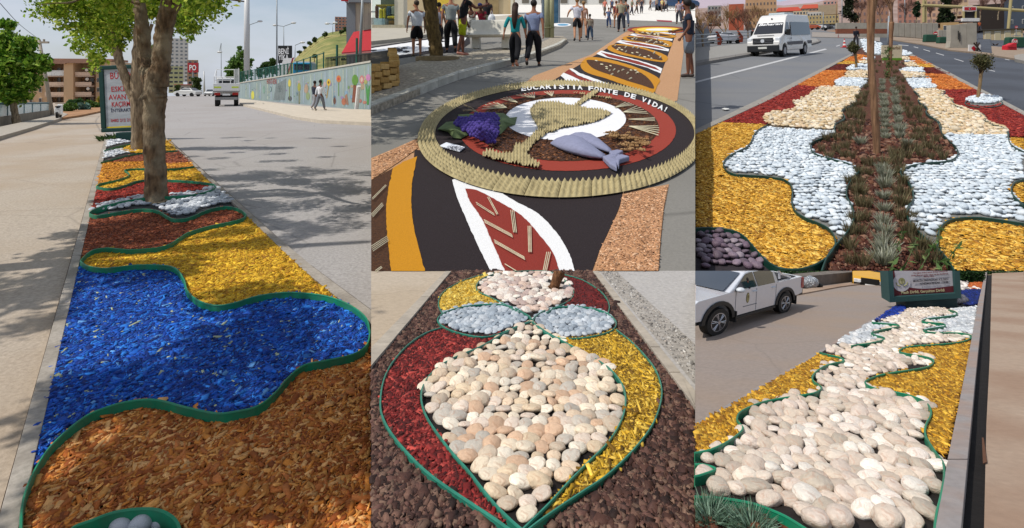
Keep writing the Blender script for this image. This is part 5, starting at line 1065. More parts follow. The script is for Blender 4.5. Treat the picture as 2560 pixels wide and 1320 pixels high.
# ---- the round carpet
rc = thing('round_carpet','round carpet with chalice, grapes and fish inside a ring of egg cartons','street carpet',gp('B',1400,340));lr = Vector(rc.location)
e3 = lambda cx,cy,rx,ry,n=72: [(cx + rx * math.cos(6.2832 * i / n),cy + ry * math.sin(6.2832 * i / n)) for i in range(n)]
def cut(poly,xm=1737.5): return [(min(x,xm),y) for x,y in poly]
ZR = .022
lay(rc,'B','dark_disc',cut(e3(1404,347.5,352,139)),ZR,dkp);lay(rc,'B','red_ring',e3(1419,326,271,101),ZR + .005,mat('brick sawdust','8c3426',rough=.97,var=.12,scale=90,bump=.4));lay(rc,'B','brown_disc',e3(1416,318,231,84),ZR + .010,brn)
lay(rc,'B','white_disc',e3(1413.5,297.5,151.5,53.5),ZR + .015,mat('white cloth disc','dcdce0',rough=.8,var=.03,bump=.1))
chips('B','husks',e3(1416,318,228,82,40),'brown husks scattered over the inner disc of the round carpet',['4c2c18','6a4020','3a2010','7c5030'],L=.03,asp=.5,cover=1.1,zb=ZR + .004,m='sawdust',minpx=3.5,base_z=.0335,base='3a2114',holes=[e3(1413.5,297.5,152,54,40)])
cart = mat('egg carton','9a8c66',rough=.9,var=.2,scale=10,bump=.3,col2='b4a67c')
def bumps(uvf,nu,nv,H,root,sub=4,mask=None,nm='egg_carton',z=.03,sharp=.75):
    """moulded pulp tray: nu x nv cones over the patch uvf(u, v) -> photo point"""
    vs = [];fs = [];A = nu * sub;B = nv * sub;ok = {}
    for j in range(B + 1):
        for i in range(A + 1):
            x,y = uvf(i / A,j / B);h = (abs(math.cos(math.pi * i / sub)) * abs(math.cos(math.pi * j / sub)));h = .5 * (1 - math.cos(2 * math.pi * i / sub)) * .5 * (1 - math.cos(2 * math.pi * j / sub));vs.append(gp('B',x,y,z) + Vector((0,0,H * h ** sharp)) - lr);ok[(i,j)] = mask is None or mask(x,y)
    for j in range(B):
        for i in range(A):
            if ok[(i,j)] and ok[(i + 1,j + 1)] and ok[(i + 1,j)] and ok[(i,j + 1)]: a = j * (A + 1) + i;fs.append((a,a + 1,a + A + 2,a + A + 1))
    if not fs: return None
    me = bpy.data.meshes.new(nm);me.from_pydata(vs,[],fs);bm = bmesh.new();bm.from_mesh(me);bmesh.ops.delete(bm,geom=[v for v in bm.verts if not v.link_faces],context='VERTS');bmesh.ops.recalc_face_normals(bm,faces=bm.faces)
    if sum(f.normal.z for f in bm.faces) < 0: bmesh.ops.reverse_faces(bm,faces=bm.faces)
    bm.to_mesh(me);bm.free();me.polygons.foreach_set('use_smooth',[True] * len(me.polygons));return put(nm,me,cart,root)
NC = 40
def ringpt(a,v):
    # inner and outer rims of the egg carton ring
    xi,yi = 1412 + 324 * math.cos(a),334 + 119.5 * math.sin(a);xo,yo = 1403 + 359 * math.cos(a),347.5 + 145.5 * math.sin(a);return xi + (xo - xi) * v,yi + (yo - yi) * v
# cartons get wider apart in angle where the ring turns away
sacc = [0]
for i in range(720):
    a = 6.2832 * i / 720;b = 6.2832 * (i + 1) / 720;p_,q_ = gp('B',*ringpt(a,.5)),gp('B',*ringpt(b,.5));dd = Vector(((p_.x - q_.x) * 1.0,(p_.y - q_.y) / 1.75));sacc.append(sacc[-1] + dd.length)
inv = lambda s: 6.2832 * float(np.interp(s,sacc,np.arange(721) / 720));T = sacc[-1]
cart_objs = []
for c in range(NC):
    s0,s1 = T * c / NC,T * (c + 1) / NC;o = bumps(lambda u_,v_: ringpt(inv(s0 + (s1 - s0) * (u_ * .985)),v_),5,5,.055,rc,sharp=.9)
    cart_objs.append(o)
o_ = [o for o in cart_objs if o];clip(o_,xr=1737.8)
# chalice of cartons
def shape(poly,n0,n1,root,rot=0,H=.045,z=.05,nm='carton_piece'):
    poly = catmull(poly,2,True);x0,x1,y0,y1 = bnds(poly)
    return bumps(lambda u_,v_: (x0 + (x1 - x0) * u_,y0 + (y1 - y0) * v_),n0,n1,H,root,4,lambda x,y: bool(inpoly([x],[y],poly)[0]),nm,z)
bowl = z3((1180,145),(1300,155),(1450,182),(1655,215),(1650,245),(1560,290),(1420,320),(1300,340),(1270,362),(1220,366),(1160,350),(1140,310),(1110,265),(1095,215),(1120,172));stem = z3((1150,340),(1230,355),(1180,400),(1120,450),(1085,505),(1060,508),(1048,440),(1100,395));foot = z3((765,525),(800,488),(880,500),(975,500),(985,455),(1060,440),(1078,500),(1110,545),(1165,572),(1162,612),(1050,592),(900,562))
chl = thing('chalice','chalice shape built from grey-brown egg cartons on the white disc','decoration',gp('B',1400,300));lr_s = lr;lr = Vector(chl.location)
shape(bowl,30,9,chl);shape(stem,11,7,chl);shape(foot,18,8,chl)
crs = thing('cross','cross of egg carton strips laid above the chalice','decoration',gp('B',1470,235));lr = Vector(crs.location)
shape(z3((1400,172),(1440,180),(1575,85),(1530,72)),8,6,crs,H=.05);shape(z3((1365,78),(1480,92),(1668,122),(1665,136),(1470,104),(1368,88)),20,2,crs,H=.035);lr = lr_s
# sticks forming rays
rays = thing('stick_rays','fans of pale sticks radiating round the brown disc','decoration',gp('B',1420,330))
for tip,ends in (((938,192),((765,200),(790,170),(815,162),(845,155),(870,158),(905,168),(775,185))),((1012,155),((895,130),(915,122),(935,118),(955,118))),((1130,125),((1003,103),(1030,97),(1060,93),(1090,90),(1112,88),(1130,88))),((1252,112),((1197,82),(1215,80),(1235,78),(1250,78),(1262,80))),
                  ((1685,190),((1760,155),(1785,158),(1800,165),(1815,172))),((1745,222),((1840,180),(1865,190),(1885,205),(1905,220),(1915,232))),((1782,272),((1960,262),(1962,272),(1963,282))),((1785,320),((1985,318),(1992,332),(1994,348),(1992,365),(1988,382)))):
    for e in ends: stk(z3(tip)[0],z3(e)[0],rays,r=.0075,Z=.055)
# lettering along the dark ring, letter by letter
txt = 'EUCARISTIA FONTE DE VIDA!';pl3 = [(1035,62),(1075,57),(1115,52),(1160,48),(1205,46),(1250,45),(1295,45),(1340,46),(1385,47),(1425,49),(1465,51),(1500,55),(1540,60),(1580,65),(1625,73),(1670,82),(1710,90),(1750,97),(1795,108),(1835,120),(1870,130),(1905,145),(1945,162),(1985,180),(2025,197),(2055,207)]
lt = thing('ground_lettering','white capital letters EUCARISTIA FONTE DE VIDA! on the dark rim','lettering',gp('B',1500,225));ll = Vector(lt.location)
for i,ch in enumerate(txt):
    if ch == ' ': continue
    a_,b_ = z3(pl3[i])[0],z3(pl3[i + 1])[0];me = text_mesh(ch,1.0,.012,.035);me.materials.clear();xs = [v.co.x for v in me.vertices];ys = [v.co.y for v in me.vertices];zs_ = [v.co.z for v in me.vertices];x0,x1,y0,y1 = min(xs),max(xs),min(ys),max(ys);O_ = gp('B',*a_,.04)
    sk = -.1 + .62 * max(0,i - 9) / 14
    for v in me.vertices:
        uu = (v.co.x - x0) / (x1 - x0) * (.3 if ch in 'I!' else .84) + (.3 if ch in 'I!' else .06);vv = (v.co.y - y0) / (y1 - y0) - .5;px_ = a_[0] + (b_[0] - a_[0]) * uu + vv * 11.5 * sk;py_ = a_[1] + (b_[1] - a_[1]) * uu - vv * 11.5;v.co = gp('B',px_,py_,.04 if v.co.z > 0 else .028) - O_
    put('letter',me,whs,lt,O_ - ll)
# grapes
gr = thing('grape_bunch','bunch of purple paper grapes with green cloth leaves and a twig','decoration',gp('B',1190,315));lg = Vector(gr.location);gpm = mat('grape purple','38267c',rough=.6,var=.35,scale=14,bump=.5,col2='5c48a8',bdist=.03);outl = z3((570,290),(600,262),(680,250),(750,225),(830,222),(875,250),(885,290),(872,380),(850,432),(800,430),(740,400),(680,375),(620,345));gsph = MB().ball((0,0,0),1,10,7).mesh('grape',True);gsph.materials.append(gpm)
x0,x1,y0,y1 = bnds(outl);y = y0;k = 0
while y < y1:
    x = x0 + (k % 2) * 4.4
    while x < x1:
        xx,yy = x + rng.uniform(-1.6,1.6),y + rng.uniform(-1.4,1.4)
        if inpoly([xx],[yy],outl)[0]:
            cxm = (x0 + x1) / 2 + 10;H_ = .1 + .22 * max(0,1 - math.hypot((xx - cxm) / 60,(yy - 317) / 42));r_ = 5.6 * dep('B',yy) / F;o = put('grape',gsph,None,gr,gp('B',xx,yy,H_) - lg,(0,0,0),(r_,r_,r_))
        x += 8.8
    y += 5.6;k += 1
gb = MB()
hull = [gp('B',x,y,.03) - lg for x,y in outl];ctr = gp('B',1195,318,.26) - lg;gb.add(hull + [ctr],[(i,(i + 1) % len(hull),len(hull)) for i in range(len(hull))]).build('cushion',gpm,gr)
lfm = mat('leaf cloth','4a5a38',rough=.85,var=.15,scale=4,bump=.2,col2='6a7a50')
def cloth_leaf(pts,c,root,H=.1,m_=lfm):
    q = [gp('B',x,y,.045) for x,y in z3(*pts)];cc_ = gp('B',*z3(c)[0],.045 + H);l = Vector(root.location);MB().add([v - l for v in q] + [cc_ - l],[(i,(i + 1) % len(q),len(q)) for i in range(len(q))]).build('leaf',m_,root,smooth=True)
cloth_leaf([(458,340),(520,290),(570,285),(640,330),(680,375),(620,405),(570,400),(530,360)],(580,345),gr);cloth_leaf([(600,240),(700,232),(760,240),(740,280),(620,285)],(680,255),gr);cloth_leaf([(840,225),(920,230),(960,260),(1010,255),(995,310),(950,320),(900,370),(870,385),(850,300)],(910,285),gr)
MB().tube([gp('B',*q_,.08) - lg for q_ in z3((640,172),(690,190),(735,222),(760,240))],.012,5).build('twig',bk,gr);MB().tube([gp('B',*q_,.1) - lg for q_ in z3((635,212),(690,208),(735,222))],.012,5).build('twig',bk,gr)
# fish
fm_ = mat('grey felt','80839c',rough=.9,var=.08,scale=20,bump=.2)
def fish(name_label,spine,wid,tail,Z=.05):
    r = thing('stuffed_fish',name_label,'decoration',gp('B',*z3(spine[len(spine) // 2])[0]));l = Vector(r.location);P = [gp('B',*q,Z) for q in z3(*spine)];vs = [];n = len(P);K = 10
    for i,p_ in enumerate(P):
        w = wid[i] * .3614;x,y = z3(spine[i])[0];a_,b_ = gp('B',x,y - w,Z),gp('B',x,y + w,Z);rad = (a_ - b_) / 2;c_ = (a_ + b_) / 2
        for k in range(K): t = 6.2832 * k / K;vs.append(c_ + rad * math.cos(t) + Vector((0,0,1)) * (max(.004,wid[i] / 60 * .1) * (math.sin(t) + .6)))
    fs = [(i * K + k,i * K + (k + 1) % K,(i + 1) * K + (k + 1) % K,(i + 1) * K + k) for i in range(n - 1) for k in range(K)] + [tuple(range(K)),tuple(range((n - 1) * K,n * K))]
    MB().add([v - l for v in vs],fs).build('body',fm_,r,smooth=True)
    for tl2 in tail:
        q = [gp('B',*s_,Z + .05) for s_ in z3(*tl2)];dn = Vector((0,0,-.06));m_ = len(q);MB().add([v - l for v in q] + [v + dn - l for v in q],[tuple(range(m_)),tuple(range(m_,2 * m_))[::-1]] + [(i,(i + 1) % m_,m_ + (i + 1) % m_,m_ + i) for i in range(m_)]).build('tail',fm_,r,bevel=.015)
fish('front grey felt fish on the round carpet, tail to the right',[(1240,438),(1280,448),(1340,462),(1400,475),(1460,492),(1520,512),(1580,528),(1620,538)],[3,24,42,50,48,36,20,12],[[(1600,525),(1680,500),(1735,488),(1700,540),(1700,602),(1650,575)],[(1640,530),(1730,510),(1790,525),(1720,545),(1712,590),(1690,560)]])
fish('back grey felt fish partly hidden behind the front fish',[(1370,388),(1410,400),(1460,415),(1520,435),(1580,462),(1630,485),(1662,498)],[4,20,30,34,28,18,10],[[(1645,488),(1700,478),(1745,485),(1700,512),(1660,510)]],Z=.06)
# wheat ears
whm = mat('dry wheat','8c6a44',rough=.9,var=.3,scale=30,bump=.3,col2='b08c60');wt = thing('wheat_bundle','bundle of dry wheat ears beside the fish tails','decoration',gp('B',1570,355));lw_ = Vector(wt.location);em = MB()
for i in range(44):
    a_ = (rng.uniform(1740,1925),rng.uniform(400,492)) if i < 30 else (rng.uniform(1650,1800),rng.uniform(365,400));b_ = (a_[0] - rng.uniform(60,150),a_[1] - rng.uniform(-20,40));A_,B_ = gp('B',*z3(a_)[0],rng.uniform(.05,.14)),gp('B',*z3(b_)[0],rng.uniform(.05,.1));d_ = (B_ - A_);em.tube([A_ - lw_,A_ + d_ * .5 - lw_],[.007,.004],4)
    for k in range(7):
        c_ = A_ + d_ * (.05 * k) - lw_;em.ball(tuple(c_ + Vector((rng.uniform(-.02,.02),rng.uniform(-.03,.03),.01))),(.014,.024,.014),5,3)
em.build('ears',whm,wt,recalc=False)['kind'] = 'stuff'
# name card
cd = sheet('B','name_card',z3((520,437),(650,470),(612,497),(470,462)),.034,mat('card white','dadee6',rough=.6,bump=0,var=.02),thick=.012);tag(cd,'small white name card lying on the dark rim left of the grapes','card')
for i in range(2):
    me = text_mesh('COMISSÃO DA' if i == 0 else 'PARÓQUIA',.1,.001,.004);me.materials.clear();q = gp('B',*z3((562 - 6 * i,462 + 12 * i))[0],.05);o = put('lettering',me,mat('ink','1c2038',bump=0),cd,q,(math.atan(.14),0,R(-28)));o.scale = (.7,1.0,1)
# ================================================================ SITE C: pebble median with lavender (top right)
C1,C2,C3,C4 = (lambda *a: zz('c1',*a)),(lambda *a: zz('c2',*a)),(lambda *a: zz('c3',*a)),(lambda *a: zz('c4',*a))
rC = mat('road blue grey','6c6e72',rough=.92,var=.1,scale=30,bump=.25,big=(.25,.4,'7c7a76'),crack=(.2,.008,.4));rC2 = mat('road dark','484c54',rough=.9,var=.12,scale=30,bump=.25,big=(.3,.55,'34363c'))
sheet('C','road',[(1738.2,340),(1738.2,72),(2170,72),(2165,112),(2124,138),(1918,241),(1738.2,330)],0,rC,kind='structure')
sheet('C','road',[(2165,112),(2170,72),(2560,72),(2562,285),(2439,222),(2277,138),(2240,122)],0,rC2,kind='structure')
sheet('C','planting_soil',[(1738.2,332),(2124,139),(2165,112),(2240,122),(2277,139),(2439,223),(2560,286),(2562,677),(1738.2,677)],-.004,mat('red brown soil','482616',rough=.97,var=.4,scale=10,bump=.9,col2='643a26',bdist=.03),kind='structure')
wl_m = mat('lane paint','b4b4b4',rough=.8,var=.15,scale=8)
tag(sheet('C','lane_line',C1((0,790),(0,806),(1280,480),(1260,472)),.006,wl_m),'long white line along the road under the van','road marking');tag(sheet('C','lane_line',C1((1365,447),(1372,452),(1412,438),(1404,434)),.006,wl_m),'short white dash on the far bend ahead of the van','road marking')
tag(sheet('C','edge_line',C1((0,608),(0,616),(560,522),(560,516)),.006,wl_m),'thin pale line along the left footway','road marking')
for i,q in enumerate(((380,432,480,440),(530,452,575,462),(625,478,690,496),(745,512,825,534),(925,568,1015,594),(1255,676,1320,690),(1415,572,1460,580))):
    tag(sheet('C','lane_dash',C2((q[0],q[1]),(q[2],q[3]),(q[2] - 4,q[3] + 5),(q[0] - 2,q[1] + 4)),.006,wl_m),['farthest white lane dash on the right road','second farthest white lane dash on the right road','third white lane dash from the far end of the right road','fourth white lane dash, beside the orange chips','nearest clear white lane dash left of the topiary tree','white lane dash behind the topiary tree crown','white lane mark by the traffic island at the right edge'][i],'road marking')
fw = mat('footway grey','8a8884',rough=.93,var=.12,scale=6,bump=.2)
sheet('C','footway',[(1738.2,152),(1882,130),(2030,107),(2052,101),(2040,96),(1990,96),(1900,106),(1738.2,118)],.14,fw,kind='structure',thick=-.16)
kCm = mat('kerb C','74706c',rough=.9,var=.15,scale=12)
kerb_path('C',[(1738.5,158),(1800,148),(1882,134),(1970,119),(2030,109),(2052,102),(2045,97)],[(1738.5,152),(1800,143),(1882,130),(1970,116),(2026,106.5),(2046,101.5),(2041,97.5)],'kerb','grey kerb of the footway behind the van',.16,kCm,.145,nper=2)
kmC = mat('kerb C pale','8c877f',rough=.9,var=.15,scale=12)
kerb('C',[(1738.5,323),(1918,238.5),(2124,136)],[(1738.5,333),(1929,246.5),(2126,140)],'kerb','thin grey kerb between the road with the van and the coloured chips',H=.05,stone=1.4,mtl=kmC,mx=40,joint=.02)
kerb('C',[(2559.5,277),(2457,224),(2380,184),(2282,136)],[(2559.5,287),(2439,223),(2370,187),(2277,139)],'kerb','thin grey kerb between the red chips and the dark right road',H=.05,stone=1.4,mtl=kmC,mx=40,joint=.02)
hillm = mat('haze tinted brown hill','8c7468',rough=1,var=.2,scale=.06,bump=0,col2='a08c84')  # distance haze is mixed into this pale hill colour
# terrain behind: slope of dry ground that rises to the town
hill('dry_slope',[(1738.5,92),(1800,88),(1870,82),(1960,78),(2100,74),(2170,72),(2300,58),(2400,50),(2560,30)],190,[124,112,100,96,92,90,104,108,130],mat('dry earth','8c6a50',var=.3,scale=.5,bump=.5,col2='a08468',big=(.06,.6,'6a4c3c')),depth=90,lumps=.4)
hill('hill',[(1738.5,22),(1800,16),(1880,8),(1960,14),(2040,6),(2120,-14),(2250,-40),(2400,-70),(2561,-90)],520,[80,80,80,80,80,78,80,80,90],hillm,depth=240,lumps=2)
hill('hill',[(1738.5,0),(1850,-10),(1950,4),(2060,-16),(2160,-30),(2300,-80),(2561,-120)],900,60,mat('far haze tinted hill','a89aa4',rough=1,var=.06,scale=.02,bump=0),depth=200,lumps=2)  # lilac tint is painted haze over the farthest ridge
# chips
OR = ['b86420','c87430','a05018','d08640'];RD = ['7c1c18','8e2a22','661410','a03c30'];YE2 = ['c4922a','d4a440','b07c1c','e0b858','94641a'];DR = ['5c1a12','6c241a','48120c']
ZC = .02
L1 = C3((563,38),(500,70),(460,110),(440,160),(400,210),(330,245),(250,290),(220,340),(240,390),(300,420),(400,430),(560,440),(680,460),(740,500),(757,560),(752,640),(780,710),(850,760),(950,800),(1030,840),(1075,890),(1092,960),(1060,1030),(1000,1090),(900,1140),(780,1165),(650,1150),(560,1100),(490,1030),(430,960),(370,900),(290,860),(190,845),(80,840),(0,845))
S1 = C3((1160,0),(1100,25),(1085,60),(1090,95),(1060,120),(980,145),(910,175),(900,220),(940,265),(1040,300),(1180,335),(1255,375),(1275,400),(1225,450),(1185,520),(1180,590),(1215,660),(1235,740),(1225,800),(1170,890),(1090,980),(1030,1060),(985,1176))
S2 = C3((1890,0),(1915,40),(1915,90),(1960,145),(2010,190),(2045,240),(2030,290),(1960,320),(1800,335),(1680,355),(1610,390),(1600,420),(1650,470),(1690,540),(1695,620),(1660,670),(1645,720),(1670,790),(1740,870),(1820,940),(1900,1010),(1960,1080),(2020,1176))
Y2 = C3((1895,1010),(1885,930),(1905,850),(1960,790),(2050,765),(2200,760),(2350,775),(2560,806));Y3 = C3((2560,465),(2490,485),(2462,530),(2480,590),(2560,662));Y4 = C3((2250,0),(2300,30),(2400,60),(2440,95),(2440,150),(2470,200),(2560,248))
k5 = lambda q: catmull(q,4)
chips('C','yellow_wood_chips',[(1739,334),(1806,305)] + C3((560,38)) + k5(L1)[:],'broad field of golden wood chips left of the white pebbles',YE2,L=.036,asp=.3,zb=ZC,cover=2.8,base='4a3008')
chips('C','yellow_wood_chips',k5(Y2) + C3((2560,1172),(2030,1172),(1960,1080)),'golden wood chips at the bottom right below the white pebbles',YE2,L=.036,asp=.3,zb=ZC,cover=2.8,base='4a3008')
chips('C','yellow_wood_chips',k5(Y3),'tiny lobe of golden chips at the right edge of the white pebbles',YE2,L=.04,asp=.3,zb=ZC,cover=2.6,base='4a3008')
chips('C','yellow_wood_chips',C3((2440,135),(2560,140),(2560,246),(2470,200)),'small wedge of golden chips below the red chips at the right edge',YE2,L=.05,zb=ZC,cover=2.6,base='4a3008')
chips('C','red_wood_chips',C1((270,1185),(985,826),(1010,830),(1213,846),(1165,870),(1130,905),(1085,937),(1055,960),(980,973),(940,992),(968,1030),(958,1068),(880,1078),(750,1093),(660,1128),(655,1165),(700,1205)),'red wood chips between the road and the left cream pebbles',RD,L=.05,zb=ZC,cover=2.6,base='300806')
ringp = ell(2459.5,255,46,10.5,28)
chips('C','red_wood_chips',C2((745,872),(1130,867),(1600,1112),(1600,1324),(1448,1324),(1443,1285),(1400,1235),(1290,1195),(1227,1165),(1223,1130),(1180,1100),(1030,1060),(930,1022),(920,1000),(880,955),(812,930),(837,890)),'red wood chips right of the cream pebbles round the topiary tree',RD,L=.05,zb=ZC,cover=2.6,base='300806',holes=[ringp])
for k,(poly,c,lb) in enumerate(((C1((985,820),(1250,685),(1480,682),(1440,710),(1450,740),(1348,788),(1342,840),(1215,842),(1010,828)),OR,'orange chips left of the white and cream stripes'),(C1((1270,681),(1390,622),(1545,625),(1500,640),(1450,670),(1480,682)),DR,'dark red chips farther up the left side of the median'),(C1((1372,620),(1450,592),(1600,602),(1550,625)),YE2,'thin amber strip of chips near the left small tree'),(C1((1442,590),(1510,547),(1600,562),(1600,600)),OR,'far orange chips beside the left small tree'),
        (C2((490,548),(540,548),(700,628),(560,620),(510,585)),OR,'far orange chips on the right side of the median'),(C2((560,622),(700,628),(755,658),(590,650)),YE2,'thin amber strip on the right side of the median'),(C2((590,652),(755,658),(868,720),(650,712),(640,690),(630,680)),DR,'dark red chips on the right side of the median'),(C2((650,715),(868,720),(1128,865),(960,870),(742,868),(765,840),(695,810),(710,790),(640,745)),OR,'orange chips right of the white and cream stripes'),(C4((30,570),(170,600),(170,640),(60,680),(20,660)),OR,'farthest orange chips behind the left small tree'))):
    chips('C','wood_chips',poly,lb,c,L=.06,zb=ZC,cover=2.4,base={0: '4a2208',1: '2a0806',2: '4a3008'}[0 if c is OR else 1 if c is DR else 2],minpx=4.5)
# pebbles
WH = ['c4ccd2','ced6dc','b8c2ca','d8dee2','c0cad2'];CRM = ['cdbc9c','c2ac88','d6c8ae','bca27a','ccb494','d8ccb8']
cw_f = lambda y: 7.5 + max(0,y - 320) * .046
wl_poly = k5(L1)[8:-60];
i_end = min(range(len(k5(L1))),key=lambda i: (k5(L1)[i][0] - (1738 + 1092 * .3211)) ** 2 + (k5(L1)[i][1] - (300 + 960 * .3211)) ** 2)
j0 = min(range(len(k5(S1))),key=lambda i: (k5(S1)[i][0] - (1738 + 1090 * .3211)) ** 2 + (k5(S1)[i][1] - (300 + 95 * .3211)) ** 2);j1 = min(range(len(k5(S1))),key=lambda i: (k5(S1)[i][0] - (1738 + 1105 * .3211)) ** 2 + (k5(S1)[i][1] - (300 + 965 * .3211)) ** 2)
pebbles('C',C3((1082,88),(900,85),(700,75),(563,60)) + k5(L1)[4:i_end] + k5(S1)[j0:j1][::-1],cw_f,WH,'left bed of large smooth white pebbles between golden chips and soil','pebble bed',rows=.6,thick=.4,nmax=300,kind='white_pebble',veins='b8c4cc',lump=.14,sub=2,base='6c6c68',jit=.3)
a0 = min(range(len(k5(S2))),key=lambda i: (k5(S2)[i][0] - (1738 + 1920 * .3211)) ** 2 + (k5(S2)[i][1] - (300 + 110 * .3211)) ** 2);a1 = min(range(len(k5(S2))),key=lambda i: (k5(S2)[i][0] - (1738 + 1895 * .3211)) ** 2 + (k5(S2)[i][1] - (300 + 1006 * .3211)) ** 2)
pebbles('C',k5(S2)[a0:a1] + k5(Y2) + k5(Y3)[::-1] + [(2560,449)] + k5(Y4)[::-1][:14] + C3((2440,120),(2200,118),(1925,108)),cw_f,WH,'right bed of large smooth white pebbles between soil and golden chips','pebble bed',rows=.6,thick=.4,nmax=300,kind='white_pebble',veins='b8c4cc',lump=.14,sub=2,base='6c6c68',jit=.3)
crL = C1((1215,842),(1600,850),(1600,925),(1545,945),(1562,1000),(1450,1055),(1420,1090),(1453,1150),(1360,1200),(1350,1280),(900,1250),(700,1222),(655,1168),(660,1130),(750,1095),(880,1078),(963,1068),(970,1035),(940,992),(1060,958),(1085,935),(1130,905),(1170,868))
crR = C2((530,872),(700,866),(740,870),(835,890),(812,930),(880,955),(918,1000),(930,1025),(1030,1060),(1180,1100),(1223,1130),(1222,1162),(1290,1198),(1400,1238),(1442,1290),(1440,1330),(800,1325),(790,1260),(760,1180),(650,1100),(660,1050),(575,985),(590,940),(540,900))
pebbles('C',crL,lambda y: 5 + (y - 210) * .05,CRM,'left bed of cream pebbles behind the left white pebbles','pebble bed',rows=.6,thick=.5,nmax=300,kind='cream_pebble_small',veins='b89870',lump=.2,sub=2,base='5c5244')
pebbles('C',crR,lambda y: 5 + (y - 210) * .05,CRM,'right bed of cream pebbles behind the right white pebbles','pebble bed',rows=.6,thick=.5,nmax=300,kind='cream_pebble_small',veins='b89870',lump=.2,sub=2,base='5c5244')
for poly,c,lb in (([(2085,202),(2105,196),(2172,197),(2165,212),(2148,224),(2140,219),(2090,217)],WH,'nearest white stripe left of the tall post'),([(2108,181),(2150,176),(2176,178),(2172,197),(2105,196),(2115,188)],CRM,'nearest cream stripe left of the tall post'),([(2112,172),(2125,165),(2150,160),(2182,162),(2176,178),(2150,176),(2120,177)],WH,'second white stripe left of the tall post'),([(2145,153),(2178,150),(2184,162),(2148,160)],CRM,'second cream stripe left of the tall post'),([(2153,147),(2190,143),(2184,152),(2153,152)],WH,'third white stripe left of the tall post'),([(2150,100),(2158,98),(2205,110),(2203,138),(2172,138),(2160,128)],WH,'farthest white pebbles left of the cream sign'),
        (C2((450,770),(560,762),(700,770),(710,790),(690,810),(765,838),(740,862),(522,867),(480,820)),WH,'nearest white stripe right of the soil strip'),(C2((390,690),(500,707),(650,710),(640,745),(700,768),(560,762),(450,768),(420,730)),CRM,'nearest cream stripe right of the soil strip'),(C2((385,682),(470,660),(600,660),(635,675),(620,690),(665,710),(500,710),(400,700)),WH,'second white stripe right of the soil strip'),(C2((430,610),(520,602),(560,625),(590,655),(470,658),(450,640)),CRM,'second cream stripe right of the soil strip'),(C2((440,590),(550,598),(552,622),(520,608),(450,612)),WH,'third white stripe right of the soil strip'),(C2((410,552),(480,557),(510,590),(440,590),(410,580)),CRM,'farthest cream stripe right of the cream sign'),(C2((415,485),(525,525),(480,545),(410,552)),WH,'farthest white pebbles right of the cream sign')):
    pebbles('C',poly,lambda y: 4.5,c,lb,'pebbles',rows=.5,thick=.55,nmax=0,kind='far pebble',sub=2,base='6c6c68' if c is WH else '5c5244')
pebbles('C',ringp,lambda y: 5.5,WH,'round heap of white pebbles at the foot of the topiary tree','pebbles',rows=.4,thick=.7,nmax=0,kind='far pebble',zb=.05,base='6c6c68',base_z=.028)
pebbles('C',C3((0,866),(100,852),(190,862),(285,882),(375,940),(440,1015),(500,1095),(600,1176),(0,1176)),lambda y: 19 + (y - 570) * .03,['6c5c68','7c6c78','5c4e58','8c8088','665462'],'bed of purple-grey pebbles in the bottom left corner','pebble bed',rows=.62,thick=.42,nmax=300,kind='purple_pebble',veins='4c404c',lump=.28,ang=.1,sub=2,base='2a2428')
dke = mat('edging dark green','143a30',rough=.45,var=.2,scale=6,bump=0)
for c,w in ((L1,'round the left white pebbles and golden chips'),(S1,'left of the lavender soil'),(S2,'right of the lavender soil'),(Y2,'above the bottom right golden chips'),(Y3,'round the tiny golden lobe at the right'),(Y4,'between cream pebbles and red chips at the right')):
    edging('C',c,'dark green edging strip ' + w,Z=.062,t=.009,m=dke,k=5,z0=0,group='dark edging of the lavender median')
edging('C',[(x,y + 1.5) for x,y in ell(2459.5,256,47,11,24)],'round dark green edging under the topiary tree',Z=.06,t=.012,m=dke,k=2,closed=True)
for q,w in ((C2((740,870),(835,890),(812,930),(880,955),(918,1000),(930,1025),(1030,1060),(1180,1100),(1223,1130),(1222,1162),(1290,1198),(1400,1238),(1442,1290),(1448,1325)),'along the right cream pebbles'),(C1((1545,950),(1562,1000),(1450,1058),(1420,1090),(1453,1150),(1360,1205),(1350,1250)),'along the soil beside the left cream pebbles'),(C2((530,880),(590,940),(575,985),(660,1050),(650,1100),(760,1180),(790,1260)),'along the soil beside the right cream pebbles')):
    edging('C',q,'wavy dark green edging strip ' + w,Z=.05,t=.014,m=dke,k=3,z0=0,group='dark edging of the lavender median')
# lavender rows
rngl = random.Random(5)
GRN = [tuft_mesh('shrublet',95,.24,.10,.0038,['6c6648','7c7658','5a5438','6a5842','8a8060'],lean=.34) for _ in range(4)]
SLV = [tuft_mesh('lavender',190,.20,.10,.005,['94967e','a8aa96','7c806a','b8baa8'],lean=.5) for _ in range(4)]
def plant(x,y,kind,s,lb,grp):
    r = thing('lavender' if kind else 'shrublet',lb,'plant',gp('C',x,y),rngl.uniform(0,6),group=grp);put('foliage',(SLV if kind else GRN)[rngl.randrange(4)],leafmat('leaf'),r,sc=(s * .85,s * .85,s * rngl.uniform(.7,.95)))
sv_px = [(2213,448),(2212,472),(2208,500),(2210,530),(2206,560),(2212,588),(2209,612),(2214,640),(2208,662),(2152,362),(2268,363),(2205,430)]
ORD = ['first','second','third','fourth','fifth','sixth','seventh','eighth','ninth','tenth','eleventh','twelfth','thirteenth','fourteenth','fifteenth','sixteenth','seventeenth','eighteenth','nineteenth','twentieth','twenty-first','twenty-second','twenty-third','twenty-fourth','twenty-fifth']
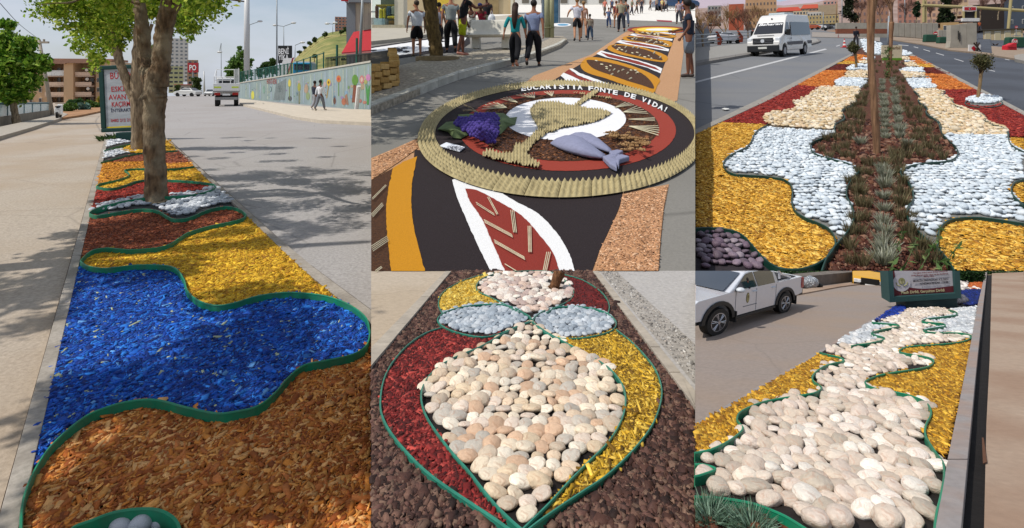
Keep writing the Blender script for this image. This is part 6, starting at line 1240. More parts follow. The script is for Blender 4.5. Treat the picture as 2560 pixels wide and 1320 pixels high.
for i,(x,y) in enumerate(sv_px): plant(x,y,1,rngl.uniform(.75,1.05),'silvery lavender, %s from the wooden post down the middle of the near soil' % ORD[i] if i < 9 else ['small silvery lavender left of the foot of the wooden post','small silvery lavender right of the foot of the wooden post','silvery lavender right below the foot of the wooden post'][i - 9],'silver lavender down the middle')
for i in range(17):
    t = i / 16;y = 350 - 150 * t ** .8
    for sd2,x in (('left',2216 + (2208 - 2216) * t - 3),('right',2250 + (2230 - 2250) * t)): plant(x + rngl.uniform(-2,2),y + rngl.uniform(-3,3),1,rngl.uniform(.8,1.1),'silvery lavender, %s from the front in the %s row behind the post' % (ORD[i],sd2),'silver lavender in the double row')
gr_px = []
for y,xs_ in ((662,(2120,2152,2300,2330)),(628,(2125,2290,2312)),(590,(2128,2150,2270,2288)),(555,(2140,2160,2255,2275)),(520,(2150,2165,2245,2262)),(490,(2140,2158,2245,2262)),(462,(2130,2150,2250,2266)),(438,(2150,2170,2232,2250)),(415,(2160,2180,2215,2240)),(398,(2075,2105,2130,2235,2270,2300,2330,2355)),(378,(2058,2085,2112,2260,2290,2318,2345)),(355,(2068,2095,2120,2290,2312,2338)),(335,(2100,2122,2145,2285,2305,2325)),(315,(2112,2132,2155,2285,2305,2325)),(298,(2122,2140,2158,2278,2296)),(282,(2120,2138,2154,2270,2286,2300)),(266,(2132,2146,2160,2262,2276)),(250,(2146,2158,2256,2268)),(236,(2152,2164,2250,2262)),(222,(2160,2170,2246,2258)),(208,(2166,2176,2242,2254)),(194,(2172,2182,2238,2250)),(180,(2180,2190,2236,2246)),(168,(2186,2196,2234,2244,2252)),(158,(2190,2200,2236,2246,2256))):
    gr_px.append([(x + rngl.uniform(-5,5),y + rngl.uniform(-4,4)) for x in xs_])
for i,row in enumerate(gr_px):
    for sd2,rr_ in (('left',sorted(q for q in row if q[0] < 2205)[::-1]),('right',sorted(q for q in row if q[0] >= 2205))):
        for k,(x,y) in enumerate(rr_): plant(x,y,0,rngl.uniform(.75,1.15) * (.85 if y > 430 else 1.0),'brownish green shrublet %s of the soil middle, %s row from the bottom, %s outward' % (sd2,ORD[i],ORD[k]),'shrublets in the soil strip')
# leafy twigs lying over the bottom edge
lt_ = thing('broad_leaved_plant','fresh green broad leaved sprig leaning over the bottom golden chips','plant',gp('C',2345,668));l3 = Vector(lt_.location);tb = MB();cc = []
for (x0,y0,x1,y1) in ((2230,674,2255,625),(2300,672,2345,640),(2350,674,2400,655),(2340,672,2350,618),(2260,674,2290,648)):
    A_,B_ = gp('C',x0,y0,.05),gp('C',x1,y1,.02) + Vector((0,0,.16));tb.tube([A_ - l3,B_ - l3],.004,4)
    for k in range(7): cc.append(tuple((A_.lerp(B_,k / 6)) - l3))
tb.build('stem',mat('stem green','4a5030',bump=0),lt_,recalc=False);leaves('leaves',cc,[.035] * len(cc),90,.07,['4c6a34','5c7a44','3c5428','7c8c58'],lt_,shell=.2,asp=.3)
# soil clods
chips('C','soil_clods',k5(S1) + C3((2010,1172)) + k5(S2)[::-1],'clods and pale crumbs of red-brown soil between the lavender plants',['4a2418','563022','34180f','64402e','7c5c4a'],L=.018,asp=.8,cover=.5,zb=.004,m='clod',thk=.6,tilt=.5,base_z=-.001,base='4a2016')
# posts and trees
dPo = dep('C',386);wp_ = thing('wooden_post','tall weathered wooden post standing in the soil among the lavender','post',gp('C',2191,387));l3 = Vector(wp_.location)
limb([at(2192,390,dPo) - l3,at(2190,330,dPo) - l3,at(2183,230,dPo) - l3,at(2177,150,dPo) - l3,at(2177,70,dPo) - l3,at(2180,-50,dPo) - l3],[v * dPo / F for v in (8,9,8.5,8,9,11)],12,wob=.05).build('shaft',mat('raw wood','6a4a36',rough=.9,var=.4,scale=8,bump=.8,col2='9a7658',stretch=(3,3,.3),bdist=.02),wp_,smooth=True)
fk = MB().tube([at(2183,30,dPo) - l3,at(2196,-20,dPo) - l3],[.03,.025],6).build('fork',mat('raw wood','6c4028'),wp_)
bt2 = thing('staked_tree','slim bare branched young tree with green shoots behind the wooden post','tree',gp('C',2223,200));l3 = Vector(bt2.location);dq = dep('C',200)
limb([at(2222,202,dq) - l3,at(2225,160,dq) - l3,at(2227,110,dq) - l3,at(2229,55,dq) - l3],[v * dq / F for v in (4,4,4.5,6)],8).build('trunk',mat('raw wood','6c4028'),bt2,smooth=True)
rd = random.Random(11);bm3 = MB()
def twigs(mb,p,d,L,r,k,mx,rd,sp=.45):
    e = p + d * L;mb.tube([p,e],[r,r * .65],4 if k < 2 else 3,cap=False)
    if k >= mx: return
    for _ in range(3 if k else 6):
        nd = (d + Vector((rd.uniform(-1,1),rd.uniform(-1,1),rd.uniform(-.25,.45))) * sp).normalized();twigs(mb,p.lerp(e,rd.uniform(.55,1)),nd,L * rd.uniform(.62,.85),r * .62,k + 1,mx,rd,sp)
twigs(bm3,at(2229,58,dq) - l3,Vector((0,0,1)),.55,.06,0,5,rd,.62);bm3.build('branches',mat('twig pale','7c5c44',var=.3,col2='94745c',scale=3,bump=0),bt2,recalc=False)
leaves('shoots',[at(2222 + rngl.uniform(-6,6),y,dq) - l3 for y in range(120,195,6)],[.12] * 13,500,.05,['4c6434','5c7440'],bt2,shell=.2)
def topiary(label,crown,r,base,top_,p='C',w=6,cols=('4c5030','5c5c38','3a3c24','6c6444'),n=2600):
    d = dep(p,base[1]);t = thing('topiary_tree',label,'tree',gp(p,*base));l = Vector(t.location);u = d / F
    limb([at(*base,d) - l,at((base[0] + top_[0]) / 2 + 1,(base[1] + top_[1]) / 2,d) - l,at(*top_,d) - l,at(crown[0],crown[1],d) - l],[w * .5 * u * k for k in (1.25,1,1,.6)],8).build('trunk',mat('trunk pale','7c6448',rough=.9,var=.3,scale=8,bump=.5,col2='9c8460',stretch=(3,3,.5)),t,smooth=True)
    cc = [at(crown[0] + r[0] * .62 * math.cos(a) * q,crown[1] + r[1] * .62 * math.sin(a) * q,d + rngl.uniform(-.5,.5) * r[0] * u) - l for a,q in [(rngl.uniform(0,6.28),rngl.uniform(0,1)) for _ in range(16)]]
    leaves('crown',cc,[min(r) * .5 * u] * 16,n,3.6 * u,list(cols),t,shell=.3,squash=1);b = MB()
    for c in cc[:9]: b.tube([at(*top_,d) - l,c],[.35 * w * u * .5,.08 * w * u],4)
    b.build('twigs',mat('twig dark','3a2c1e',bump=0),t,recalc=False);return t
topiary('round clipped small tree on a bent trunk in the ring of white pebbles',(2457,157),(33,29),(2443,252),(2452,190),w=8)
topiary('small round olive-like tree at the left side of the median',(2137,119),(17,21),(2140,171),(2139,140),w=6,n=1800)
# cream sign with green stripe
dq = dep('C',157);u = dq / F;sg = thing('garden_sign','cream garden sign with a bright green lower stripe behind the young tree','sign',at(2229,157,dq));MB().box((0,0,28 * u),(50 * u,.06,32 * u)).build('board',mat('sign cream','c4b89c',bump=0,var=.08),sg);MB().box((0,-.03,9 * u),(47 * u,.08,5.5 * u)).build('green_stripe',mat('lime green','5c8c1c',bump=0),sg);lettering('erbil',11 * u,mat('sign brown','6c5034',bump=0),sg,(11 * u,-.035,37 * u),wid=19 * u,bold=.01)
for s in (-1,1): MB().box((s * 21 * u,0,4 * u),(2 * u,.05,9 * u)).build('leg',mat('sign cream','c4b89c'),sg)
# van
ov = gp('C',1966,141);van = thing('minibus','white high-roofed minibus with dark windows and script on its windscreen','van')
fwp = gp('C',1962,142);
hd_ = R(43);fdir = Vector((-math.sin(hd_),-math.cos(hd_),0));yaw_ = math.atan2(fdir.y,fdir.x);van.rotation_euler = (0,0,yaw_);van.rotation_euler = (0,-math.atan(.093) * -math.cos(hd_) * 1.0,yaw_)
wv = mat('van white','d8d6d2',rough=.25,bump=0,var=.02,spec=.55,coat=.5);gv = glass('van glass','10141c',.06);gryv = mat('grey trim','5c5c60',rough=.6,bump=0)
# local frame: x forward, y left (toward the median), z up; nearer side is +y
PV = [(2.95,.45),(2.98,.95),(2.75,1.22),(2.15,1.42),(1.55,2.12),(1.2,2.5),(.9,2.6),(-2.9,2.58),(-3.05,2.3),(-3.1,.5)]
def vprism(profile,w,nm,m_,bev=0,tp=lambda z: 0,par=None):
    n = len(profile);vs = [(x,-(w - tp(z)),z) for x,z in profile] + [(x,(w - tp(z)),z) for x,z in profile]
    return MB().add(vs,[tuple(range(n))[::-1],tuple(range(n,2 * n))] + [(i,(i + 1) % n,n + (i + 1) % n,n + i) for i in range(n)]).build(nm,m_,par or van,bevel=bev)
tpv = lambda z: max(0,z - 1.25) * .13;AV = lambda cx,r,n=8: [(cx + r * math.cos(math.pi * (1 - i / n)),.38 + r * math.sin(math.pi * (1 - i / n))) for i in range(n + 1)]
vprism([(2.95,.45),(2.98,.95),(2.75,1.22),(2.15,1.42),(1.75,1.9),(1.5,2.2),(1.2,2.5),(.9,2.62),(-2.9,2.6),(-3.08,2.3),(-3.12,.42)] + AV(-1.75,.46) + AV(2.05,.46),.98,'body',wv,.05,tpv)
def vpanel(poly,nm,m_,yo=.012,side=1): MB().add([(x,side * (.98 - tpv(z) + yo),z) for x,z in poly],[tuple(range(len(poly)))]).build(nm,m_,van)
for sd_ in (1,-1):
    vpanel([(1.95,1.38),(1.12,1.35),(1.12,2.12),(1.5,2.14),(1.74,1.78)],'door_window',gv,side=sd_);vpanel([(.85,1.3),(-2.85,1.3),(-2.9,2.12),(.75,2.14)],'side_window',gv,side=sd_)
    vpanel([(1.55,.72),(-1.25,.72),(-1.25,.92),(1.55,.92)],'side_trim',gryv,.02,sd_);vpanel([(-2.25,.72),(-3.08,.72),(-3.08,.92),(-2.25,.92)],'side_trim',gryv,.02,sd_)
    for cx in (2.05,-1.75):
        w_ = MB().tube([(cx,sd_ * .72,.38),(cx,sd_ * .97,.38)],.38,22).build('wheel',dk,van);MB().tube([(cx,sd_ * .96,.38),(cx,sd_ * .985,.38)],.22,14).build('rim',mat('steel rim','8c8c90',rough=.4,metal=.4,bump=0),w_)
    MB().box((2.78,sd_ * .84,1.0),(.3,.3,.42)).build('headlight',mat('headlight','d8dce0'),van,bevel=.05);MB().box((1.75,sd_ * 1.08,1.5),(.12,.22,.36)).build('mirror',dk,van,bevel=.03);MB().box((.98,sd_ * 1.0,1.12),(.16,.03,.05)).build('door_handle',dk,van)
    MB().box((2.98,sd_ * .8,.5),(.06,.14,.1)).build('fog_light',mat('headlight','d8dce0'),van)
    MB().box((.97,sd_ * .985,1.3),(.014,.012,1.3)).build('door_gap',mat('seam','5c6068'),van)
wsx = lambda z: 2.15 - (z - 1.42) * (2.15 - 1.5) / (2.2 - 1.42)
MB().add([(wsx(1.45) + .03,s * (.9 - tpv(1.45)),1.45) for s in (-1,1)] + [(wsx(2.12) + .03,s * (.88 - tpv(2.12)),2.12) for s in (1,-1)],[(0,1,2,3)]).build('windscreen',gv,van)
an = math.atan2(.65,.78);o = lettering('Baharan',.26,mat('letters white','e8e8e8'),van,(wsx(2.03) + .05,0,2.03),(R(90) - an,0,R(90)),ext=.004,wid=1.45,bold=.02,shear=.3)
MB().box((2.97,0,1.02),(.1,1.2,.36)).build('grille',mat('grille black','16181a',rough=.5,bump=0),van)
for z in (.93,1.02,1.11): MB().box((3.03,0,z),(.02,1.15,.022)).build('grille_bar',mat('steel rim','8c8c90'),van)
MB().tube([(3.02,0,1.02),(3.06,0,1.02)],.11,16).build('badge',mat('chrome','c8ccd0'),van);MB().box((2.98,0,.78),(.14,1.84,.06)).build('white_strip',wv,van)
MB().box((2.98,0,.56),(.16,1.9,.4)).build('bumper',mat('bumper dark','232528',rough=.6,bump=0),van,bevel=.04);MB().box((3.07,0,.6),(.02,.52,.12)).build('plate',mat('plate white','d0d0c8',bump=0),van)
MB().box((2.52,0,1.345),(.06,1.0,.03),M=None).build('bonnet_slot',dk,van);MB().box((-.3,0,2.68),(1.7,1.0,.16)).build('roof_unit',mat('roof unit','b0bcc0',bump=0),van,bevel=.05);MB().tube([(1.36,0,2.36),(1.4,0,2.38)],.05,8).build('marker',dk,van)
Rm = Euler(van.rotation_euler).to_matrix();van.location = fwp - Rm @ Vector((2.05,.95,0))
# guard rail with orange posts
gr_ = thing('guard_rail','grey three bar guard rail with curved orange posts on the left footway','railing',gp('C',1830,112));l3 = Vector(gr_.location);orm = mat('post orange','9c3c1c',rough=.5,bump=0)
def rp(x,z): yb = 120 - (x - 1738) * .125;q = gp('C',x,yb,.14);return q + Vector((0,0,z)) - l3
for x in (1796,1849,1886,1912,1932):
    q0 = rp(x + 3,0);q1 = rp(x - 4,1.15);MB().add([q0 + Vector((-.14,0,0)),q0 + Vector((.14,0,0)),rp(x + 4,.6) + Vector((.16,0,0)),q1 + Vector((.12,0,0)),q1 + Vector((-.1,0,0)),rp(x + 2,.6) + Vector((-.12,0,0))] ,[(0,1,2,5),(5,2,3,4)]).build('post',orm,gr_).modifiers.new('s','SOLIDIFY').thickness = .08
for z in (.35,.68,1.0): MB().tube([rp(1738.5,z),rp(1850,z),rp(1945,z)],.045,6).build('rail',galv,gr_)
for x in (1738.5 + 3,1770,1822,1868,1900): MB().tube([rp(x,0),rp(x,1.0)],.025,5).build('thin_post',galv,gr_)
# bare trees on the left
for i,(x,y,H,r,sd_,lb) in enumerate(((1758,118,4.8,.09,1,'bare reddish tree at the left edge behind the guard rail'),(1776,108,5.2,.09,2,'spreading bare tree second from the left behind the guard rail'),(1815,104,5.5,.1,3,'bare tree with yellowish twigs in front of the red block'),(1870,100,6.2,.11,4,'dense bare tree right behind the front of the minibus'),(1892,98,6.0,.1,5,'bare tree rising behind the minibus windscreen'),(1845,98,5.0,.09,6,'smaller bare tree between the two big ones'),(1932,92,4.5,.08,7,'bare tree behind the roof of the minibus'))):
    bare_tree('bare_tree',lb,gp('C',x,y),H * 1.25,r * 1.0,sd_,cols=(('6a4838','8c6450') if i % 2 else ('7c5c3c','9c7c54')),spread=.6,depth=5,trunk=.2,nb=4)
wc = small_car('white car parked beyond the guard rail on the left',(1812,109),'C',4,'c8c8cc',R(20),s=.8)
# town
TB = lambda *a,**k: block(*a,**k)
TB('apartment_block','tan apartment block with rows of small windows behind the bare trees',1866,1938,-30,80,200,'b4906c',7,9,depth=14,winc='5c4c44',frame='c4a888',wfrac=(.4,.4));TB('brick_block','square orange-red building block left of the tan apartments',1823,1858,10,78,190,'a8543a',1,1,depth=12,wfrac=(.01,.01));TB('grey_block','pale grey block seen through the bare trees at the far left',1770,1802,14,60,260,'9a9894',4,4,depth=12)
def roofed(name,label,x0,x1,yr,ye,yb,d,wc_,rc_,n=5):
    r = TB(name,label,x0,x1,ye,yb,d,wc_,1 if yb - ye < 14 else 2,n,depth=10,wfrac=(.4,.4));u = d / F;W_ = (x1 - x0) * u / 2;h0 = (yb - ye) * u;h1 = (yb - yr) * u
    MB().add([(-W_ - .5,-.8,h0),(W_ + .5,-.8,h0),(W_ * .8,4.5,h1),(-W_ * .8,4.5,h1),(-W_ - .5,11,h0),(W_ + .5,11,h0)],[(0,1,2,3),(3,2,5,4),(0,3,4),(1,5,2),(0,4,5,1)]).build('roof',mat('tiles ' + rc_,rc_,var=.25,scale=4,bump=.4),r);return r
roofed('house','long house with a bright red tiled roof left of the middle',1942,1999,16,28,40,330,'b09078','a8402c');roofed('house','red roofed house behind and right of the long one',2006,2046,9,21,36,360,'b8a088','a84832');TB('house','cream house with small windows below the red roofs',1985,2020,27,50,290,'b8a484',2,5);TB('house','white house with flat roof beside the cream house',2020,2052,30,46,280,'b8b4ac',1,5);TB('long_building','long ochre building with a flat roof beyond the far car park',2018,2092,38,60,240,'a89468',2,10,wfrac=(.35,.4));TB('grey_hall','grey hall above the long ochre building',2048,2092,12,36,300,'9c8c74',1,1,wfrac=(.01,.01));TB('house','small pink house on the slope at the top',2060,2092,2,12,380,'b08478',1,4)
TB('house','ochre block partly behind the roof of the minibus',1944,1990,36,62,250,'a88c68',2,6)
pk = sheet('C','car_park',[(2030,92),(2160,96),(2200,104),(2200,86),(2030,80)],.05,mat('car park','8c847c',var=.1),kind='structure')
for i,(x,y,c,lb) in enumerate(((2030,74,'a84c28','orange truck-like car parked at the far corner'),(2044,74,'d0d0d0','white car in the far car park'),(2060,73,'3c3c40','dark car in the far car park'),(2078,76,'7c8084','silver car at the right end of the far car park'))):
    r = small_car(lb,(x,79),'C',4,c,R(160),s=1.0);r.location = at(x,y,150);r.scale = (.9,) * 3
for i,(x,b,t,lb) in enumerate(((2058,74,30,'thin lamp post over the far car park'),(2105,80,-30,'tall grey lamp post beside the dark conifer'),(2091,56,4,'brownish pole at the end of the grey hall'))): pole('pole',lb,'pole',(x,b),(x,t),2.2,1.8,140,galv if i < 2 else mat('pole brown','8c6a4c',bump=0))
px_tree('conifer','dark conifer rising above the far wall',(2127,62),[(2127,64,4),(2127,20,3),(2126,-10,2)],[],[(2127 + rngl.uniform(-10,10),y,10 + (y + 20) * .06) for y in range(-25,50,5)],150,['2c3420','3a4028','242a1a'],3000,.5)
# walls across the far side
cwm = mat('wall concrete C','9c968a',var=.12,scale=1.5,bump=.2);brw = mat('brick red wall','84503c',var=.2,scale=3,bump=.3)
rw = thing('retaining_wall','far retaining wall, grey above and brick red below, behind the pebble stripes','wall',gp('C',2170,92));l3 = Vector(rw.location);dW_ = 88
for x0,x1,yt_,yb_,m_,nm in ((2092,2240,57,72,cwm,'upper_wall'),(2092,2240,72.2,84,brw,'lower_wall'),(2150,2240,84.2,94,cwm,'base_wall')):
    q = [at(x0,yb_,dW_),at(x1,yb_,dW_),at(x1,yt_,dW_),at(x0,yt_,dW_)];MB().add([v - l3 for v in q] + [v + Vector((0,.4,0)) - l3 for v in q],QF).build(nm,m_,rw)
tw_ = thing('barrier_wall','row of tall pale concrete T-wall slabs beyond the right road','wall',gp('C',2290,108));l3 = Vector(tw_.location);xs_ = np.linspace(2234,2346,9)
def slab(x0,x1,yt_,yb0,yb1,dd,root,l3,foot=False):
    q = [at(x0 + .4,yb0,dd),at(x1 - .4,yb1,dd),at(x1 - .4,yt_,dd),at(x0 + .4,yt_,dd)];o = MB().add([v - l3 for v in q] + [v + Vector((0,.35,0)) - l3 for v in q],QF).build('slab',cwm,root,bevel=.03)
    return o
for i in range(8): slab(xs_[i],xs_[i + 1],57 + (i % 3) * .4,90 + i * 1.2,91.2 + i * 1.2,70,tw_,l3)
tw2 = thing('barrier_wall','three taller concrete slabs with flared feet at the gate entrance','wall',gp('C',2400,122));l3 = Vector(tw2.location);ddd = dep('C',123)
for i,(x0,x1,yt_,y0,y1) in enumerate(((2377,2398,62,119,121),(2398,2417,60,121,124),(2417,2442,57,124,127))):
    q = [at(x0 - 3,y0,ddd),at(x1 - 3,y1,ddd),at(x1 - .3,y1 - 17,ddd),at(x1 - .3,yt_,ddd),at(x0 + .3,yt_ + .5,ddd),at(x0 + .3,y0 - 17,ddd)];MB().add([v - l3 for v in q] + [v + Vector((0,.5,0)) - l3 for v in q],[tuple(range(6)),tuple(range(6,12))[::-1]] + [(i2,(i2 + 1) % 6,6 + (i2 + 1) % 6,6 + i2) for i2 in range(6)]).build('slab',cwm,tw2)
for k in range(2): MB().box(at(2396 + k * 4,88 + k * 4,ddd - .06) - l3,(.06,.03,.7)).build('painted_mark',mat('dark mark','2c2c2c',bump=0),tw2)
lw2 = thing('low_wall','low concrete wall between the slabs and the green barriers','wall',at(2360,96,68));l3 = Vector(lw2.location)
for i in range(3): slab(2346 + i * 12,2358 + i * 12,75,92,93,68,lw2,l3)
block('booth','tan guard booth behind the concrete slabs',2355,2392,56,82,80,'a88a60',1,2,depth=3,wfrac=(.3,.4));block('guard_post','low beige wall block right of the gate road',2468,2545,74,108,74,'a89878',1,4,depth=3,wfrac=(.55,.7),winc='9c9070',roofc='3c3a34')
fw2 = sheet('C','footway',[(2233,100),(2302,110),(2372,124),(2440,131),(2562,150),(2562,122),(2440,112),(2372,104),(2302,96),(2233,92)],.1,mat('dusty verge','8c7a68',var=.15,scale=3,bump=.2),kind='structure',thick=-.12)
sheet('C','gate_road',[(2440,128),(2480,133),(2475,86),(2462,72),(2440,72),(2446,90)],.108,rC2,kind='structure')
isl = sheet('C','traffic_island',[(2535,139),(2545,136),(2562,134),(2562,152),(2537,147)],.16,kmC,thick=-.17);tag(isl,'rounded kerb of a traffic island at the right edge','traffic island')
# green and red barriers, signs
gbm = mat('barrier green','1c4434',rough=.7,var=.12,scale=3);
for x0,x1,y0,y1,lb in ((2309,2341,87,105,'left dark green street barrier behind the no entry sign'),(2343,2377,93,108,'right dark green street barrier beside the concrete slabs'),(2513,2560,94,119,'dark green street barrier behind the stop sign')):
    d = dep('C',y1 + 4);t = thing('barrier',lb,'barrier',at((x0 + x1) / 2,y1,d));u = d / F;w = (x1 - x0) * u / 2;h = (y1 - y0) * u;MB().prism([(-w,0),(w,0),(w * .9,h),(-w * .86,h)],-.25,.25,Matrix.Rotation(R(90),4,'X')).build('body',gbm,t,bevel=.06);MB().box((0,0,h),(w * 1.7,.3,.06)).build('top_rail',mat('barrier green light','3c6450',bump=0),t)
rb = thing('barrier','bright red plastic road barrier under the stop sign','barrier',at(2523,127,44));u = 44 / F;MB().prism([(-13 * u,0),(13 * u,0),(12 * u,18 * u),(5 * u,20 * u),(-5 * u,15 * u),(-12 * u,13 * u)],-.25,.25,Matrix.Rotation(R(90),4,'X')).build('body',mat('barrier red','b8202c',rough=.5,bump=0),rb,bevel=.05);MB().box((0,-.27,8 * u),(18 * u,.04,2 * u)).build('recess',mat('barrier shaded red','7c1420',bump=0),rb)  # strip in darker red paints the shade of a recess
redS,whS = mat('sign red bright','b4202c',rough=.4,bump=0),mat('sign white','d8d4d0',rough=.4,bump=0)
def round_sign(label,c,r,base,d,face,kind):
    t = thing('road_sign',label,'road sign',at(c[0],base,d));u = d / F;h = (base - c[1]) * u;MB().tube([(0,.03,0),(0,.03,h)],.04,6).build('post',galv,t);MB().tube([(0,-.02,h),(0,.02,h)],r * u,24 if kind != 'stop' else 8).build('plate',face,t)
    if kind == 'noentry': MB().box((0,-.035,h),(r * 1.4 * u,.02,r * .42 * u)).build('bar',whS,t)
    elif kind == 'ring': MB().tube([(0,-.03,h),(0,-.035,h)],r * .72 * u,20).build('inner',whS,t);MB().box((0,-.045,h),(r * .25 * u,.01,r * .7 * u)).build('mark',mat('dark mark','2c2c2c'),t)
    else: MB().tube([(0,-.025,h),(0,-.03,h)],r * .94 * u,8).build('white_rim',redS,t);lettering('DUR',r * 1.1 * u,whS,t,(0,-.05,h),wid=r * 1.5 * u,bold=.02)
    MB().box((0,0,.03),(.7,.4,.06)).build('foot',galv,t);return t
round_sign('red round no entry sign with a white bar',(2339,84),5.2,109,64,redS,'noentry');round_sign('white round sign with a red ring right of the no entry sign',(2347,95),5.2,109,62,redS,'ring');round_sign('red stop sign reading DUR above the red barrier',(2537,104),7.5,124,45.5,whS,'stop')
rs = round_sign('tiny red sign far inside the gate at the right',(2541,68),3.6,90,70,redS,'noentry')
hb = thing('hazard_board','white hazard board with a red diamond behind crossed dark beams','barrier',at(2439,129,42));u = 42 / F;MB().box((0,.1,9 * u),(30 * u,.08,17 * u)).build('board',whS,hb);MB().add([(-10 * u,.04,9 * u),(-2 * u,.04,1 * u),(2 * u,.04,8 * u),(-3 * u,.04,15 * u)],[(0,1,2,3)]).build('red_diamond',redS,hb)
for a,b in (((-6,22),(10,-2)),((8,22),(-4,-2)),((1,24),(2,0))): MB().tube([(a[0] * u,-.05,a[1] * u),(b[0] * u,-.12,max(b[1],0) * u)],.05,4).build('beam',mat('beam dark','34241c',bump=0),hb)
hh2 = thing('hedgehog_barrier','dark crossed steel beams on the ground right of the hazard board','barrier',at(2489,118,56));u = 56 / F
for a,b in (((-7,9),(7,0)),((7,9),(-7,0)),((-8,4),(9,5))): MB().tube([(a[0] * u,0,a[1] * u),(b[0] * u,.2,b[1] * u)],.05,4).build('beam',mat('beam dark','34241c'),hh2)
# gate with flag sign
gt = thing('gate_beam','long pale yellow gate beam across the entrance on two posts','gate',at(2430,120,78));l3 = Vector(gt.location);gmx = mat('gate yellow','a89a6c',rough=.6,var=.08,bump=0)
MB().tube([at(2305,13,78) - l3,at(2420,18,78) - l3,at(2566,27,78) - l3],.2,8).build('beam',gmx,gt);MB().tube([at(2309,56,78) - l3,at(2309,0,78) - l3],.16,8).build('post',gmx,gt);MB().tube([at(2315,56,78) - l3,at(2315,0,78) - l3],.1,8).build('post',gmx,gt);MB().tube([at(2518,104,74) - l3,at(2528,-10,74) - l3],.17,8).build('leaning_post',gmx,gt);clip(fam(gt),xr=2562) if False else None
fs_ = thing('flag_sign','red and white sign with crescent and star hanging below the gate beam','sign',at(2424,57,77));u = 77 / F
MB().box((0,0,35 * u),(33 * u,.15,12 * u)).build('white_board',whS,fs_);MB().box((0,-.09,35 * u),(28 * u,.04,8 * u)).build('red_panel',redS,fs_);
cr_ = [(2.6 * u * math.cos(a) - 1 * u,-.12,35 * u + 2.6 * u * math.sin(a)) for a in np.linspace(.6,5.68,14)] + [(2.1 * u * math.cos(a) - .3 * u,-.12,35 * u + 2.1 * u * math.sin(a)) for a in np.linspace(5.5,.78,14)];MB().add(cr_,[tuple(range(28))]).build('crescent',whS,fs_)
MB().add([((2.6 + (1.1 if k % 2 == 0 else .45) * math.cos(k * math.pi / 5)) * u,-.12,35 * u + (1.1 if k % 2 == 0 else .45) * math.sin(k * math.pi / 5) * u) for k in range(10)],[tuple(range(10))]).build('star',whS,fs_)
for s in (-1,1): MB().box((s * 15 * u,0,16 * u),(3 * u,.2,26 * u)).build('side_post',gmx,fs_)
MB().box((0,.1,20 * u),(27 * u,.1,16 * u)).build('dark_panel',mat('dark glass','221e1e',bump=0),fs_);MB().box((-3 * u,-.3,7 * u),(42 * u,.3,8 * u)).build('white_banner',whS,fs_)
block('dark_entrance','dark hall opening behind the gate',2442,2520,10,76,120,'2c2420',1,1,depth=6,wfrac=(.01,.01));block('blue_grey_building','dark blue grey building at the top right corner',2522,2600,-30,70,110,'3c4450',3,3,depth=8,wfrac=(.3,.3))
block('brown_block','hazy brown apartment block behind the barrier wall',2250,2312,-40,60,170,'9c7468',7,6,depth=10,winc='6c5450',frame='a88478',wfrac=(.5,.45));block('pale_block','pale pinkish apartment block with balconies left of the conifer',2296,2348,-30,60,160,'b09078',6,5,depth=10,winc='745c54',frame='c0a490',wfrac=(.55,.5));block('pale_block','pale sandy block right of the large conifer',2370,2415,-50,40,175,'b49c80',6,4,depth=10,winc='745c54',frame='c0a490',wfrac=(.5,.45));block('far_hall','reddish brown terrace behind the wooden post',2140,2215,-10,60,210,'94705c',4,8,depth=8,winc='6c5450',frame='a88478',wfrac=(.4,.4))
px_tree('conifer','broad dark green conifer behind the barrier wall',(2368,58),[(2368,60,4),(2369,20,3),(2370,-5,2)],[],[(2370 + rngl.uniform(-1,1) * (8 + (y + 5) * .3),y,9) for y in range(-5,56,3)],110,['2c3820','3a4628','242e1a'],4200,.4)
px_tree('conifer','narrow dark conifer in front of the brown block',(2291,55),[(2291,57,3),(2291,10,2)],[],[(2291 + rngl.uniform(-4,4),y,6) for y in range(8,40,3)],120,['2c4028','3a4c30'],1500,.4)
for i,(x,y,H,sd_,lb) in enumerate(((2150,60,5.5,21,'bare reddish tree left of the wooden post above the wall'),(2200,58,6,22,'bare tree right of the wooden post above the wall'),(2262,58,5,23,'bare tree above the left end of the barrier wall'),(2328,58,4.5,24,'pinkish bare tree above the middle of the barrier wall'),(2392,50,5,25,'bare tree between conifer and flag sign'),(2450,52,6,26,'bare dark tree above the gate beam'),(2495,50,6,27,'bare dark tree right of the flag sign'))):
    bare_tree('bare_tree',lb,at(x,y,100),H * 1.3,.11,sd_,cols=('6a4a40','8c6a5c'),spread=.6,depth=5,trunk=.2,nb=4)
pole('lamp_post','grey street lamp post standing right behind the young tree','street lamp',(2219,130),(2222,40),5,4,50,galv);pole('lamp_post','thin pale pole above the barrier wall','pole',(2262,58),(2262,-20),2.4,2,100,galv)
# people and small things
person('person in a dark jacket walking far up the median on the left',gp('C',2140,116),R(170),1.75,shirt='1c1c28',pants='26242c',sleeve=1.9,hair='141010',skin='6a4432',fingers=False);person('person in an orange vest deep inside the gate',at(2449,80,90),R(0),1.75,shirt='b05a34',pants='3c3c44',sleeve=1.2,hair='141010',skin='6a4432',fingers=False)
def cone(label,base,p,h):
    t = thing('traffic_cone',label,'traffic cone',gp(p,*base));rdm,whm_ = mat('cone red','b8302c',rough=.5,bump=0),whS;MB().box((0,0,.03),(h * .6,h * .6,.05)).build('foot',rdm,t)
    for k,m_ in enumerate((rdm,whm_,rdm,whm_,rdm)): z0,z1 = .05 + h * .19 * k,.05 + h * .19 * (k + 1);MB().tube([(0,0,z0),(0,0,z1)],[h * (.2 - .032 * k),h * (.2 - .032 * (k + 1))],10).build('band',m_,t)
cone('tall red and white traffic cone beside the left small tree',(2111,119),'C',.75);cone('tiny red traffic cone at the far bend',(2096,94),'C',.5)
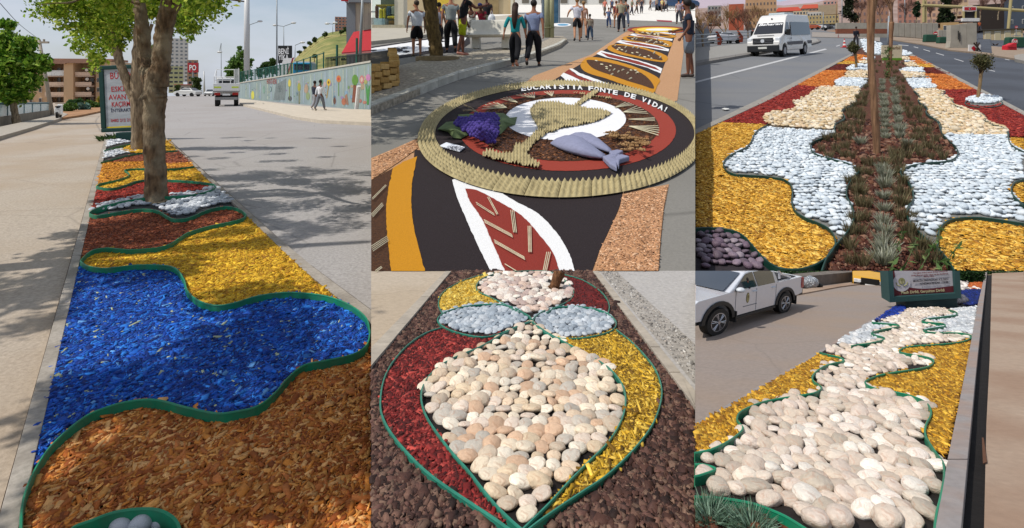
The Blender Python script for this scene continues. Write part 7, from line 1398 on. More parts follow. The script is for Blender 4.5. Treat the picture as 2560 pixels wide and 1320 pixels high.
pl2 = sheet('C','paper_litter',C1((258,1056),(285,1050),(325,1055),(330,1062),(295,1068)),.03,mat('paper','c8c8c4'),thick=.008);tag(pl2,'crumpled white paper lying on the road beside the kerb','litter')
for r_ in [o for o in COL.objects if o.parent is None and o.type == 'EMPTY' and o.name.split('.')[0] in ('bare_tree','grey_block') and o.location.x > 0 and (o.location.x / max(o.location.y,.1)) < .335]: clip(fam(r_),xl=1738)
# ================================================================ SITE D: heart shaped median (bottom centre)
D_ = lambda *a: zz('d',*a)
rdL = mat('pale road left','b2a492',rough=.95,var=.14,scale=40,bump=.4,big=(1.2,.4,'a28e74'),crack=(.9,.008,.4));rdR = mat('pale road right','a8a4a0',rough=.95,var=.2,scale=50,bump=.5,big=(1.5,.4,'b8b4ae'))
sheet('D','road',[(928,1400),(928,677),(1128,677),(941,900),(928,916)],0,rdL,kind='structure');sheet('D','road',[(1483,677),(1738,677),(1738,1016)],0,rdR,kind='structure')
chips('D','road_grit',[(1500,678),(1540,677),(1737,860),(1737,960)],'loose grey grit on the road along the right kerb of the heart median',['8c8884','b4b0aa','6c6864','a09890'],L=.0045,asp=.7,cover=.1,zb=.001,m='grit',thk=.5,minpx=3,base_z=.001,base='9a948c')
kD = mat('kerb pale','aaa092',rough=.9,var=.15,scale=25,bump=.3,big=(4,.4,'8a8278'))
kerb('D',[(928,868),(1114,677)],[(928,914),(1128,677)],'kerb','pale kerb of flat stones left of the heart shaped median',H=.02,stone=.3,mtl=kD,joint=.006,group='kerbs of the heart median')
kerb('D',[(1738,975),(1496,677)],[(1738,1014),(1482,677)],'kerb','pale kerb of flat stones right of the heart shaped median',H=.02,stone=.3,mtl=kD,joint=.006,group='kerbs of the heart median')
heart = D_((820,262),(760,283),(680,322),(560,390),(440,440),(350,490),(290,550),(258,620),(262,690),(290,760),(350,850),(420,940),(500,1030),(570,1120),(640,1205),(720,1285),(772,1330));heartR = D_((778,1330),(850,1260),(930,1180),(1020,1080),(1120,980),(1210,890),(1270,800),(1300,720),(1305,640),(1280,570),(1220,500),(1130,440),(1000,370),(900,315),(850,280),(822,262))
outL = D_((360,292),(280,320),(190,380),(110,470),(65,560),(48,660),(55,740),(100,830),(180,930),(280,1030),(400,1120),(520,1200),(640,1280),(730,1345));outR = D_((1258,303),(1330,360),(1400,430),(1460,510),(1490,600),(1485,680),(1450,780),(1390,870),(1300,970),(1200,1060),(1080,1140),(960,1220),(860,1290),(790,1345))
lensL = D_((340,250),(365,222),(420,198),(520,178),(640,172),(720,185),(780,215),(822,250),(760,280),(680,315),(600,338),(520,335),(420,310),(360,280));lensR = D_((830,255),(850,230),(900,200),(980,185),(1080,185),(1180,205),(1240,240),(1258,275),(1230,310),(1150,335),(1050,348),(960,345),(900,320),(850,285))
top = D_((824,245),(760,215),(700,180),(600,130),(548,105),(540,75),(570,40),(650,12),(760,1),(900,2),(970,30),(1022,75),(1040,110),(1020,150),(960,182),(900,215),(850,240));cl_ = lambda q: catmull(q,4,True);c4_ = lambda q: catmull(q,4)
ZD = .006
lava_zone = [(928,917),(1129,678),(1482,678),(1738,1015),(1738,1320),(928,1320)]
chips('D','lava_gravel',lava_zone,'dark reddish brown lava gravel around the heart shaped beds',['3a2520','4a3028','2a1a16','5c4038','684c40','6e5648'],L=.0085,asp=.8,cover=2.4,zb=.004,m='lava gravel',thk=.42,minpx=5,tilt=.4,base='120a08',lift=1.0,holes=[c4_(outL) + c4_(outR)[::-1],cl_(lensL),cl_(lensR),cl_(top),D_((365,218),(345,175),(360,120),(420,75),(500,40),(620,10),(700,100),(660,170)),D_((975,20),(1080,45),(1150,85),(1200,130),(1222,180),(1215,222),(960,182))])
chips('D','red_wood_chips',c4_(outL)[:-4] + c4_(heart)[:-4][::-1],'dark red wood chips in the left crescent beside the big heart',['5a1412','741c1a','8c2c28','44100e','a44038'],L=.0135,asp=.28,holes=[cl_(lensL)],zb=ZD,cover=3,base='1c0604',m='red chip D')
chips('D','yellow_wood_chips',c4_(outR)[:-4] + c4_(heartR)[4:],'yellow wood chips in the right crescent beside the big heart',['b08a1e','c89f2c','8c6a14','d8b44a','6e5010'],L=.017,asp=.15,holes=[cl_(lensR)],zb=ZD,cover=3,base='3a2a06',m='yellow chip D')
chips('D','yellow_wood_chips',D_((365,218),(345,175),(360,120),(420,75),(500,40),(620,10),(690,6),(580,33),(540,75),(550,108),(600,133),(680,170),(560,170),(450,188)),'yellow wood chips left of the upper pebble teardrop',['c8a43c','b08a24','d8bc5c'],L=.017,asp=.3,zb=ZD,cover=3,base='4a3608',m='yellow chip D')
chips('D','red_wood_chips',D_((975,20),(1080,45),(1150,85),(1200,130),(1222,180),(1215,220),(1130,192),(1000,182),(965,180),(1020,150),(1040,110),(1020,72)),'dark red wood chips right of the upper pebble teardrop',['5c1412','6e1c1a','441010'],L=.017,asp=.3,zb=ZD,cover=3,base='1c0604',m='red chip D')
CR = ['d8c8b0','e0d2bc','ccb89c','d4bea4','e4dac8','c8a88c','bcac98','d0c0b0','b8b0a4']
pebbles('D',c4_(heart) + c4_(heartR),lambda y: 25 + (y - 820) * .07,CR,'big upside-down heart filled with large cream and peach pebbles','pebble bed',thing_name='pebble_heart',rows=.46,thick=.3,nmax=300,kind='cream_pebble',zb=.004,jit=.3,yaw=.45,lump=.17,ang=.1,base='14100c',veins='a87a5c',size=.93)
trD = (927.5 + 940 * .4871,677 + 98 * .4871)
pebbles('D',cl_(top),lambda y: 17 + (y - 677) * .05,['dcd2c8','ccbcb0','ccb4a4','e0d8cc','b8a49c'],'teardrop bed of pinkish white pebbles round the trunk stump','pebble bed',rows=.5,thick=.3,nmax=300,kind='pinkish_pebble',zb=.004,holes=[[(1368,700),(1402,700),(1402,728),(1368,728)]],lump=.18,sub=2)
pebbles('D',cl_(lensL),lambda y: 13 + (y - 760) * .04,['9aa4ae','aab2ba','8a949e','b8bec4'],'left leaf shaped bed of smooth grey-blue pebbles','pebble bed',rows=.36,thick=.34,nmax=300,kind='blue_grey_pebble',zb=.004,veins='7c868e',lump=.1,sub=2,group='grey leaf beds beside the heart')
pebbles('D',cl_(lensR),lambda y: 13 + (y - 760) * .04,['9aa4ae','aab2ba','8a949e','b8bec4'],'right leaf shaped bed of smooth grey-blue pebbles','pebble bed',rows=.36,thick=.34,nmax=300,kind='blue_grey_pebble',zb=.004,veins='7c868e',lump=.1,sub=2,group='grey leaf beds beside the heart')
em_ = mat('edging plastic thin','2a7c68',rough=.35,var=.25,scale=20,bump=0,spec=.5)
for c,w,cz in ((heart,'left side of the big heart',0),(heartR,'right side of the big heart',0),(outL,'outer rim of the red crescent',0),(outR,'outer rim of the yellow crescent',0),(lensL,'rim of the left grey leaf bed',1),(lensR,'rim of the right grey leaf bed',1),(top[1:-1],'rim of the upper pebble teardrop',0),(D_((365,218),(345,175),(360,120),(420,75),(500,40),(620,10),(700,4)),'rim left of the upper yellow chips',0),(D_((930,8),(1000,22),(1080,45),(1150,85),(1200,130),(1222,180),(1215,222)),'rim right of the upper red chips',0)):
    edging('D',c,'thin green edging strip forming the ' + w,Z=.017,t=.0032,m=em_,closed=bool(cz),z0=0,group='edging of the heart median')
ts = thing('tree','short leaning brown tree trunk in the upper pebble teardrop','tree',gp('D',1386,726));l3 = Vector(ts.location);dd = dep('D',726)
limb([at(1384,729,dd) - l3,at(1386,718,dd) - l3,at(1392,700,dd) - l3,at(1400,676,dd) - l3],[17 * dd / F,13 * dd / F,13 * dd / F,15 * dd / F],12).build('trunk',mat('stump bark','5c3c26',rough=.95,var=.5,scale=30,bump=.9,col2='8a6040',stretch=(2,2,.6),bdist=.01),ts,smooth=True)
clip(fam(ts),yt=677)
# ================================================================ SITE E: white pebble median by the pick-up (bottom right)
e1,e2,e3_ = (lambda *a: zz('e1',*a)),(lambda *a: zz('e2',*a)),(lambda *a: zz('e3',*a))
rE = mat('road warm grey','8c8078',rough=.93,var=.12,scale=120,bump=.25,big=(3,.5,'95806c'),bdist=.003,crack=(1.6,.005,.2));fE = mat('footway reddish','a08c7a',rough=.95,var=.1,scale=90,bump=.25,big=(4,.5,'84644e'),bdist=.003)
sheet('E','road',[(1738,1400),(1738,678),(2560,678),(2466,678),(2262,752),(2148,817),(1738,1058)][:2] + [(2460,678),(2440,690),(2262,752),(2148,820),(1977,921),(1738,1060)],0,rE,kind='structure')
sheet('E','planting_soil',[(1738,1060),(1977,921),(2148,820),(2262,752),(2440,690),(2466,680),(2445,900),(2403,1330),(1738,1330)],-.0006,mat('soil E','2a1a12',var=.4,scale=60,bump=.5,bdist=.005),kind='structure')
sheet('E','footway',[(2460,1330),(2466,1060),(2474,900),(2480,677.5),(2560,677.5),(2570,1330)],.004,fE,kind='structure')
sheet('E','gutter',[(2400,1330),(2440,900),(2466,677.5),(2482,677.5),(2476,900),(2470,1060),(2464,1330)],-.004,mat('gutter shadow tone','14100e',var=.3,scale=60),kind='structure')  # near-black colour paints the kerb's shadow into the gutter channel
kE = mat('kerb grey E','8c8684',rough=.9,var=.12,scale=70,bump=.25,bdist=.004,big=(12,.35,'a0785c'))
kerb('E',[(1738,1057),(1977,919),(2148,816),(2262,749)],[(1738,1066),(1977,927),(2148,823),(2266,753)],'kerb','thin grey kerb between the road with the pick-up and the yellow chips',H=.004,stone=.12,mtl=kE,joint=.003)
kerb('E',[(2402,1330),(2443,900),(2461,738),(2468,678)],[(2336,1330),(2367,1157),(2419,900),(2444,762),(2461,690)],'kerb','broad grey kerb along the right side of the cream pebble bed',H=.012,stone=.16,mtl=kE,joint=.002)
g0 = e1((1690,1105),(1760,1130),(1850,1150),(1960,1175),(2022,1215),(1980,1250),(1850,1300)) + e3_((1060,30),(965,78),(912,128),(925,170),(985,215),(940,255),(860,270),(700,295),(560,320),(440,360),(350,408),(325,460),(345,495),(372,530),(340,575),(250,640),(120,700),(-5,727))
g0 = e1((1690,1105),(1760,1130),(1850,1150),(1960,1175),(2022,1212)) + [(2106,904),(2085,908)] + e3_((1010,48),(950,85),(912,128),(925,170),(985,215),(940,253),(860,270),(700,295),(560,320),(440,360),(350,408),(325,460),(345,495),(372,530),(340,575),(250,640),(120,700),(-5,727))
g2 = e2((1550,880),(1520,915),(1440,950),(1300,978),(1000,1005),(750,1020),(600,1050),(545,1092),(620,1120),(800,1150),(940,1178),(1015,1220)) + e3_((1835,40),(1760,65),(1500,105),(1390,135),(1322,178),(1420,228),(1560,250),(1680,280),(1780,320),(1828,370),(1835,430),(1800,500),(1790,570),(1820,640),(1880,730),(1930,800),(1940,900),(1925,1000),(1905,1100),(1880,1200),(1865,1330))
gl_ = e2((170,698),(350,713),(500,728),(542,745),(480,770),(330,797),(200,830),(165,848),(230,875),(345,912),(290,950),(100,990),(0,1000)) + e1((2120,1020),(1980,1035),(1850,1032))
gr_ = e2((1210,528),(1300,550),(1332,580),(1290,603),(1150,622),(930,650),(850,678),(880,692),(1000,702),(1130,715),(1172,742),(1140,758),(1000,777),(880,805),(900,822),(1060,842),(1240,840),(1400,848),(1500,870),(1550,900))
gb_ = e3_((-5,1068),(150,1075),(320,1095),(480,1130),(600,1175),(720,1230),(880,1330))
c3c = lambda q: catmull(q,3)
ZE = .0045;YE = ['b8861c','c8962c','a07214','d8aa3c','8c5e10']
chips('E','yellow_wood_chips',[(1739,1066),(1977,928),(2049,886)] + c3c(g0),'golden wood chips between the left kerb and the cream pebbles by the pick-up',YE,L=.0058,asp=.4,zb=ZE,cover=2.6,base='3a2606',m='chip E',minpx=5)
chips('E','yellow_wood_chips',c3c(g2)[:-20] + [(2364,1150),(2419,900),(2432,845)],'golden wood chips in two lobes along the broad right kerb',YE,L=.0058,asp=.4,zb=ZE,cover=2.6,base='3a2606',m='chip E',minpx=5)
chips('E','blue_wood_chips',e2((622,415),(622,520),(560,585),(280,655),(200,680),(460,500)),'small wedge of blue wood chips left of the church sign plinth',['0c2e8c','143ca0','08226c'],L=.006,asp=.4,zb=ZE,cover=2.4,base='04123c',m='chip E',minpx=4)
chips('E','blue_wood_chips',e2((1335,300),(1450,262),(1655,255),(1610,440),(1440,470),(1390,378)),'blue wood chips right of the church sign',['0c2468','122c84','081a50'],L=.006,asp=.4,zb=ZE,cover=2.4,base='04123c',m='chip E',minpx=4)
chips('E','orange_wood_chips',e2((1480,200),(1520,165),(1680,155),(1670,235),(1500,240)),'far patch of orange wood chips at the top right beyond the sign',['b0541c','c4682c'],L=.006,asp=.4,zb=ZE,cover=2.2,base='4a1e08',m='chip E',minpx=4)
pw = lambda y: max(5.5,(y - 700) * .1)
main_c = e2((200,683),(560,585),(630,520),(1000,500),(1180,515)) + c3c(gr_) + c3c(g2)[3:] + [(1880,1330)][:0] + e3_((880,1330))[:0] + c3c(gb_)[::-1] + e3_((-2,910),(90,890),(160,852),(90,822),(-2,815)) + c3c(g0)[::-1][1:-2] + e1((1700,1100),(1850,1040)) + c3c(gl_)[::-1][1:]
CW = ['d4c6b6','dcd0c4','c8b8a6','ccbcac','e2dace','c0b0a0','ccbcae','cec2b2','b4a898']
pebbles('E',main_c,pw,CW,'winding bed of large cream and pinkish white pebbles beside the pick-up','pebble bed',thing_name='pebble_bed',rows=.5,thick=.38,nmax=300,kind='white_cream_pebble',zb=.0008,lump=.24,ang=.22,base='1a1410',veins='b48468',yaw=.8,size=.94,nscale=1.0)
GW = ['b8bcc0','a8acb0','c8ccce','d4d4d4']
pebbles('E',[(2077,866),(2150,823),(2180,805)] + c3c(gl_),lambda y: max(5,(y - 715) * .085),GW,'left patch of small pale grey pebbles beside the kerb','pebble bed',rows=.6,thick=.38,nmax=300,kind='pale_grey_pebble',zb=.001,base='3a3a3a',veins='8c9094',sub=2,lump=.15,minpart=7)
pebbles('E',e2((1210,528),(1450,500),(1605,480),(1560,880)) + c3c(gr_)[::-1],lambda y: max(5,(y - 700) * .07),GW,'right patch of small pale grey pebbles beside the broad kerb','pebble bed',rows=.6,thick=.38,nmax=300,kind='pale_grey_pebble',zb=.001,base='4a4a4a',veins='8c9094',sub=2,lump=.15,minpart=7)
pebbles('E',e2((1100,385),(1250,370),(1400,375),(1490,435),(1440,480),(1110,505)),lambda y: 7,['4a4a52','5c5c64','3a3a42'],'heap of dark grey pebbles right of the sign plinth','pebble heap',rows=.45,thick=.8,nmax=0,kind='dark pebble',zb=.006,base='242428')
pebbles('E',e2((1350,140),(1680,125),(1670,150),(1480,170),(1480,210),(1440,240),(1640,240),(1650,262),(1350,280)),lambda y: 6,['c8c0b8','dcd4cc','8c8480'],'farthest white pebbles at the top right beyond the sign','pebbles',rows=.5,thick=.6,nmax=0,kind='white pebble',zb=.001)
for c,w in ((g0,'curve between the left golden chips and the cream pebbles'),(g2,'winding curve between the right golden chips and the cream pebbles'),(gl_[:-2],'forked curve round the left grey pebbles'),(gr_,'forked curve round the right grey pebbles'),(gb_,'curve round the planted corner at the bottom'),(e3_((-5,815),(80,820),(160,852),(60,893),(-5,910)),'small loop at the left edge of the pebbles')):
    edging('E',c,'green edging strip, ' + w,Z=.0105,t=.0014,k=5,z0=0,m=mat('edging plastic','12805c'),group='green edging by the pick-up')
# planted corner
sheet('E','planting_soil',c3c(gb_)[:-3] + [(2010,1330),(1738,1330)],.003,mat('red soil','5a2c18',var=.5,scale=120,bump=.8,bdist=.008,col2='7c4226'),kind='structure')
chips('E','soil_clods',c3c(gb_)[:-8] + [(1960,1320),(1738,1320)],'clods of reddish brown soil in the planted bottom corner',['54301e','644028','3a2014','7c5840'],L=.005,asp=.8,cover=.7,zb=.002,m='clod',thk=.6,tilt=.5,base_z=.0034,base='4a2414')
lavE = [tuft_mesh('lavender',420,.019,.026,.0005,['5c7860','74907a','88a48e','465c4a'],lean=1.1) for _ in range(2)]
for i,(x,y,s,lb) in enumerate(((1775,1300,1.0,'grey-green lavender tuft at the bottom left corner'),(1880,1325,.9,'grey-green lavender tuft right of the corner one'),(1745,1185,.5,'dark green plant tip at the left edge of the pebbles'),(1825,1310,.6,'small lavender tuft between the two larger ones'))):
    pl = thing('lavender',lb,'plant',gp('E',x,y,.002));put('foliage',lavE[i % 2],leafmat('leaf'),pl,sc=(s,s,s));clip(fam(pl),xl=1738)
tw = sheet('E','stick',e3_((2232,610),(2246,612),(2272,800),(2240,812)),.0052,mat('twig brown','5c3c28'),thick=.0012);tag(tw,'thin brown stick lying on the reddish footway','stick')
# hedge, wall and bag at the far side
dH = 3.45
hw = thing('wall','low concrete wall below the hedge across the road','wall',gp('E',2080,716));l3 = Vector(hw.location)
q = quadwall('E',(1990,722),(2215,693),693,672,th=.05);MB().add([v - l3 for v in q],QF).build('wall',mat('wall dull','6e665e',var=.2,scale=20,bump=.3,bdist=.004),hw);clip(fam(hw),yt=677)
sheet('E','footway',[(1980,738),(2000,724),(2215,694),(2225,700),(2100,716)],.006,fE,kind='structure',thick=-.008)
hd = thing('hedge','dark green hedge along the far wall behind the pick-up','hedge',gp('E',2000,705));l3 = Vector(hd.location);cc = [at(x,y,3.3 + .002 * (x - 1900)) - l3 for x in range(1890,2560,9) for y in (682,694) if not (y > 690 and x > 2010)]
leaves('foliage',cc,[.024 * 1.0] * len(cc),9000,.012,['24401c','34542a','182c14','48683a'],hd,shell=.1);MB().tube([at(1900,690,3.35) - l3,at(2200,688,3.9) - l3,at(2558,690,4.5) - l3],.012,5).build('branch',bk,hd);clip(fam(hd),yt=677,xr=2559)
hd2 = thing('hedge','clipped dark green hedge right of the church sign','hedge',gp('E',2430,705));l3 = Vector(hd2.location);dq = dep('E',706);cc = [at(x,y,dq) - l3 for x in range(2398,2456,6) for y in (682,690,698)];leaves('foliage',cc,[.024] * len(cc),3500,.012,['24401c','34542a','182c14'],hd2,shell=.1);MB().tube([at(2400,702,dq) - l3,at(2455,702,dq) - l3],.01,5).build('branch',bk,hd2);clip(fam(hd2),yt=677)
bgE = thing('rubbish_bag','shiny silver rubbish bag at the foot of the hedge','bag',gp('E',2024,721));db = dep('E',721);r_ = 22 * db / F
bmv = MB().ball((0,0,15 * db / F),(r_,r_ * .7,15.5 * db / F),18,12);rd = random.Random(3);bmv.v = [tuple(Vector(v) * (1 + .12 * noise.noise(Vector(v) * 60))) for v in bmv.v];bmv.build('bag',mat('silver foil','a8acb0',rough=.25,var=.25,scale=160,bump=1,metal=.5,bdist=.01),bgE);MB().ball((r_ * 1.2,.01,6 * db / F),(r_ * .4,r_ * .4,6 * db / F),10,6).build('black_bag',dk,bgE)
# pick-up truck
P1,P2 = gp('E',1783,836),gp('E',1953,781);ax = (P2 - P1);WB_ = 3.1;hq = 64 * P1.y / F / .78
fwd = (P1 - P2).normalized();left = Vector((0,0,1)).cross(fwd).normalized();upv = fwd.cross(left).normalized();lscale = ax.length / WB_
tk = bpy.data.objects.new('pickup_truck',None);COL.objects.link(tk);tag(tk,'white double cab pick-up with a round gold door emblem, driver at the open window','pick-up truck')
Mx = Matrix((fwd,left,upv)).transposed().to_4x4();mid = (P1 + P2) / 2;S = Matrix.Diagonal((lscale,hq,hq,1));tk.matrix_world = Matrix.Translation(mid) @ Mx @ S
# local: x forward, +y left (side turned to the viewer is the driver's left), z up; near side wheels at y = 0
wp = mat('truck white','d0d2d8',rough=.22,bump=0,var=.02,spec=.6,coat=.6);blkp = mat('black plastic','101114',rough=.55,bump=0);glE = glass('truck glass','14202c',.05);Wt = 1.8
near = 1 if (Matrix(tk.matrix_world).to_3x3() @ Vector((0,1,0))).dot(-mid) > 0 else -1
Y0 = 0.12 * near;Yf = -(Wt - .12) * near
def side_prism(profile,y0,y1,nm,m_,bev=0,par=tk,taper=None):
    n = len(profile);t = taper or (lambda z: 0);vs = [(x,y0 - near * t(z),z) for x,z in profile] + [(x,y1 + near * t(z),z) for x,z in profile]
    return MB().add(vs,[tuple(range(n)),tuple(range(n,2 * n))[::-1]] + [(i,n + i,n + (i + 1) % n,(i + 1) % n) for i in range(n)]).build(nm,m_,par,bevel=bev)
fw_,rw_ = WB_ / 2,-WB_ / 2
arch = lambda cx,r,a0,a1,n=9: [(cx + r * math.cos(R(a0 + (a1 - a0) * i / n)),.40 + r * math.sin(R(a0 + (a1 - a0) * i / n))) for i in range(n + 1)]
low = [(fw_ + .95,.55),(fw_ + .98,.95),(fw_ + .7,1.12),(fw_ - .35,1.2),(-.95,1.26),(-1.02,1.26),(-1.05,1.24),(rw_ - 1.05,1.3),(rw_ - 1.12,1.2),(rw_ - 1.1,.62)] + arch(rw_,.5,165,15) + [(rw_ + .55,.42),(fw_ - .55,.42)] + arch(fw_,.5,165,15)
side_prism(low,Y0,Yf,'body',wp,.03)
tp = lambda z: max(0,(z - 1.2)) * .28
side_prism([(fw_ - .35,1.19),(.42,1.72),(.1,1.79),(-.75,1.8),(-1.0,1.7),(-1.12,1.25)],Y0,Yf,'cab',wp,.03,taper=tp)
for poly,nm in (([(fw_ - .58,1.24),(.46,1.66),(.12,1.72),(.02,1.24)],'window'),([(-.03,1.24),(.06,1.72),(-.7,1.73),(-.88,1.62),(-.92,1.25)],'window')):
    n = len(poly);vs = [(x,Y0 - near * tp(z) + near * .012,z) for x,z in poly];MB().add(vs,[tuple(range(n))]).build(nm,glE,tk)
MB().add([(fw_ - .3,Y0 * .4 - near * .1,1.23),(fw_ - .3,Yf + near * .12,1.23),(.5,Yf + near * .25,1.7),(.5,Y0 - near * .25,1.7)],[(0,1,2,3)]).build('windscreen',glE,tk)
for cx in (fw_,rw_):
    pts = arch(cx,.60,178,2,12) + arch(cx,.49,2,178,12);n = len(pts);yo = Y0 + near * .035;vs = [(x,yo,z) for x,z in pts] + [(x,yo - near * .1,z) for x,z in pts];MB().add(vs,[(i,i + 1,2 * (n // 2) - 2 - i,2 * (n // 2) - 1 - i) for i in range(n // 2 - 1)] + [(i,i + 1,n + i + 1,n + i) for i in range(n - 1)]).build('wheel_arch',blkp,tk)
    for yy in (Y0 - near * .11,Yf + near * .11):
        wl_ = MB().tube([(cx,yy - .13,.39),(cx,yy + .13,.39)],.39,28).build('wheel',dk,tk);
        if yy == Y0 - near * .11:
            yf = yy + near * .135;rm = mat('alloy','a8a8ac',rough=.25,metal=.7,bump=0);
            ringv = [(cx + r * math.cos(a),yf,.39 + r * math.sin(a)) for r in (.27,.245) for a in np.linspace(0,6.2832,24,endpoint=False)];MB().add(ringv,[(i,(i + 1) % 24,24 + (i + 1) % 24,24 + i) for i in range(24)]).build('rim',rm,wl_)
            for k in range(6):
                a = k * math.pi / 3 + .2
                for s in (-.13,.13): MB().tube([(cx + .04 * math.cos(a),yf + near * .01,.39 + .04 * math.sin(a)),(cx + .25 * math.cos(a + s),yf,.39 + .25 * math.sin(a + s))],.016,4).build('spoke',rm,wl_)
            MB().tube([(cx,yf - .01,.39),(cx,yf + near * .02,.39)],.05,12).build('hub',rm,wl_)
    MB().box((cx - .62,Y0 - near * .05,.42),(.04,.22,.34)).build('mud_flap',blkp,tk)
MB().box((0,Y0 - near * .02,.37),(WB_ - 1.2,.1,.07)).build('side_step',blkp,tk);MB().box((0,Y0 - near * .5,.5),(WB_ + 1,.6,.3)).build('chassis',blkp,tk)
MB().box((rw_ - 1.08,Y0 + near * .012,1.05),(.14,.03,.42)).build('tail_light',mat('tail light','9c1c14'),tk);MB().box((rw_ - 1.18,(Y0 + Yf) / 2,.62),(.16,Wt * .92,.2)).build('rear_bumper',blkp,tk)
MB().box((rw_ - 1.1,(Y0 + Yf) / 2,1.02),(.06,Wt * .8,.5)).build('tailgate',wp,tk);MB().box((rw_,(Y0 + Yf) / 2,1.31),(1.7,Wt * .84,.01)).build('load_bed',blkp,tk)
o = MB().tube([(-1.05,Y0 - near * .1,1.75),(-1.4,Y0 - near * .1,1.5),(-1.95,Y0 - near * .1,1.33)],.04,8).build('roll_bar',wp,tk);MB().tube([(-1.3,Y0 - near * .1,1.33),(-1.25,Y0 - near * .1,1.62)],.035,8).build('roll_bar',wp,tk)
MB().ball((fw_ - .62,Y0 + near * .14,1.27),(.1,.13,.085),12,8).build('mirror',mat('chrome','c8ccd0',rough=.12,metal=.8,bump=0),tk,smooth=True);MB().box((fw_ - .62,Y0 + near * .05,1.22),(.06,.16,.03)).build('mirror_arm',blkp,tk)
for x in (.12,-.82): MB().box((x,Y0 + near * .02,1.1),(.18,.04,.035)).build('door_handle',mat('chrome','c8ccd0'),tk)
for x in (.03,-.98,fw_ - .62): MB().box((x,Y0 + near * .002,.82),(.008,.012,.74)).build('door_gap',mat('seam','5c6068',bump=0),tk)
def disc(cx,cz,r,yo,m_,nm,n=24): return MB().add([(cx + r * math.cos(a) / lscale * hq,Y0 + near * yo,cz + r * math.sin(a)) for a in np.linspace(0,6.2832,n,endpoint=False)],[tuple(range(n))]).build(nm,m_,tk)
gold = mat('emblem gold','7a6c3c',bump=0);disc(.42,.92,.17 * 1.0,.006,gold,'emblem');disc(.42,.92,.135,.010,mat('emblem pale','b4a878',bump=0),'emblem_centre');disc(.42,.95,.06,.014,gold,'emblem_mark');disc(.42,.86,.035,.014,gold,'emblem_mark')
MB().box((.3,Y0 + near * .004,.66),(.62,.008,.018)).build('door_line',mat('seam','5c6068'),tk)
MB().box((fw_ + .9,(Y0 + Yf) / 2,.6),(.24,Wt * .98,.3)).build('front_bumper',wp,tk,bevel=.04)
# driver, seen through the open window
dv = thing('person','driver with dark glasses at the open window of the white pick-up','person',tk.matrix_world @ Vector((.28,Y0 - near * .22,1.1)),math.atan2(fwd.y,fwd.x) - R(90));ds = hq
skd = mat('skin driver','8c5040',rough=.6,bump=0)
b_ = MB().ball((0,0,.28 * ds),(.085 * ds,.1 * ds,.125 * ds),12,10).tube([(0,0,.02 * ds),(0,0,.22 * ds)],.05 * ds,10).build('head',skd,dv,smooth=True);MB().ball((0,-.01 * ds,.33 * ds),(.09 * ds,.1 * ds,.09 * ds),12,8).build('hair',mat('hair 1c1410','1c1410'),dv,smooth=True);MB().box((0,.09 * ds,.3 * ds),(.15 * ds,.03 * ds,.035 * ds)).build('glasses',blkp,dv);MB().ball((0,0,.08 * ds),(.16 * ds,.07 * ds,.06 * ds),12,8).build('shirt',cloth('3a2a2c'),dv,smooth=True)
bpy.context.view_layer.update();dv.location = tk.matrix_world @ Vector((.36,Y0 - near * .12,1.16))
for o in list(tk.children):
    if o.name.startswith('window') and o.data.vertices[0].co.x > .5: pass
clip(fam(tk) + fam(dv),yt=677,xl=1738)
# church sign
dSg = dep('E',770);u = dSg / F;cs_ = thing('church_sign','green framed sign board with round crest for church service times','sign',at(2306,772,dSg),rot=(0,R(-3.5),0));tgm = mat('sign frame green','2c4c4c',rough=.45,var=.1,bump=0);X = lambda x: (x - 2306) * u;Zq = lambda y: (772 - y) * u
def sb(nm,x0,x1,y0,y1,yo,dp_,m_): return MB().box(((X(x0) + X(x1)) / 2,yo + dp_ / 2,(Zq(y0) + Zq(y1)) / 2),((x1 - x0) * u,dp_,abs(y1 - y0) * u)).build(nm,m_,cs_)
sb('frame',2221,2399,735,748,-.012,.05,tgm);sb('frame',2221,2233,640,735,-.012,.05,tgm);sb('frame',2386,2399,640,735,-.012,.05,tgm);sb('plinth',2266,2394,748,775,.0,.06,mat('plinth green','2a4040',rough=.6,var=.15));sb('board',2233,2386,640,735,.0,.03,mat('board white','b8b4b8',rough=.4,var=.03,bump=0))
mar = mat('maroon print','5c2028',rough=.5,bump=0,var=.05);pt = [(2233,735)] + [(x,y) for x,y in catmull([(2233,690),(2245,704),(2275,716),(2320,722),(2386,719)],4)] + [(2386,735)]
MB().add([(X(x),-.0016,Zq(y)) for x,y in pt],[tuple(range(len(pt)))]).build('maroon_band',mar,cs_);lft = [(2233,640),(2239,640),(2242,690),(2242,712),(2233,712)];MB().add([(X(x),-.002,Zq(y)) for x,y in lft],[tuple(range(5))]).build('maroon_edge',mar,cs_)
def dsk(cx,cy,r,yo,m_,nm,n=28,sy=1.0): return MB().add([(X(cx) + r * u * math.cos(a),yo,Zq(cy) + r * sy * u * math.sin(a)) for a in np.linspace(0,6.2832,n,endpoint=False)],[tuple(range(n))]).build(nm,m_,cs_)
dsk(2257,703,22,-.0032,mat('board white','b8b4b8'),'crest_disc');crs_m = mat('crest olive','8c8c5c',bump=0);dsk(2257,699,8.5,-.0042,crs_m,'crest');dsk(2257,700,6,-.005,mat('board cream','b8b088',bump=0),'crest');MB().box((X(2257),-.006,Zq(699)),(1.6 * u,.001,15 * u)).build('crest_cross',crs_m,cs_);MB().box((X(2257),-.006,Zq(695)),(9 * u,.001,1.6 * u)).build('crest_cross',crs_m,cs_)
for s in (-1,1): MB().tube([(X(2257 + s * 4),-.004,Zq(711)),(X(2257 + s * 12),-.004,Zq(708)),(X(2257 + s * 14),-.004,Zq(702))],1.2 * u,4).build('crest_leaf',crs_m,cs_)
ink = mat('ink dark','2c2830',bump=0);
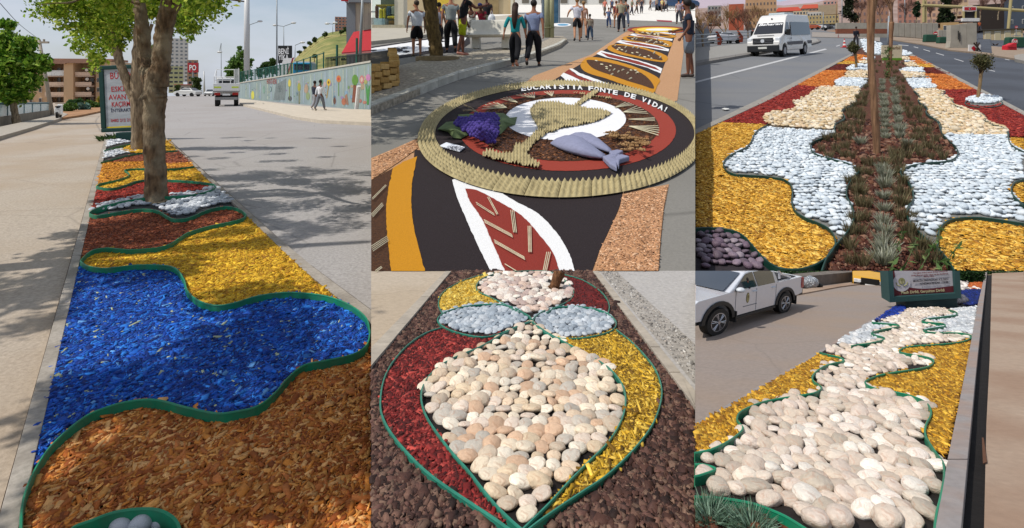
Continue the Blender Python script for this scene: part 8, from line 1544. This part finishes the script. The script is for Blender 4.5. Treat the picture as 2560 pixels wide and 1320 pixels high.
for s,x,y,w_,h_,m_ in (('MARDİN PROTESTAN KİLİSESİ',2330,701,88,5.5,ink),('4 NİSAN PAZAR : 13:00',2338,708.5,70,5.5,ink),('Yüreğine sevinç veren dirilişi kutluyoruz',2330,681,86,3.6,mat('ink red','6e3038',bump=0)),('Diriliş Bayramı kutlu olsun, siz de davetlisiniz',2328,687,92,3.6,mat('ink red','6e3038')),('Matta 28:6',2326,691.5,26,3.2,mat('ink red','6e3038'))):
    o = lettering(s,h_ * 1.4 * u,m_,cs_,(X(x),-.0035,Zq(y)),ext=.0003,wid=w_ * u,bold=.005)
lettering('Mesih Dirildi, Gerçekten Dirildi',10 * u,mat('board cream','b8b088'),cs_,(X(2308),-.0035,Zq(728)),ext=.0003,wid=108 * u,bold=.012)
clip(fam(cs_),yt=677)
# taxi and another car in the far distance
txd = dep('E',708);tx = small_car('yellow taxi with black grille at the far end of the road',(2172,707),'E',4,'c8961a',R(-119),s=.098,taxi=True);clip(fam(tx),yt=677)
c2_ = small_car('dark car partly hidden by the left edge of the church sign',(2236,713),'E',4,'2c3034',R(-120),s=.075);clip(fam(c2_),yt=677)
# ================================================================ retaining faces where one site stands above the next
rtm = mat('retaining concrete','8a8478',var=.15,scale=2,bump=.2)
def skirt(p,xpx,d0,d1,drop,name_label,inset=.004,n=12):
    k = (xpx - CX) / F;vs = []
    for i in range(n + 1):
        d = d0 + (d1 - d0) * i / n;vs += [Vector((k * d + inset,d,gz(p,d) - .012)),Vector((k * d + inset,d,gz('Z',d) - .1))]
    o = MB().add(vs,[(2 * i,2 * i + 2,2 * i + 3,2 * i + 1) for i in range(n)]).build('retaining_wall',rtm);o['kind'] = 'structure'
skirt('B',928,4.16,150,0,'',.006);skirt('B',1738,4.16,150,0,'',-.012);skirt('D',928,.9,4.14,0,'',.006);skirt('D',1738,.9,4.14,0,'',-.01);skirt('E',1738,.52,4.8,0,'',.012);skirt('C',1738,4.9,200,0,'',.02);skirt('C',2561,4.9,100,0,'',0);skirt('E',2562,.52,4.8,0,'',0)
for p_,l_ in CROSS.items():
    a_,b_,c_,d_ = PB[p_];clip(l_,xl=a_ if a_ > 0 else None,xr=b_ if b_ < 2560 else None,yt=c_ if c_ > 0 else None,yb=d_ if d_ < 1320 else None)
for p_,r_ in CLIPK:
    a_,b_,c_,d_ = PB[p_];clip(fam(r_),xl=a_ if a_ > 0 else None,xr=b_ if b_ < 2560 else None,yt=c_ if c_ > 0 else None,yb=d_ if d_ < 1320 else None)
